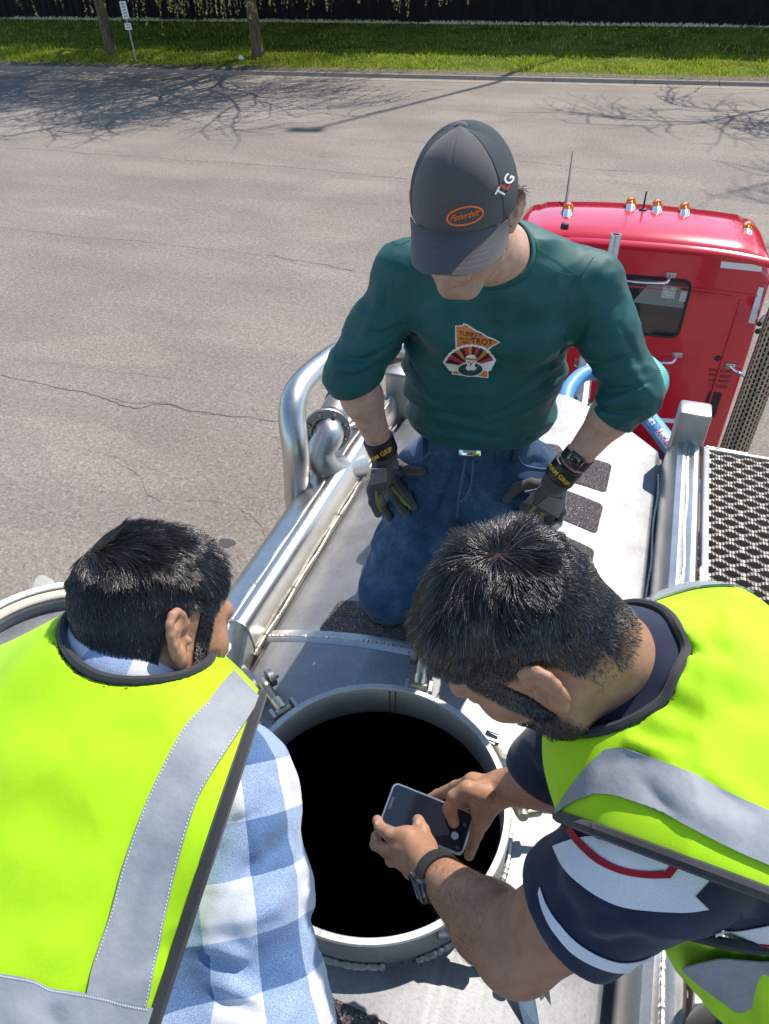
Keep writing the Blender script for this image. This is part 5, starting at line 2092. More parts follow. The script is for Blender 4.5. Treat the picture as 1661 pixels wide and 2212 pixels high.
skinA = head_prims(hA, True, .95) + [cone(hA.p(0, -.030, -.045), neckA, .056, .062, .03), cone(hA.p(0, .02, -.085), neckA, .035, .05, .03)]
skinA += [cone(shR, shL, .05, .05, .03), cone(neckA, chest, .055, .08, .05)]
for s, sh, el, wr in ((-1, shR, elR, wrR), (1, shL, elL, wrL)):
    skinA += [cone(sh, el, .052, .043, .02), cone(el, el + (wr - el) * .3, .043, .044, .02), cone(el + (wr - el) * .3, wr, .044, .029, .03)]
hdir = {}
jeans_prims = [cone(waist, (hpR + hpL) / 2, .165, .165, .03, (fA, .68)), cone(hpR, hpL, .105, .105, .05),
               cone(hpR, knR + (hpR - knR) * .12, .122, .090, .05), cone(hpL, knL + (hpL - knL) * .12, .122, .090, .05),
               ball(knR, .079, .02), ball(knL, .079, .02)]
ankR, ankL = np.array([-.27, .96, 3.66]), np.array([.14, 1.08, 3.66])
jeans_prims += [cone(knR, ankR, .074, .055, .03), cone(knL, ankL, .074, .055, .03)]
def lerp(a, b, t):
    return np.asarray(a) + (np.asarray(b) - np.asarray(a)) * t
jf = []
rsA = np.random.RandomState(2)
for px0, py0, px1, py1, w, hh in ((900, 1040, 800, 1130, .020, .007), (890, 1070, 790, 1170, .018, -.006), (930, 1080, 830, 1210, .02, .006), (960, 1120, 860, 1250, .018, -.006),
                                  (800, 1190, 930, 1240, .016, .005), (780, 1240, 900, 1275, .014, -.006), (790, 1265, 890, 1295, .012, .005), (1080, 1040, 1180, 1090, .02, .006), (1060, 1060, 1160, 1120, .018, -.006),
                                  (985, 1000, 940, 1110, .012, -.008), (1000, 1000, 1050, 1110, .012, -.007), (900, 985, 1180, 1000, .012, -.004), (990, 1060, 985, 1180, .03, -.016)):
    jf.append(([(px0, py0), (px1, py1)], w * .5, hh * 1.9))
JG = folds_px(jeans_prims, jf, .03, [(at(1030, 850, 1.92), unit(chest - waist), .004)], [(24, .0022, -3, (1, 1, 1)), (9, .0065, -4, (1, 1, 1))])
jeans, JV, JQ, _ = build_sdf([JG], .0055, 'jeans', DENIM, A)
jt = bvh_of(JV, JQ)

# shirt
sleeve = []
for sh, el, wr, tag_ in ((shR, elR, wrR, 'R'), (shL, elL, wrL, 'L')):
    up_ = [cone(sh, lerp(sh, el, .5), .063, .058, .03), cone(lerp(sh, el, .5), el, .058, .058 if tag_ == 'R' else .060, .03)]
    t_end = .12 if tag_ == 'R' else .34
    endp = lerp(el, wr, t_end)
    up_ += [cone(el, lerp(el, wr, t_end + .1), .058 if tag_ == 'R' else .060, .054, .03)]
    if tag_ == 'R':
        fl = [([(842, 600), (800, 690), (770, 760)], .012, .004), ([(872, 700), (820, 720), (770, 700)], .010, -.005), ([(868, 720), (810, 748), (745, 735)], .011, .006), ([(866, 712), (835, 735), (790, 745)], .007, -.005),
              ([(850, 735), (790, 775), (725, 770)], .010, -.006), ([(838, 755), (780, 798), (716, 790)], .009, .006), ([(815, 775), (770, 812), (715, 806)], .007, -.004), ([(860, 690), (830, 650), (850, 600)], .012, -.004), ([(745, 640), (735, 720), (722, 780)], .012, .004)]
    else:
        fl = [([(1238, 770), (1290, 790), (1380, 760)], .010, -.006), ([(1236, 790), (1300, 815), (1400, 790)], .011, .006), ([(1240, 810), (1310, 845), (1415, 825)], .010, -.006), ([(1255, 840), (1320, 870), (1420, 850)], .010, .007),
              ([(1270, 862), (1330, 890), (1405, 880)], .008, -.006), ([(1285, 885), (1340, 905), (1392, 895)], .008, .006), ([(1250, 760), (1300, 700), (1350, 660)], .014, .005), ([(1240, 750), (1270, 690), (1290, 640)], .011, -.005), ([(1330, 700), (1370, 760), (1395, 820)], .012, -.004)]
    fl = [(p_, w_q * .8, h_q * 1.35) for p_, w_q, h_q in fl]
    ax = unit(el - sh)
    sleeve.append(folds_px(up_, fl, .02, [(endp, unit(wr - el), .006)], [(12, .0050, -18, (1, 1, 1)), (30, .0018, -19, (1, 1, 1))]))
    sleeve[-1]['k'] = .035
torso = [cone(at(1060, 665, 1.61), at(1046, 800, 1.74), 0.186, .180, .03, (fA, .60)), cone(at(1046, 800, 1.74), at(1034, 975, 1.95), .180, .186, .03, (fA, .66)),
         cone(neckA - ZZ * .02, shR, .066, .062, .05), cone(neckA - ZZ * .02, shL, .066, .062, .05), ball(at(985, 700, 1.55), .07, .06), ball(at(1150, 705, 1.56), .07, .06)]
tf = []
for x0, y0, x1, y1, w, hh in ((860, 690, 935, 850, .016, .007), (868, 730, 960, 905, .014, -.006), (1225, 770, 1080, 880, .016, .008), (1220, 800, 1050, 905, .013, -.007), (1215, 830, 1010, 925, .013, .007),
                              (880, 820, 1000, 905, .016, .006), (890, 850, 1050, 915, .014, -.006), (900, 890, 1190, 930, .016, .007), (890, 915, 1195, 945, .010, -.005), (900, 935, 1200, 958, .010, .005),
                              (858, 660, 900, 780, .014, -.006), (1235, 700, 1190, 800, .014, -.006), (1100, 640, 1080, 760, .03, .004), (970, 660, 990, 780, .03, .003), (1240, 760, 1150, 800, .014, -.009), (850, 700, 900, 720, .014, -.009),
                              (1120, 850, 1195, 880, .014, .006), (930, 830, 960, 930, .02, .004)):
    tf.append(([(x0, y0), ((x0 + x1) / 2 + rsA.uniform(-6, 6), (y0 + y1) / 2 + rsA.uniform(4, 14)), (x1, y1)], w * .50, hh * 1.6))
TG = folds_px(torso, tf, .04, [(at(1034, 832, 1.92), unit(waist - chest), .008)], [(10, .0060, -8, (.6, .6, 1.5)), (24, .0018, -9, (1, 1, 1))])
SH = [TG] + sleeve
# neck opening
nax = unit(hA.p(0, 0, 0) - neckA)
SHIRT = SH + [dict(cone(neckA + nax * .0, neckA + nax * .16, .070, .078, .006), op='d')]
shirt, SV, SQ, _ = build_sdf(SHIRT, .0042, 'shirt', GREEN, A)
stree = bvh_of(SV, SQ)
# ribbed collar band
cc = neck_curve(SH, neckA, nax, .0720)
rows = []
for k_, (h_, o_) in enumerate(((-.010, .004), (.004, .0035), (.012, .001), (.013, -.002), (.002, -.003))):
    row = []
    for p in np.vstack([cc, cc[:1]]):
        q = p - neckA
        d_ = unit(q - nax * (q @ nax))
        row.append(p + d_ * o_ + nax * h_)
    rows.append(row)
MB().sheet(rows).build('collar', GREEN, shirt)
bodyA, BV, BQ, _ = build_sdf(skinA, .0027, 'body', SKIN_A, A, hA)
lv = hA.loc(BV)
near = (np.abs(lv) < .2).all(1)
hm = np.clip((lv[:, 2] - .0) / .03, 0, 1) * (lv[:, 1] < .055)
hm = np.maximum(hm, ((lv[:, 1] < .005) & (lv[:, 2] > -.055) & (np.abs(lv[:, 0]) < .079)) * .75)
stub = np.clip((-.045 - lv[:, 2]) / .02, 0, 1) * (lv[:, 1] > -.0) * .28
hm = np.maximum(hm, stub) * near
attr_color(bodyA, 'hairline', np.repeat(hm[:, None], 3, 1))
grow_hair(hA, skinA[:40], 5000, lambda q: ((q[:, 2] < .045) & (q[:, 2] > -.06 + .02 * (q[:, 1] < -.03)) & (q[:, 1] < .030 - .35 * np.maximum(0, -.0 - q[:, 2])) & ((np.abs(q[:, 0]) > .045) | (q[:, 1] < -.05)) & ~((np.abs(q[:, 1] + .025) < .030) & (q[:, 2] < .02))) * 1.0,
          lambda q: .014 + 0 * q[:, 0], lambda q: np.stack([0 * q[:, 0], -.3 + 0 * q[:, 0], -1 + 0 * q[:, 0]], -1), 'hair', HAIR_BROWN, A, 3, .0004, up=.35)
btree = bvh_of(BV, BQ)
# eyes
for k in (-1, 1):
    MB().sphere(hA.p(k * .031, .0795, .004), .0122 * 1.05, 14, 10).build('eye', basic('eye_white', (.75, .73, .70), .2), A)

# cap
CAPG = cloth('grey_cap_twill', (0.085, 0.083, 0.088), 0.8, weave=700)
MESHB = Mat('cap_mesh')
MESHB.set(Roughness=0.55, Specular_IOR_Level=0.45)
uvn = MESHB.n('ShaderNodeUVMap')
wv = []
for ang in (0.78, -0.78):
    mp = MESHB.n('ShaderNodeMapping')
    mp.inputs['Rotation'].default_value = (0, 0, ang)
    MESHB.link(uvn.outputs[0], mp.inputs[0])
    wt = MESHB.n('ShaderNodeTexWave', wave_type='BANDS')
    wt.inputs['Scale'].default_value = 46.0
    MESHB.link(mp.outputs[0], wt.inputs[0])
    wv.append(wt.outputs['Fac'])
mm = MESHB.math('MAXIMUM', wv[0], wv[1])
MESHB.color(MESHB.ramp(mm, [(0.55, (0.004, 0.005, 0.007)), (0.85, (0.040, 0.055, 0.072))]))
MESHB.bump(mm, 0.6, 0.003)
MESHB = MESHB.m
sA = hA.s
def crown_pt(phi, t, lift=0.0):
    """phi 0 at the front, t from the rim 0 to the button 1"""
    cf = math.cos(phi)
    front = max(0.0, cf)
    a, b = .0915, .115
    rx, ry = a * math.sin(phi), b * math.cos(phi)
    n_ = 2.15 + .75 * front ** 2
    th = t * math.pi / 2
    hr = max(math.cos(th), 0) ** (2 / n_)
    vz = max(math.sin(th), 0) ** (2 / n_)
    seam = 0
    for sp in (0, 1.02, -1.02, 2.10, -2.10, math.pi, -math.pi):
        seam += math.exp(-((phi - sp) / .028) ** 2)
    g = 1 - .010 * min(1, seam) * (1 if t < .97 else 0) + lift
    H_ = .117 + .008 * front
    q = np.array([rx * hr * g, -.012 + ry * hr * g + .004 * front * math.sin(t * 3), .020 + H_ * vz * (g if t > .4 else 1) - .006 * (1 - front) * (1 - t)])
    return hA.p(*q)
cap = MB()
def crown_part(p0, p1, nphi, name, mat, parent):
    rows = [[crown_pt(p, t) for p in np.linspace(p0, p1, nphi)] for t in np.linspace(0, .995, 34)]
    o = MB().sheet(rows).build(name, mat, parent, crease=80)
    ul = o.data.uv_layers.new(name='UVMap')
    for l in o.data.loops:
        i, j = divmod(l.vertex_index, nphi)
        ul.data[l.index].uv = ((p0 + (p1 - p0) * j / (nphi - 1)) * .55 * (1 - .55 * i / 33.0) + 3, i / 33.0 * 1.0)
    return o
capo = crown_part(-1.02, 1.02, 60, 'cap', CAPG, A)
crown_part(1.02, 2 * math.pi - 1.02, 120, 'mesh_back', MESHB, capo)
MB().sphere((0, 0, 0), .0105, 14, 8, frame(hA.p(0, -.012, .140), hA.r, hA.u), (1, 1, .6)).build('button', CAPG, capo)
for sp in (-1.02, 1.02):
    MB().tube([crown_pt(sp, t, .006) for t in np.linspace(0.01, .985, 30)], .0016, 6).build('panel_seam', CAPG, capo)
rows = []
for r_ in np.linspace(0, 1, 26):
    row = []
    for a in np.linspace(-1, 1, 41):
        ph = a * 1.10
        bx, by = (.0915) * math.sin(ph), -.012 + .115 * math.cos(ph)
        ext = .072 * (1 - abs(a) ** 3.2)
        x = bx * (1 + .06 * r_ * (1 - abs(a)))
        y = by + ext * r_ * (0.72 + .28 * math.cos(ph))
        z = .024 - .016 * r_ - .038 * (abs(x) / .09) ** 2.0 * (.35 + .65 * r_) - .010 * r_ * r_
        z += .0005 * math.sin(r_ * 2 * math.pi * 8) * (1 - abs(a) ** 6)
        row.append(hA.p(x, y, z))
    rows.append(row)
MB().sheet(rows[::-1], .0032).build('brim', CAPG, capo, crease=50)
captree = merge_bvh(capo, *[c for c in capo.children if c.name.startswith('mesh_back')])
ORANGE = basic('orange_embroidery', (0.80, 0.16, 0.03), 0.6, vs=300, var=.2)
WHITEE = basic('white_embroidery', (0.75, 0.76, 0.80), 0.6, vs=300, var=.1)
REDE = basic('red_embroidery', (0.55, 0.02, 0.04), 0.6)
# oval badge with script lettering, embroidered
ca, sa_ = math.cos(math.radians(-13)), math.sin(math.radians(-13))
def oval(rx, ry, n=48):
    return [(1004 + rx * math.cos(t) * ca - ry * math.sin(t) * sa_, 466 + rx * math.cos(t) * sa_ + ry * math.sin(t) * ca) for t in np.linspace(0, 2 * math.pi, n, endpoint=False)]
pts = []
for q in oval(39, 18.5, 60):
    p, n_ = look(captree, q[0], q[1], .001)
    if p is not None:
        pts.append(p)
if len(pts) > 4:
  badge = MB().tube(np.array(pts + pts[:2]), .0017, 6).build('oval_badge', ORANGE, capo)
text_on(captree, 'Peterbilt', (1004, 465), (ca, sa_), (-sa_ * -1 * -1, -ca), 21, ORANGE, capo, .0014, bold=.004, shear=.30, spacing=.92)
for body, c, mt in (('T', (1079, 416), WHITEE), ('L', (1088, 402), REDE), ('G', (1096, 388), WHITEE)):
    text_on(captree, body, c, (.50, -.86), (-.80, -.45), 30, mt, capo, .0035, bold=.022)

# print on the chest: state outline, fanned bird, lettering
PW = basic('print_white', (0.78, 0.78, 0.76), .6, var=.02)
PO = basic('print_orange', (0.62, 0.17, 0.028), .6, var=.04)
PK = basic('print_black', (0.012, 0.010, 0.012), .6)
PR = basic('print_red', (0.48, 0.02, 0.045), .6)
PG = basic('print_green', (0.01, 0.05, 0.055), .6)
state = [(983, 703), (998, 703), (1001, 698), (1008, 700), (1010, 711), (1028, 713), (1040, 718), (1052, 726), (1067, 731), (1081, 739), (1062, 749), (1046, 763), (1044, 772), (1046, 790), (1055, 802), (1055, 816), (976, 808), (979, 786), (984, 760)]
def inset(poly, d):
    c = np.mean(poly, 0)
    return [tuple(np.array(q) + unit(c - np.array(q)) * d) for q in poly]
emb = flat_on(stree, state, 'chest_print', PW, shirt, .0010)
fan_c = np.array([1016.0, 790.0])
nf = 13
tips_ = []
for i in range(nf + 1):
    a = math.radians(168 - 156 * i / nf + 3)
    R1 = 58 - 12 * math.sin(a)
    tips_.append((fan_c[0] + R1 * math.cos(a), fan_c[1] - R1 * math.sin(a) * .98))
zig = []
for i in range(nf):
    zig += [tips_[i], tuple(np.array(tips_[i]) * .5 + np.array(tips_[i + 1]) * .5 + np.array([0, 2.0]))]
zig.append(tips_[-1])
fan_white = [tuple(fan_c + (np.array(q) - fan_c) * 1.06) for q in zig] + [(1060, 800), (972, 800)]
flat_on(stree, offset_poly(state, 2.6), 'state_shape', PO, shirt, .0016)
flat_on(stree, fan_white, 'fan_border', PW, shirt, .0020)
colr = [PK, PR, PK, PO, PK, PR, PO, PK, PR, PK, PO, PK, PR]
for i in range(nf):
    a, b = np.array(tips_[i]), np.array(tips_[i + 1])
    flat_on(stree, [tuple(fan_c + (a - fan_c) * .25), tuple(fan_c + (a - fan_c) * .97), tuple(fan_c + (b - fan_c) * .93), tuple(fan_c + (b - fan_c) * .25)], 'tail_feather', colr[i], shirt, .0028)
flat_on(stree, [(1016 + 29 * math.cos(t), 795 + 17 * math.sin(t)) for t in np.linspace(0, 6.28, 24)[:-1]], 'bird_body_border', PW, shirt, .0032)
flat_on(stree, [(1016 + 26 * math.cos(t), 795.5 + 14.5 * math.sin(t)) for t in np.linspace(0, 6.28, 24)[:-1]], 'bird_body', PG, shirt, .0036)
flat_on(stree, [(1005, 768), (1010, 764), (1022, 764), (1028, 769), (1027, 780), (1024, 786), (1029, 792), (1023, 797), (1017, 795), (1011, 797), (1005, 791), (1009, 785), (1005, 778)], 'bird_head', PW, shirt, .0044)
flat_on(stree, [(1006, 769), (1027, 771), (1027, 775), (1006, 773)], 'head_band', PO, shirt, .0050)
for x in (1011, 1022):
    flat_on(stree, [(x + 1.6 * math.cos(t), 778 + 1.8 * math.sin(t)) for t in np.linspace(0, 6.28, 9)[:-1]], 'eye_dot', PK, shirt, .0050, False)
flat_on(stree, [(1014, 779), (1020, 780), (1015, 788)], 'beak', PR, shirt, .0050, False)
text_on(stree, 'TURKEY', (1015, 722), (1, .12), (.02, -1), 13.5, PK, shirt, .0024, bold=.004)
text_on(stree, 'TROT', (1040, 738), (1, .12), (.02, -1), 18, PK, shirt, .0024, bold=.006)
text_on(stree, 'MN RUN', (1005, 732), (1, .12), (.02, -1), 7.5, PK, shirt, .0024)
text_on(stree, 'SERIES', (1005, 739), (1, .12), (.02, -1), 6.5, PK, shirt, .0024)
# seams of the shirt
SEAM = cloth('green_seam', (0.012, 0.16, 0.155), .7)
stitches(stree, [(845, 520), (862, 530), (884, 520)], SEAM, shirt, 14, .0009, .0012, 'seam')
stitches(stree, [(1108, 485), (1150, 528), (1205, 565), (1250, 592), (1282, 556)], SEAM, shirt, 44, .0010, .0012, 'seam')
stitches(stree, [(1115, 520), (1160, 562), (1215, 590), (1252, 594)], SEAM, shirt, 34, .0009, .0012, 'seam')
stitches(stree, [(1250, 594), (1230, 640), (1222, 700), (1226, 760)], SEAM, shirt, 34, .0008, .0010, 'seam')
stitches(stree, [(862, 545), (848, 600), (850, 660), (862, 710)], SEAM, shirt, 26, .0008, .0010, 'seam')
# belt, buckle, jeans seams
wl = plane_curve([JG['ps'][0]] if False else [folds(jeans_prims, [], .03)], at(1030, 870, 1.94), unit(chest - waist))
cen_ = wl.mean(0)
upv = unit(chest - waist)
rows = [[p + unit(p - cen_) * e + upv * z for p in np.vstack([wl, wl[:1]])] for e, z in ((.003, -.024), (.0065, -.022), (.0065, .010), (.003, .012))]
belt = MB().sheet(rows).build('belt', basic('belt_leather', (.02, .016, .014), .5), A)
bt = merge_bvh(belt, jeans)
p, n_ = look(bt, 1014, 972, .004)
bk = MB().box((0, 0, 0), (.056, .030, .007), frame(p, cv(1, -.06, 0), n_), .003).build('buckle', CHROME, belt)
MB().box((0, 0, .0045), (.034, .015, .003), frame(p, cv(1, -.06, 0), n_), .0012).build('buckle_emblem', ALU_CAST, bk)
for x, y in ((920, 962), (1075, 982), (1110, 982)):
    p, n_ = look(bt, x, y, .004)
    MB().box((0, 0, 0), (.012, .044, .005), frame(p, cv(1, .05, 0), n_), .002).build('belt_loop', DENIM, jeans)
DSEAM = basic('denim_seam', (.075, .15, .26), .9)
for pts in ([(1006, 990), (998, 1030), (990, 1075), (985, 1120)], [(1022, 992), (1018, 1040), (1008, 1070), (992, 1085)], [(1118, 985), (1130, 1003), (1160, 1012), (1196, 1014)], [(930, 975), (915, 992), (890, 1000)]):
    cord(jt, pts, 'seam', DSEAM, jeans, .0026, 40, .0008, 6)
    stitches(jt, [(x + 4, y + 1) for x, y in pts], basic('denim_thread', (.30, .36, .45), .8), jeans, 26, .0006, .0012)
# boots
for an, kn in ((ankR, knR), (ankL, knL)):
    d_ = unit(an - kn)
    b = [cone(an, an + d_ * .10, .050, .042, .02), cone(an + d_ * .10 + ZZ * .0, an + d_ * .10 - ZZ * .0 + np.array([0, .02, -.03]), .045, .036, .02), cone(an + d_ * .06, an + d_ * .05 + ZZ * .12, .045, .040, .03)]
    build_sdf(b, .006, 'boot', BOOT, A)

# gloves and cuffs
GL_DARK = cloth('glove_charcoal', (0.085, 0.078, 0.076), .8, weave=600)
GL_GREY = cloth('glove_grey', (0.17, 0.165, 0.165), .75, weave=600)
GL_BLACK = basic('glove_cuff_rubber', (0.012, 0.012, 0.013), .45)
GL_OLIVE = cloth('glove_olive', (0.21, 0.23, 0.045), .8, weave=600)
YEL = basic('yellow_print', (0.80, 0.48, 0.01), .6)
def on_thigh(px, py, lift):
    p, n_ = look(jt, px, py, lift)
    return p if p is not None else at(px, py, 1.85)
def glove(wr, el, fingers, thumb, palm, label_pts, olive, grey, txt):
    d_ = unit(wr - el)
    L = []
    kn_ = []
    for F in fingers:
        P = [on_thigh(x, y, l) for x, y, l in F]
        kn_.append(P[0])
        L += chain(P, [.0125, .0118, .0112, .0100][:len(P)], .005)
        L.append(cone(wr + d_ * .015, P[0], .020, .0135, .018))
    T = [on_thigh(x, y, l) for x, y, l in thumb]
    L += chain(T, [.016, .0135, .0125, .0108][:len(T)], .008)
    L.append(cone(wr, wr + d_ * .03, .033, .031, .015))
    g, V, Q, _ = build_sdf(L, .0028, 'glove', GL_DARK, A)
    t_ = bvh_of(V, Q)
    cuff, CV_, CQ_, _ = build_sdf([group([cone(wr - d_ * .032, wr + d_ * .018, .0385, .0375, .01)], .01, [(wr - d_ * .030, -d_, .004), (wr + d_ * .016, d_, .004)])], .003, 'cuff', GL_BLACK, g)
    ct = bvh_of(CV_, CQ_)
    text_on(ct, 'FIRM GRIP', *txt, YEL, cuff, .0012, bold=.02)
    for poly in grey:
        flat = patch(t_, poly[0], poly[1], 'back_panel', GL_GREY, g, 12, 8, .0016, .001)
    for a, b in olive:
        patch(t_, a, b, 'finger_gusset', GL_OLIVE, g, 12, 4, .0018, .001)
    return g, t_
glR, glRt = glove(wrR, elR,
      [[(806, 1058, .014), (806, 1085, .013), (817, 1109, .010)], [(824, 1054, .018), (836, 1088, .014), (846, 1118, .010)], [(842, 1046, .020), (864, 1080, .015), (880, 1110, .010)], [(860, 1036, .020), (881, 1066, .015), (895, 1092, .010)]],
      [(842, 1000, .030), (868, 1004, .020), (893, 1012, .014), (915, 1018, .010)], None, None,
      [([(815, 1060), (816, 1085), (824, 1106)], [(809, 1060), (810, 1085), (819, 1106)]), ([(832, 1058), (846, 1088), (856, 1110)], [(825, 1062), (839, 1092), (849, 1114)]), ([(843, 1042), (868, 1072), (888, 1095)], [(838, 1048), (862, 1080), (884, 1102)])],
      [([(801, 1012), (800, 1048)], [(836, 1010), (835, 1040)]), ([(845, 1006), (862, 1022)], [(858, 1004), (880, 1050)])],
      ((820, 984), (.86, -.50), (.50, .86) if False else (-.5, -.86), 13.5))
glL, glLt = glove(at(1214, 1024, 1.755), elL,
      [[(1140, 1082, .030), (1132, 1108, .022), (1128, 1135, .012)], [(1158, 1090, .030), (1152, 1122, .020), (1150, 1148, .012)], [(1176, 1096, .030), (1174, 1126, .020), (1172, 1152, .012)], [(1192, 1098, .026), (1194, 1124, .016), (1192, 1145, .010)]],
      [(1172, 1046, .030), (1140, 1042, .026), (1115, 1054, .016), (1096, 1072, .010)], None, None,
      [([(1152, 1090), (1140, 1106)], [(1160, 1094), (1146, 1110)]), ([(1170, 1104), (1163, 1116)], [(1177, 1107), (1169, 1119)])],
      [([(1186, 1070), (1160, 1090)], [(1220, 1080), (1206, 1118)]), ([(1134, 1062), (1118, 1085)], [(1160, 1056), (1150, 1088)])],
      ((1206, 1026), (.70, .71), (.71, -.70), 13.5))
# watch on the left wrist
dW = unit(wrL - elL)
wc = lerp(elL, wrL, .90)
nW = unit(CAM - wc)
nW = unit(nW - dW * (nW @ dW))
Mw2 = frame(wc, dW, nW)
WB = basic('watch_case', (0.015, 0.015, 0.017), .15, spec=.8)
wa = MB().box((-.004, .0, .034), (.036, .040, .011), Mw2, .005).build('watch', WB, A)
ringp = [wc + .036 * (math.cos(a) * nW * .92 + math.sin(a) * np.cross(dW, nW)) for a in np.linspace(0, 6.283, 40)]
MB().sheet([[p + dW * s for p in ringp] for s in (-.013, .013)], .002).build('strap', BLACK, wa)
MB().box((-.004, 0, .0402), (.027, .032, .001), Mw2, .0004).build('watch_face', GLASSD, wa)
# ------------------------------------------------------------------ man in the plaid shirt, seen from behind on the left
B = thing('person', np.array([-.26, -.52, 3.6]), 'person with short black hair, lime vest over a blue plaid shirt, back turned', 'person')
hB = Head(at(334, 1350, .885), cv(.62, -.14, .77), cv(.13, .98, .10), .95)
neckB = at(268, 1448, .875)
bsR, bsL = at(506, 1712, .835), at(-40, 1535, .96)
beR, beL = at(558, 2235, .775), at(-330, 2100, .90)
bwR, bwL = at(700, 2640, .92), at(-200, 2500, 1.2)
bch, bwa = at(222, 1690, .855), at(90, 2330, .74)
nB = cv(.06, .40, -.915)
skinB = head_prims(hB) + [cone(hB.p(0, -.034, -.05), neckB, .054, .060, .03), cone(hB.p(0, .015, -.085), neckB, .035, .05, .03)]
skinB += [cone(neckB, bch, .05, .08, .04), cone(bsR, bsL, .045, .045, .03)]
for sh, el, wr, sd in ((bsR, beR, bwR, 1), (bsL, beL, bwL, -1)):
    skinB += [cone(sh, el, .050, .042, .02), cone(el, wr, .042, .028, .02)]
    skinB += hand_prims(wr, wr - el + FW * .1, cv(0, .3, -1), sd * -1, (18, 30, 18))
bodyB, BV, BQ, _ = build_sdf(skinB, .0026, 'body', SKIN_B, B, hB)
lv = hB.loc(BV)
near = (np.abs(lv) < .2).all(1)
def scalpB(q):
    hl = -.052 - .03 * np.clip((q[:, 1] + .02) / -.08, 0, 1)          # nape line drops towards the back
    side = np.abs(q[:, 0])
    m = np.clip((q[:, 2] - hl + .022) / .050, 0, 1)
    ear_zone = (side > .055) & (q[:, 1] > -.034) & (q[:, 1] < .045) & (q[:, 2] < .028)
    m = np.where(ear_zone, 0.0, m)
    burn = (side > .05) & (q[:, 1] > .012) & (q[:, 1] < .036) & (q[:, 2] > -.045) & (q[:, 2] < .03)
    m = np.where(burn, .8, m)
    front = q[:, 1] > .060 + .25 * np.clip(q[:, 2] - .05, -.1, .1)
    m = np.where(front & (q[:, 2] < .085), 0, m)
    m = np.where((q[:, 1] > .045) & (q[:, 2] < .045), 0, m)
    return m
def beardB(q):
    m = np.clip((-.030 - q[:, 2]) / .02, 0, 1) * np.clip((q[:, 1] - .005) / .02, 0, 1) * (q[:, 2] > -.14)
    m = np.where((q[:, 1] < .06) & (q[:, 1] > .008) & (q[:, 2] < -.02), np.maximum(m, .8), m)
    return m * (q[:, 2] > -.15)
hm = np.maximum(scalpB(lv) * .97, beardB(lv) * .42) * near
earm = (np.abs(lv[:, 0]) > .0775) & (lv[:, 2] < .04) & (lv[:, 2] > -.05)
hm[earm] *= 0
attr_color(bodyB, 'hairline', np.repeat(hm[:, None], 3, 1))
headB = head_prims(hB, False) + [cone(hB.p(0, -.034, -.05), neckB, .054, .060, .03)]
def lenB(q):
    top = np.clip((q[:, 2] - .040) / .045, 0, 1)
    nape = np.clip((q[:, 2] + .065) / .08, 0, 1)
    fr = np.where((q[:, 1] > -.005) & (q[:, 2] < .055), .38, 1.0)
    return fr * (.0035 + .007 * nape + .019 * top + .006 * np.clip(vnoise(q, 30, 5), 0, 1) * top)
def flowB(q):
    f = np.stack([.25 * q[:, 0] / .08 + .45 * np.clip((q[:, 2] - .05) / .05, 0, 1), .30 + 0 * q[:, 0] + .5 * np.clip((q[:, 2] - .07) / .04, 0, 1), -.95 + 1.0 * np.clip((q[:, 2] - .05) / .06, 0, 1)], -1)
    return f + .25 * np.stack([vnoise(q, 28, 21), vnoise(q, 28, 22), vnoise(q, 28, 23)], -1)
grow_hair(hB, headB, 42000, scalpB, lenB, flowB, 'hair', HAIR_BLACK, B, 31, .00032, npt=7, clump=.36, up=lambda q: .22 + .42 * np.clip((q[:, 2] - .05) / .05, 0, 1) * np.clip((q[:, 1] + .06) / .08, 0.2, 1))
grow_hair(hB, headB, 2600, lambda q: beardB(q) * (np.abs(q[:, 0]) > .02), lambda q: .003 + 0 * q[:, 0], lambda q: np.stack([0 * q[:, 0], .2 + 0 * q[:, 0], -1 + 0 * q[:, 0]], -1), 'stubble', HAIR_BLACK, B, 33, .00022, npt=3, clump=.2, up=.5)
for k in (-1, 1):
    MB().sphere(hB.p(k * .031, .0795, .004), .0122, 14, 10).build('eye', basic('eye_white_brown', (.7, .68, .64), .2), B)

# shirt: torso, collar and the visible sleeve
slv = [cone(bsR, lerp(bsR, beR, .45), .068, .066, .03), cone(lerp(bsR, beR, .45), beR, .066, .071, .03), cone(beR, bwR, .071, .055, .03)]
bf = [([(455, 1930), (500, 1850), (590, 1775), (640, 1740)], .009, .006), ([(470, 1960), (540, 1880), (640, 1800)], .008, -.006), ([(560, 1800), (610, 1775), (650, 1785)], .008, .005), ([(560, 1660), (600, 1680), (640, 1740)], .010, -.004),
      ([(425, 2040), (480, 2050), (545, 2090)], .007, .007), ([(420, 2062), (480, 2078), (560, 2120)], .007, -.007), ([(418, 2110), (500, 2135), (580, 2180)], .008, .006), ([(440, 2150), (520, 2180), (600, 2210)], .008, -.006),
      ([(640, 1850), (665, 1900), (655, 1950)], .010, .005), ([(650, 1960), (680, 2000), (675, 2050)], .010, -.006), ([(660, 2030), (690, 2080), (690, 2140)], .010, .005), ([(475, 1800), (520, 1770), (570, 1760)], .008, -.006),
      ([(500, 1990), (560, 1960), (650, 1930)], .012, .004), ([(480, 2190), (560, 2160), (680, 2120)], .012, -.004)]
SLB = folds_px(slv, bf, .02, [(lerp(beR, bwR, .93), unit(bwR - beR), .005)], [(13, .0042, -41, (1, 1, 1)), (32, .0016, -42, (1, 1, 1))])
sleeveL = [cone(bsL, beL, .066, .068, .03), cone(beL, bwL, .068, .05, .03)]
tors = [cone(bch, bwa, .168, .165, .03, (nB, .62)), cone(neckB - ZZ * .0, bsR, .058, .055, .05), cone(neckB, bsL, .058, .055, .05)]
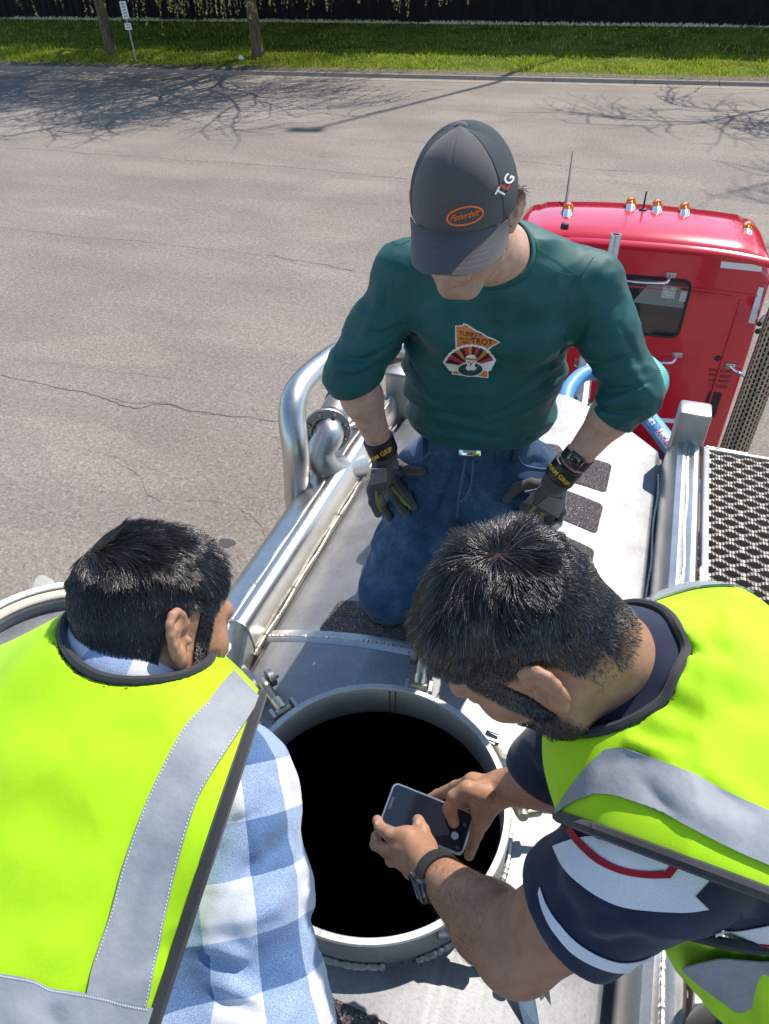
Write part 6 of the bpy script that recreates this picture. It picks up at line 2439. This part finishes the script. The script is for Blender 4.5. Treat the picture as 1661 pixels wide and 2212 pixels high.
shirtB, SV, SQ, _ = build_sdf([SLB, folds(sleeveL, [], .02), folds(tors, [], .04, [(neckB + unit(hB.c - neckB) * .02, unit(hB.c - neckB), .006)])], .0042, 'shirt', PLAID, B)
weave_attr(shirtB, SV, [bsR, lerp(bsR, beR, .5), beR, bwR], .108, ref=cv(1, .1, -.3), u0=.35, v0=.28)
naxB = unit(hB.p(0, -.02, -.02) - neckB)
def collar_ring(nk, nax, fdir, r0, r1, h, dip, name, mat, parent, tilt=0.0, a0=-math.pi, a1=math.pi, th=.0035, weave=True, drop=.034):
    u_ = unit(fdir - nax * (fdir @ nax))
    w2 = np.cross(nax, u_)
    rows = []
    for t in np.linspace(0, 1, 8):
        row = []
        for a in np.linspace(a0, a1, 72):
            back = .5 - .5 * math.cos(a)
            d_ = math.cos(a) * u_ + math.sin(a) * w2
            z = -drop * (1 - t) * (1) + h * t * (.55 + .45 * back) - dip * (1 - back)
            row.append(nk + d_ * (r0 + (r1 - r0) * t + .004 * math.sin(t * 3)) + nax * z)
        rows.append(row)
    o = MB().sheet(rows, th).build(name, mat, parent, crease=60)
    if weave:
        V = np.array([list(v.co) for v in o.data.vertices])
        n_ = len(V) // 2
        uv = np.zeros((len(V), 3))
        for i in range(len(V)):
            r_, c_ = divmod(i % n_, 72)
            uv[i] = (10 + c_ / 72 * (a1 - a0) * r0 / .108, 10.15 + r_ / 8 * .045 / .108, 0)
        attr_color(o, 'weave', uv)
    return o
# vest
vt = [cone(bch, bwa, .190, .186, .03, (nB, .66)), cone(neckB - naxB * .012, bsR, .066, .074, .06), cone(neckB - naxB * .012, bsL, .066, .074, .06), cone(bch, bsR + (bwa - bch) * .18, .10, .09, .06)]
pA, pM, pB = at(541, 1588, .80), at(440, 1822, .72), at(382, 2075, .66)
armN = unit(np.cross(pB - pA, unit((pA + pB) / 2 - CAM)))
if armN @ CR < 0:
    armN = -armN
vf = [([(60, 1700), (120, 1790), (200, 1760)], .03, -.005), ([(250, 1560), (290, 1590), (360, 1570)], .02, -.004), ([(20, 1850), (140, 1900), (230, 1850)], .03, .004), ([(0, 1600), (60, 1640), (140, 1600)], .03, .004),
      ([(60, 1990), (120, 2050), (190, 2040)], .02, .004), ([(360, 1890), (330, 1960), (300, 2080)], .012, .004), ([(330, 1850), (300, 1930), (260, 2050)], .012, -.004), ([(240, 2140), (300, 2120), (370, 2060)], .014, .006), ([(40, 2160), (60, 2200), (80, 2240)], .010, .005), ([(110, 2160), (120, 2200), (140, 2240)], .010, -.005)]
VG = folds_px(vt, vf, .04, [(lerp(pA, pB, .5), armN, .004), (bwa + unit(bwa - bch) * .05, unit(bwa - bch), .01)], [(5.5, .0070, -51, (1, .6, 1)), (12, .0018, 52, (1, 1, 1))])
VNK = neckB - naxB * .02
vestB, VV, VQ, _ = build_sdf([VG, dict(cone(VNK - naxB * .05, VNK + naxB * .2, .084, .094, .004), op='d')], .0042, 'vest', LIME, B)
vtree = bvh_of(VV, VQ)
def vest_edge(G_full, c, n, name, parent, r=.0048):
    P = plane_curve([G_full], c - n * .0015, n, 120)
    L = np.linalg.norm(np.roll(P, -1, 0) - P, axis=1)
    for _ in range(4):
        P = (np.roll(P, 1, 0) + 2 * P + np.roll(P, -1, 0)) / 4
    return MB().tube(P, r, 8, closed=True).build(name, PIPING, parent)
G0 = folds(vt, [], .04)
G0['fl'] = VG['fl']
G0['nz'] = VG['nz']
armC = lerp(pA, pB, .5)
cpt = bsR - armN * ((bsR - armC) @ armN)
vest_edge(G0, cpt - armN * .001, armN, 'armhole_piping', vestB, .0072)
nkP = neck_curve([G0], VNK, naxB, .0860)
MB().tube(nkP, .0055, 8, closed=True).build('neck_piping', PIPING, vestB)
collar_band(nkP, VNK, naxB, .064, .074, 'collar', PLAID, shirtB, True)
patch(vtree, [(500, 1452), (470, 1487), (446, 1519), (400, 1568), (360, 1639), (314, 1739), (268, 1866), (237, 1976), (205, 2071), (187, 2144)],
      [(558, 1512), (540, 1542), (519, 1576), (492, 1618), (455, 1676), (423, 1740), (391, 1844), (360, 1966), (337, 2067), (314, 2171)], 'reflective_band', REFL, vestB, 70, 12)
patch(vtree, [(-60, 2092), (0, 2101), (73, 2114), (114, 2133), (187, 2144), (314, 2172), (372, 2180)], [(-60, 2290), (0, 2296), (73, 2300), (114, 2305), (187, 2310), (314, 2320), (380, 2330)], 'reflective_band', REFL, vestB, 50, 16)
for pts in ([(441, 1524), (396, 1570), (356, 1641), (310, 1741), (264, 1868), (233, 1978), (201, 2073)], [(515, 1576), (451, 1678), (419, 1742), (387, 1846), (356, 1968), (333, 2069), (311, 2168)]):
    pts = [(x + (7 if i_ == 0 else -1), y) for i_, (x, y) in zip([0 if pts[0][0] < 480 else 1] * len(pts), pts)]
    stitches(vtree, pts, THREAD, vestB, 75, .0006, .0048)
stitches(vtree, [(0, 2106), (73, 2119), (114, 2138), (187, 2149), (314, 2177)], THREAD, vestB, 60, .0006, .0048)
# trousers and boots, standing bent at the hips
hipB = bwa + unit(bwa - bch) * .10 - nB * .02
LB = []
for s in (-1, 1):
    h_ = hipB + cv(1, .1, .1) * .095 * s
    k_ = np.array([h_[0] + .04 * s - .05, h_[1] + .06, 4.06])
    f_ = np.array([k_[0] - .02, k_[1] - .10, 3.70])
    LB += [cone(h_, k_, .095, .066, .04), cone(k_, f_, .064, .052, .03)]
    bo = [cone(f_ - ZZ * .05, f_ + np.array([.03, .12, -.055]), .048, .040, .02), cone(f_, f_ - ZZ * .06, .05, .05, .02)]
    build_sdf(bo, .006, 'boot', BOOT, B)
LB.append(cone(hipB - cv(1, .1, .1) * .08, hipB + cv(1, .1, .1) * .08, .12, .12, .05))
build_sdf(LB, .007, 'trousers', BLACKC, B)
# ------------------------------------------------------------------ man with the phone, bent over from the right
Cc = thing('person', np.array([.86, -.28, 3.68]), 'bearded person in a striped polo and lime vest, bent over a phone', 'person')
hC = Head(at(1140, 1374, .83), cv(-.55, -.61, .57), cv(-.82, .515, -.24), 1.06)
neckC = at(1352, 1462, .90)
csL, csR = at(1445, 1828, .77), at(1500, 1400, 1.02)
ceL, ceR = at(1116, 2048, .90), at(1300, 1690, 1.08)
cwL, cwR = at(938, 1884, 1.11), at(1092, 1700, 1.20)
cch, cwa = at(1525, 1650, .90), at(2040, 1850, .84)
nC = unit(cv(.10, .50, -.86))
skinC = head_prims(hC) + [cone(hC.p(0, -.036, -.045), neckC, .058, .064, .03), cone(hC.p(0, .01, -.085), neckC, .036, .05, .03)]
skinC += [cone(neckC, cch, .05, .07, .04), cone(csL, csR, .045, .045, .03)]
skinC += [cone(csL, ceL, .060, .050, .02), cone(ceL, lerp(ceL, cwL, .30), .050, .049, .02), cone(lerp(ceL, cwL, .30), cwL, .049, .0285, .02)]
skinC += [cone(csR, ceR, .055, .046, .02), cone(ceR, lerp(ceR, cwR, .3), .046, .046, .02), cone(lerp(ceR, cwR, .3), cwR, .046, .029, .02)]
# the phone: corners measured, real size
ph = [at(857, 1700, 1.265), at(1015, 1762, 1.235), at(997, 1842, 1.205), at(825, 1770, 1.235)]
pc = np.mean(ph, 0)
pX = unit((ph[1] - ph[0]) + (ph[2] - ph[3]))
pN = np.cross(pX, (ph[0] - ph[3]) + (ph[1] - ph[2]))
pN = unit(pN) if pN @ (CAM - pc) > 0 else -unit(pN)
MP = frame(pc, pX, pN)
PL, PW2, PT = .147, .0715, .0078
def P3(x, y, z):
    return MP[:3, :3] @ np.array([x, y, z]) + pc
sgn = 1 if P3(0, .03, 0) @ CU > pc @ CU else -1
# left (near) hand: back of hand up, index and middle round the phone's end, thumb on the glass
L = []
def fin(pts, rad, k=.004):
    return chain(pts, rad, k)
mcpI, mcpM, mcpR, mcpP = at(880, 1806, 1.185), at(866, 1832, 1.185), at(872, 1858, 1.19), at(890, 1880, 1.195)
L += fin([mcpI, at(843, 1803, 1.195), at(822, 1789, 1.222), at(815, 1772, 1.238)], [.0125, .0112, .0098, .0086])
L += fin([mcpM, at(836, 1838, 1.20), at(812, 1824, 1.225), at(812, 1806, 1.25)], [.0125, .0112, .0098, .0085])
L += fin([mcpR, at(846, 1858, 1.215), at(838, 1842, 1.25), at(850, 1820, 1.27)], [.0120, .0105, .0092, .0082])
L += fin([mcpP, at(880, 1874, 1.23), at(880, 1856, 1.262), at(890, 1838, 1.275)], [.0108, .0092, .0082, .0074])
L += fin([at(925, 1858, 1.165), at(922, 1826, 1.168), at(912, 1795, 1.188), at(903, 1773, 1.207)], [.0175, .0145, .0122, .0100])
for q in (mcpI, mcpM, mcpR, mcpP):
    L.append(cone(lerp(cwL, q, .12), q, .0165, .0125, .016))
L.append(cone(lerp(cwL, at(915, 1850, 1.17), .2), at(908, 1838, 1.178), .020, .016, .02))
skinC += L
# right (far) hand: thumb over the glass, fingers behind, little finger under the end
R_ = []
thb = at(1008, 1694, 1.175)
R_ += fin([at(1045, 1715, 1.185), at(1010, 1706, 1.172), at(982, 1722, 1.178), at(972, 1748, 1.195), at(980, 1776, 1.203)], [.017, .0145, .0120, .0112, .0092], .004)
R_ += fin([at(1022, 1690, 1.225), at(985, 1700, 1.26), at(945, 1718, 1.285), at(922, 1730, 1.29)], [.0125, .0108, .0098, .0085])
R_ += fin([at(1030, 1712, 1.24), at(1000, 1738, 1.29), at(968, 1756, 1.30), at(945, 1770, 1.30)], [.0125, .011, .010, .0085])
R_ += fin([at(1036, 1742, 1.24), at(1016, 1780, 1.285), at(990, 1800, 1.28), at(968, 1812, 1.27)], [.0122, .0105, .0095, .0085])
R_ += fin([at(1040, 1772, 1.232), at(1030, 1800, 1.245), at(1020, 1825, 1.245), at(1013, 1848, 1.24)], [.0125, .0108, .0098, .0086])
for q, r in ((at(1022, 1690, 1.225), .013), (at(1030, 1712, 1.24), .0135), (at(1036, 1742, 1.24), .0135), (at(1040, 1770, 1.232), .013), (at(1042, 1715, 1.19), .016)):
    R_.append(cone(lerp(cwR, q, .10), q, .0185, r, .016))
skinC += R_
bodyC, BV, BQ, _ = build_sdf(skinC, .0025, 'body', SKIN_B, Cc, hC)
ctree = bvh_of(BV, BQ)
limb_hair(BV, _, ceL, cwL, 1700, HAIR_BLACK, Cc, 5)
limb_hair(BV, _, ceR, cwR, 600, HAIR_BLACK, Cc, 6)
lv = hC.loc(BV)
near = (np.abs(lv) < .2).all(1)
def scalpC(q):
    hl = -.050 - .025 * np.clip((q[:, 1] + .02) / -.08, 0, 1)
    side = np.abs(q[:, 0])
    m = np.clip((q[:, 2] - hl + .016) / .050, 0, 1)
    # high faded side round the ear
    ear_zone = (side > .055) & (q[:, 1] > -.040) & (q[:, 1] < .045) & (q[:, 2] < .030)
    m = np.where(ear_zone, np.clip((q[:, 2] - .018) / .02, 0, 1) * .6, m)
    fade = (side > .045) & (q[:, 1] < -.03) & (q[:, 2] < .0)
    m = np.where(fade, m * np.clip((q[:, 2] + .06) / .06, .12, 1), m)
    burn = (side > .045) & (q[:, 1] > .010) & (q[:, 1] < .040) & (q[:, 2] > -.05) & (q[:, 2] < .03)
    m = np.where(burn, .9, m)
    m = np.where((q[:, 1] > .062 + .25 * np.clip(q[:, 2] - .05, -.1, .1)) & (q[:, 2] < .085), 0, m)
    m = np.where((q[:, 1] > .045) & (q[:, 2] < .045), 0, m)
    return m
def beardC(q):
    jaw = np.clip((-.040 - q[:, 2]) / .012, 0, 1) * np.clip((q[:, 1] - .004) / .012, 0, 1)
    chin = np.where((q[:, 1] > .05) & (q[:, 2] > -.095) & (np.abs(q[:, 0]) < .022) & (q[:, 2] > -.085) & (q[:, 2] < -.058), .0, 1.0)
    return jaw * chin * (q[:, 2] > -.135)
hm = np.maximum(scalpC(lv) * .99, beardC(lv) * .9) * near
earm = (np.abs(lv[:, 0]) > .0785) & (lv[:, 2] < .04) & (lv[:, 2] > -.05)
hm[earm] = 0
attr_color(bodyC, 'hairline', np.repeat(hm[:, None], 3, 1))
headC = head_prims(hC, False) + [cone(hC.p(0, -.036, -.045), neckC, .058, .064, .03)]
def lenC(q):
    top = np.clip((q[:, 2] - .045) / .045, 0, 1)
    nape = np.clip((q[:, 2] + .06) / .09, 0, 1)
    fr = np.where((q[:, 1] > -.005) & (q[:, 2] < .055), .45, 1.0)
    return fr * (.0026 + .007 * nape + .024 * top)
def flowC(q):
    # whorl near the crown, combed forward and to the sides
    w = np.array([.0, -.055, .115])
    d = q - w
    r = np.linalg.norm(d, axis=1)[:, None] + .01
    rad = d / r
    sp = np.cross(np.array([0, -.4, 1.0]), rad)
    f = rad * .75 + sp * .6 * np.exp(-r / .06) + np.array([0, .50, -.25])
    return f + .42 * np.stack([vnoise(q, 30, 61), vnoise(q, 30, 62), vnoise(q, 30, 63)], -1)
grow_hair(hC, headC, 46000, scalpC, lenC, flowC, 'hair', HAIR_HIGHLIT, Cc, 71, .00031, npt=7, clump=.52, up=lambda q: .34 + .35 * np.clip((q[:, 2] - .07) / .04, 0, 1))
grow_hair(hC, headC, 7000, beardC, lambda q: .008 + 0 * q[:, 0], lambda q: np.stack([.2 * q[:, 0] / .06, .35 + 0 * q[:, 0], -1 + 0 * q[:, 0]], -1), 'beard', HAIR_HIGHLIT, Cc, 73, .00035, npt=4, clump=.4, up=.5)
for k in (-1, 1):
    MB().sphere(hC.p(k * .031, .0795, .004), .0122 * 1.06, 14, 10).build('eye', basic('eye_white_brown', (.7, .68, .64), .2), Cc)

NAIL = basic('fingernail', (.50, .31, .24), .3, var=.05)
for x, y, rx, ry, a in ((904, 1776, 5.0, 6.5, .2), (980, 1776, 4.5, 6.0, -.1), (1014, 1842, 4.5, 5.0, 0), (815, 1777, 4.0, 5.0, .4), (811, 1812, 4.0, 4.5, .3)):
    flat_on(ctree, [(x + rx * math.cos(t) * math.cos(a) - ry * math.sin(t) * math.sin(a), y + rx * math.cos(t) * math.sin(a) + ry * math.sin(t) * math.cos(a)) for t in np.linspace(0, 6.28, 14)[:-1]], 'fingernail', NAIL, bodyC, .0004, False)
# polo shirt: near sleeve with bands, far sleeve, torso, collar
hem = lerp(csL, ceL, .58)
axL = unit(ceL - csL)
sl = [cone(csL + axL * .012, lerp(csL, ceL, .75), .078, .074, .03)]
cf_ = [([(1190, 1850), (1220, 1960), (1290, 2060)], .014, -.005), ([(1230, 1830), (1260, 1950), (1330, 2040)], .016, .004), ([(1300, 1980), (1370, 1960), (1450, 1930)], .014, -.004), ([(1220, 1990), (1300, 2010), (1400, 1990)], .010, .004), ([(1260, 2040), (1330, 2040), (1400, 2010)], .009, -.004)]
SLC = folds_px(sl, cf_, .02, [(hem, axL, .005)], [(13, .0035, -81, (1, 1, 1)), (30, .0012, -82, (1, 1, 1))])
axR = unit(at(1188, 1690, 1.13) - at(1420, 1470, 1.0))
sr = [cone(at(1420, 1470, 1.0), at(1180, 1660, 1.12), .082, .062, .03)]
SRC = folds_px(sr, [([(1130, 1590), (1170, 1640), (1230, 1680)], .012, .004), ([(1140, 1640), (1180, 1690), (1230, 1720)], .010, -.004), ([(1160, 1580), (1200, 1630), (1260, 1660)], .012, -.004)], .02, [(at(1176, 1694, 1.125), unit(axR + cv(-.2, -.5, 0)), .006)])
ct_ = [cone(cch, cwa, .172, .168, .03, (nC, .80)), cone(neckC, csR, .058, .06, .05), cone(neckC, csL, .058, .062, .05)]
TCG = folds(ct_, [], .04, [(neckC + unit(hC.p(0, -.03, -.02) - neckC) * .02, unit(hC.p(0, -.03, -.02) - neckC), .006)])
polo, PV, PQ, _ = build_sdf([SLC, SRC, TCG], .0042, 'polo_shirt', NAVY, Cc)
ptree = bvh_of(PV, PQ)
slt = ptree
naxC = unit(hC.p(0, -.03, -.02) - neckC)
# white block with its red line on the sleeve, and the white hem band
Zp = lambda x, y: (905 + .4551 * x, 1566 + .4551 * y)
wpoly = [Zp(*q) for q in [(640, 570), (690, 500), (760, 450), (860, 440), (1000, 440), (1100, 480), (1200, 540), (1300, 600), (1415, 682), (1368, 742), (1318, 803), (1345, 836), (1372, 868), (1250, 880), (1100, 876), (980, 862), (860, 815), (750, 735), (680, 650)]]
patch(slt, [Zp(*q) for q in [(690, 560), (760, 540), (860, 530), (1000, 545), (1100, 575), (1200, 610), (1300, 650), (1415, 700)]], [Zp(*q) for q in [(640, 580), (700, 690), (800, 780), (900, 835), (1000, 866), (1120, 880), (1260, 884), (1372, 868)]], 'white_block', WHITEC, polo, 40, 16, .0016, .0010)
patch(slt, [Zp(*q) for q in [(705, 505), (760, 580), (850, 655), (960, 700), (1080, 720), (1190, 722)]], [Zp(*q) for q in [(728, 490), (785, 555), (870, 625), (965, 668), (1080, 688), (1160, 686)]], 'red_line', REDC, polo, 30, 4, .0030, .0008)
patch(slt, [Zp(*q) for q in [(1155, 705), (1200, 650), (1240, 596)]], [Zp(*q) for q in [(1192, 722), (1235, 665), (1270, 604)]], 'red_line', REDC, polo, 14, 4, .0030, .0008)
patch(slt, [Zp(*q) for q in [(830, 520), (900, 525), (1000, 545), (1060, 560)]], [Zp(*q) for q in [(860, 545), (910, 555), (970, 580), (1020, 600)]], 'navy_block', NAVY, polo, 14, 8, .0030, .0008)
patch(slt, [Zp(*q) for q in [(1310, 806), (1370, 742), (1410, 690), (1500, 730), (1661, 800)]], [Zp(*q) for q in [(1376, 872), (1400, 880), (1450, 890), (1560, 900), (1661, 905)]], 'navy_block', NAVY, polo, 16, 8, .0030, .0008)
patch(slt, [Zp(*q) for q in [(580, 770), (610, 850), (660, 930), (740, 1020), (840, 1085), (950, 1120), (1050, 1112), (1110, 1085)]], [Zp(*q) for q in [(572, 800), (592, 880), (640, 975), (720, 1070), (830, 1135), (950, 1168), (1050, 1150), (1100, 1110)]], 'white_band', WHITEC, polo, 44, 6, .0018, .0010)
# side of the polo below the arm: white with a thin red line
patch(slt, [Zp(*q) for q in [(1400, 985), (1450, 970), (1520, 970), (1661, 945), (1760, 930)]], [Zp(*q) for q in [(1402, 1000), (1460, 1040), (1540, 1075), (1661, 1095), (1760, 1095)]], 'white_block', WHITEC, polo, 30, 8, .0018, .0010)
cord(slt, [Zp(*q) for q in [(1430, 995), (1520, 1018), (1661, 1035), (1760, 1040)]], 'red_line', REDC, polo, .0018, 30, .0028)

# vest
vc = [cone(cch, cwa, .192, .190, .03, (nC, .84)), cone(neckC - naxC * .012, csR, .068, .080, .06), cone(neckC - naxC * .012, csL, .068, .082, .06), cone(cch, csL + (cwa - cch) * .12, .11, .095, .06), cone(cch, csR + (cwa - cch) * .12, .11, .09, .06)]
qa, qm, qb = at(1187, 1814, .80), at(1330, 1750, .70), at(1661, 1916, .70)
armC2 = at(1420, 1848, .74)
armN2 = unit(np.cross(at(1661, 1940, .74) - at(1240, 1782, .74), unit(armC2 - CAM)))
if armN2 @ CU > 0:
    armN2 = -armN2
wf = [([(1440, 1340), (1480, 1370), (1545, 1400)], .012, .008), ([(1430, 1365), (1480, 1400), (1530, 1425)], .011, -.008), ([(1520, 1330), (1530, 1390), (1580, 1400)], .014, -.006), ([(1560, 1290), (1590, 1360), (1580, 1420)], .02, .006), ([(1400, 1400), (1440, 1440), (1460, 1520)], .018, .006),
      ([(1420, 1480), (1480, 1540), (1540, 1560)], .02, -.007), ([(1470, 1430), (1530, 1450), (1600, 1440)], .02, .006), ([(1360, 1560), (1420, 1590), (1500, 1590)], .016, -.006), ([(1340, 1590), (1400, 1610), (1470, 1640)], .012, .006), ([(1550, 1500), (1620, 1520), (1661, 1490)], .022, -.006),
      ([(1290, 1660), (1340, 1640), (1400, 1650)], .012, -.004), ([(1420, 1700), (1500, 1760), (1600, 1800)], .012, .005), ([(1380, 1680), (1440, 1740), (1500, 1770)], .010, -.004), ([(1480, 1660), (1560, 1720), (1661, 1770)], .012, -.005)]
wf = [(p_, w_ * .8, h_ * 1.5) for p_, w_, h_ in wf]
VC = folds_px(vc, wf, .04, [(armC2, armN2, .004), ], [(5.5, .0070, -91, (1, 1, .6)), (12, .0018, 92, (1, 1, 1))])
VNC = neckC - naxC * .02
vestC, VV, VQ, _ = build_sdf([VC, dict(cone(VNC - naxC * .05, VNC + naxC * .2, .090, .100, .004), op='d')], .0042, 'vest', LIME, Cc)
vtc = bvh_of(VV, VQ)
G0 = folds(vc, [], .04)
G0['fl'], G0['nz'] = VC['fl'], VC['nz']
cpt = csL - armN2 * ((csL - armC2) @ armN2)
vest_edge(G0, cpt - armN2 * .001, armN2, 'armhole_piping', vestC, .0072)
nkC = neck_curve([G0], VNC, naxC, .0920)
MB().tube(nkC, .0060, 8, closed=True).build('neck_piping', PIPING, vestC)
collar_band(nkC, VNC, naxC, .066, .084, 'collar', NAVY, polo)
patch(vtc, [(1310, 1621), (1360, 1618), (1442, 1652), (1542, 1698), (1661, 1757), (1720, 1786)], [(1287, 1716), (1337, 1723), (1406, 1748), (1474, 1780), (1588, 1839), (1661, 1871), (1720, 1900)], 'reflective_band', REFL, vestC, 50, 14)
patch(vtc, [(1309, 1622), (1262, 1670), (1212, 1738)], [(1287, 1717), (1240, 1735), (1196, 1764)], 'reflective_band', REFL, vestC, 20, 10)
patch(vtc, [(1372, 1302), (1440, 1267), (1512, 1243), (1584, 1239), (1632, 1258), (1661, 1282), (1700, 1320)], [(1374, 1316), (1440, 1291), (1512, 1272), (1584, 1269), (1632, 1286), (1661, 1304), (1700, 1342)], 'reflective_band', REFL, vestC, 50, 8)
# lower front of the vest below the armhole
def hang(top, bot, name, mat, parent, lift=0.0, d0=.80, d1=.95, th=.002, nu=40, nv=16, sag=.012):
    A_, B_ = polyline([Zp(*q) for q in top], nu), polyline([Zp(*q) for q in bot], nu)
    rows = []
    for i in range(nu):
        r = []
        for t in np.linspace(0, 1, nv):
            q = A_[i] + (B_[i] - A_[i]) * t
            dd = d0 + (d1 - d0) * t - lift + sag * math.sin(i * .33 + t * 2.2) * t + .004 * math.sin(i * .9)
            r.append(at(q[0], q[1], dd))
        rows.append(r)
    R_ = np.array(rows)
    nn = np.cross(R_[1, 0] - R_[0, 0], R_[0, 1] - R_[0, 0])
    if nn @ (CAM - R_[0, 0]) < 0:
        R_ = R_[:, ::-1]
    return MB().sheet(R_, th).build(name, mat, parent, crease=60)
hang([(1130, 1010), (1230, 960), (1300, 975), (1400, 1000), (1540, 1020), (1661, 1030), (1900, 1020)], [(1225, 1165), (1330, 1285), (1420, 1390), (1520, 1470), (1600, 1540), (1700, 1600), (1900, 1640)], 'vest_front', LIME, vestC, 0.0)
cord_pts = [at(*Zp(x, y), .792) for x, y in ((1205, 975), (1260, 990), (1330, 1008), (1420, 1030), (1540, 1052), (1661, 1062), (1900, 1052))]
MB().tube(spline(cord_pts, 8), .0065, 8).build('armhole_piping', PIPING, vestC)
hang([(1250, 1152), (1350, 1125), (1440, 1108), (1540, 1115), (1661, 1122), (1900, 1110)], [(1252, 1166), (1340, 1240), (1430, 1305), (1530, 1362), (1661, 1275), (1900, 1180)], 'reflective_band', REFL, vestC, .012, .815, .905, .0015)
# watch on the near wrist
dw = unit(cwL - ceL)
wcn = lerp(ceL, cwL, .92)
nw = unit(cv(-.95, -.25, -.35))
nw = unit(nw - dw * (nw @ dw))
Mw3 = frame(wcn, dw, nw)
wa = MB().box((0, 0, .035), (.044, .036, .012), Mw3, .0055).build('watch', WB, Cc)
MB().box((0, 0, .0412), (.038, .030, .0012), Mw3, .0005).build('watch_face', GLASSD, wa)
for dx in (-.008, .006):
    MB().cyl(Mw3[:3, :3] @ np.array([dx, .018, .035]) + wcn, Mw3[:3, :3] @ np.array([dx, .0205, .035]) + wcn, .0035, 10).build('watch_button', STEELD, wa)
sd = np.cross(nw, dw)
ringp = [wcn + .0345 * (math.cos(a) * nw + math.sin(a) * sd) for a in np.linspace(0, 6.283, 48)]
st_ = MB().sheet([[p + dw * s for p in ringp] for s in (-.012, -.006, .006, .012)], .0024).build('strap', basic('watch_strap', (.02, .02, .022), .55), wa)
for a in (.75, .98, 1.2):
    q = wcn + .0352 * (math.cos(a) * nw + math.sin(a) * sd)
    MB().box((0, 0, 0), (.010, .004, .002), frame(q, dw, unit(q - wcn))).build('strap_slot', PIPING, st_, False)
# trousers and boots, standing on the walkway
hipC = cwa + unit(cwa - cch) * .08 - nC * .02
LC_ = [cone(hipC - np.array([0, .08, 0]), hipC + np.array([0, .08, 0]), .12, .12, .05)]
for s in (-1, 1):
    h_ = hipC + np.array([0, .095, 0]) * s
    k_ = at(1590, 2290, 1.10) if s < 0 else at(1690, 2030, 1.22)
    f_ = np.array([k_[0] + .38, k_[1] + .02 * s, 3.76])
    LC_ += [cone(h_, k_, .10, .072, .04), cone(k_, f_, .070, .054, .03)]
    bo = [cone(f_, f_ + np.array([.10, .0, -.03]), .048, .040, .02), cone(f_, f_ + np.array([-.03, 0, -.03]), .048, .045, .02)]
    build_sdf(bo, .006, 'boot', BOOT, Cc)
build_sdf(LC_, .007, 'trousers', BLACKC, Cc)

# the phone in his hands
SCREEN = Mat('phone_glass')
SCREEN.set(Base_Color=(0.012, 0.016, 0.026, 1), Roughness=0.06, Specular_IOR_Level=0.7)
SCREEN = SCREEN.m
phone = thing('smartphone', pc, 'light edged smartphone held over the hatch by the bearded man', 'phone')
def rbox(l, w, r, n=8):
    return rrect(-l / 2, -w / 2, l / 2, w / 2, r, n)
def slab(out, z0, z1, inset):
    m_ = len(out)
    a = np.array(out)
    b = a * (1 - inset / np.array([.07, .034]))
    v = [(x, y, z0 + .001) for x, y in b] + [(x, y, z0 + .0022) for x, y in a] + [(x, y, z1 - .0022) for x, y in a] + [(x, y, z1) for x, y in b]
    f = [[k * m_ + i, k * m_ + (i + 1) % m_, (k + 1) * m_ + (i + 1) % m_, (k + 1) * m_ + i] for k in range(3) for i in range(m_)] + [list(range(m_ - 1, -1, -1)), list(range(3 * m_, 4 * m_))]
    return MB().add(v, f, MP)
slab(rbox(PL, PW2, .011), -PT / 2, PT / 2, .0012).build('case', basic('phone_frame', (.52, .55, .60), .3, .85), phone)
MB().prism(rbox(PL - .0065, PW2 - .0065, .0085), .0006, MP, PT / 2).build('screen', SCREEN, phone, False)
ICON = basic('screen_icon', (.50, .53, .58), .4)
dim = basic('screen_dim', (.06, .075, .10), .15)
def disc(x, y, r, mat, name, z=.0009, n=20):
    MB().lathe([(.0001, z + PT / 2), (r, z + PT / 2)], n, MP @ tr(x, y, 0)).build(name, mat, phone, False)
sx = 1 if P3(.05, 0, 0) @ CR > P3(-.05, 0, 0) @ CR else -1
disc(.052 * sx, -.010 * sgn, .0062, ICON, 'screen_icon')
disc(.062 * sx, .012 * sgn, .0035, dim, 'screen_icon')
disc(.062 * sx, -.026 * sgn, .0035, dim, 'screen_icon')
MB().box((-.065 * sx, 0, PT / 2 + .0008), (.0045, .020, .0003), MP).build('speaker_slot', dim, phone, False)
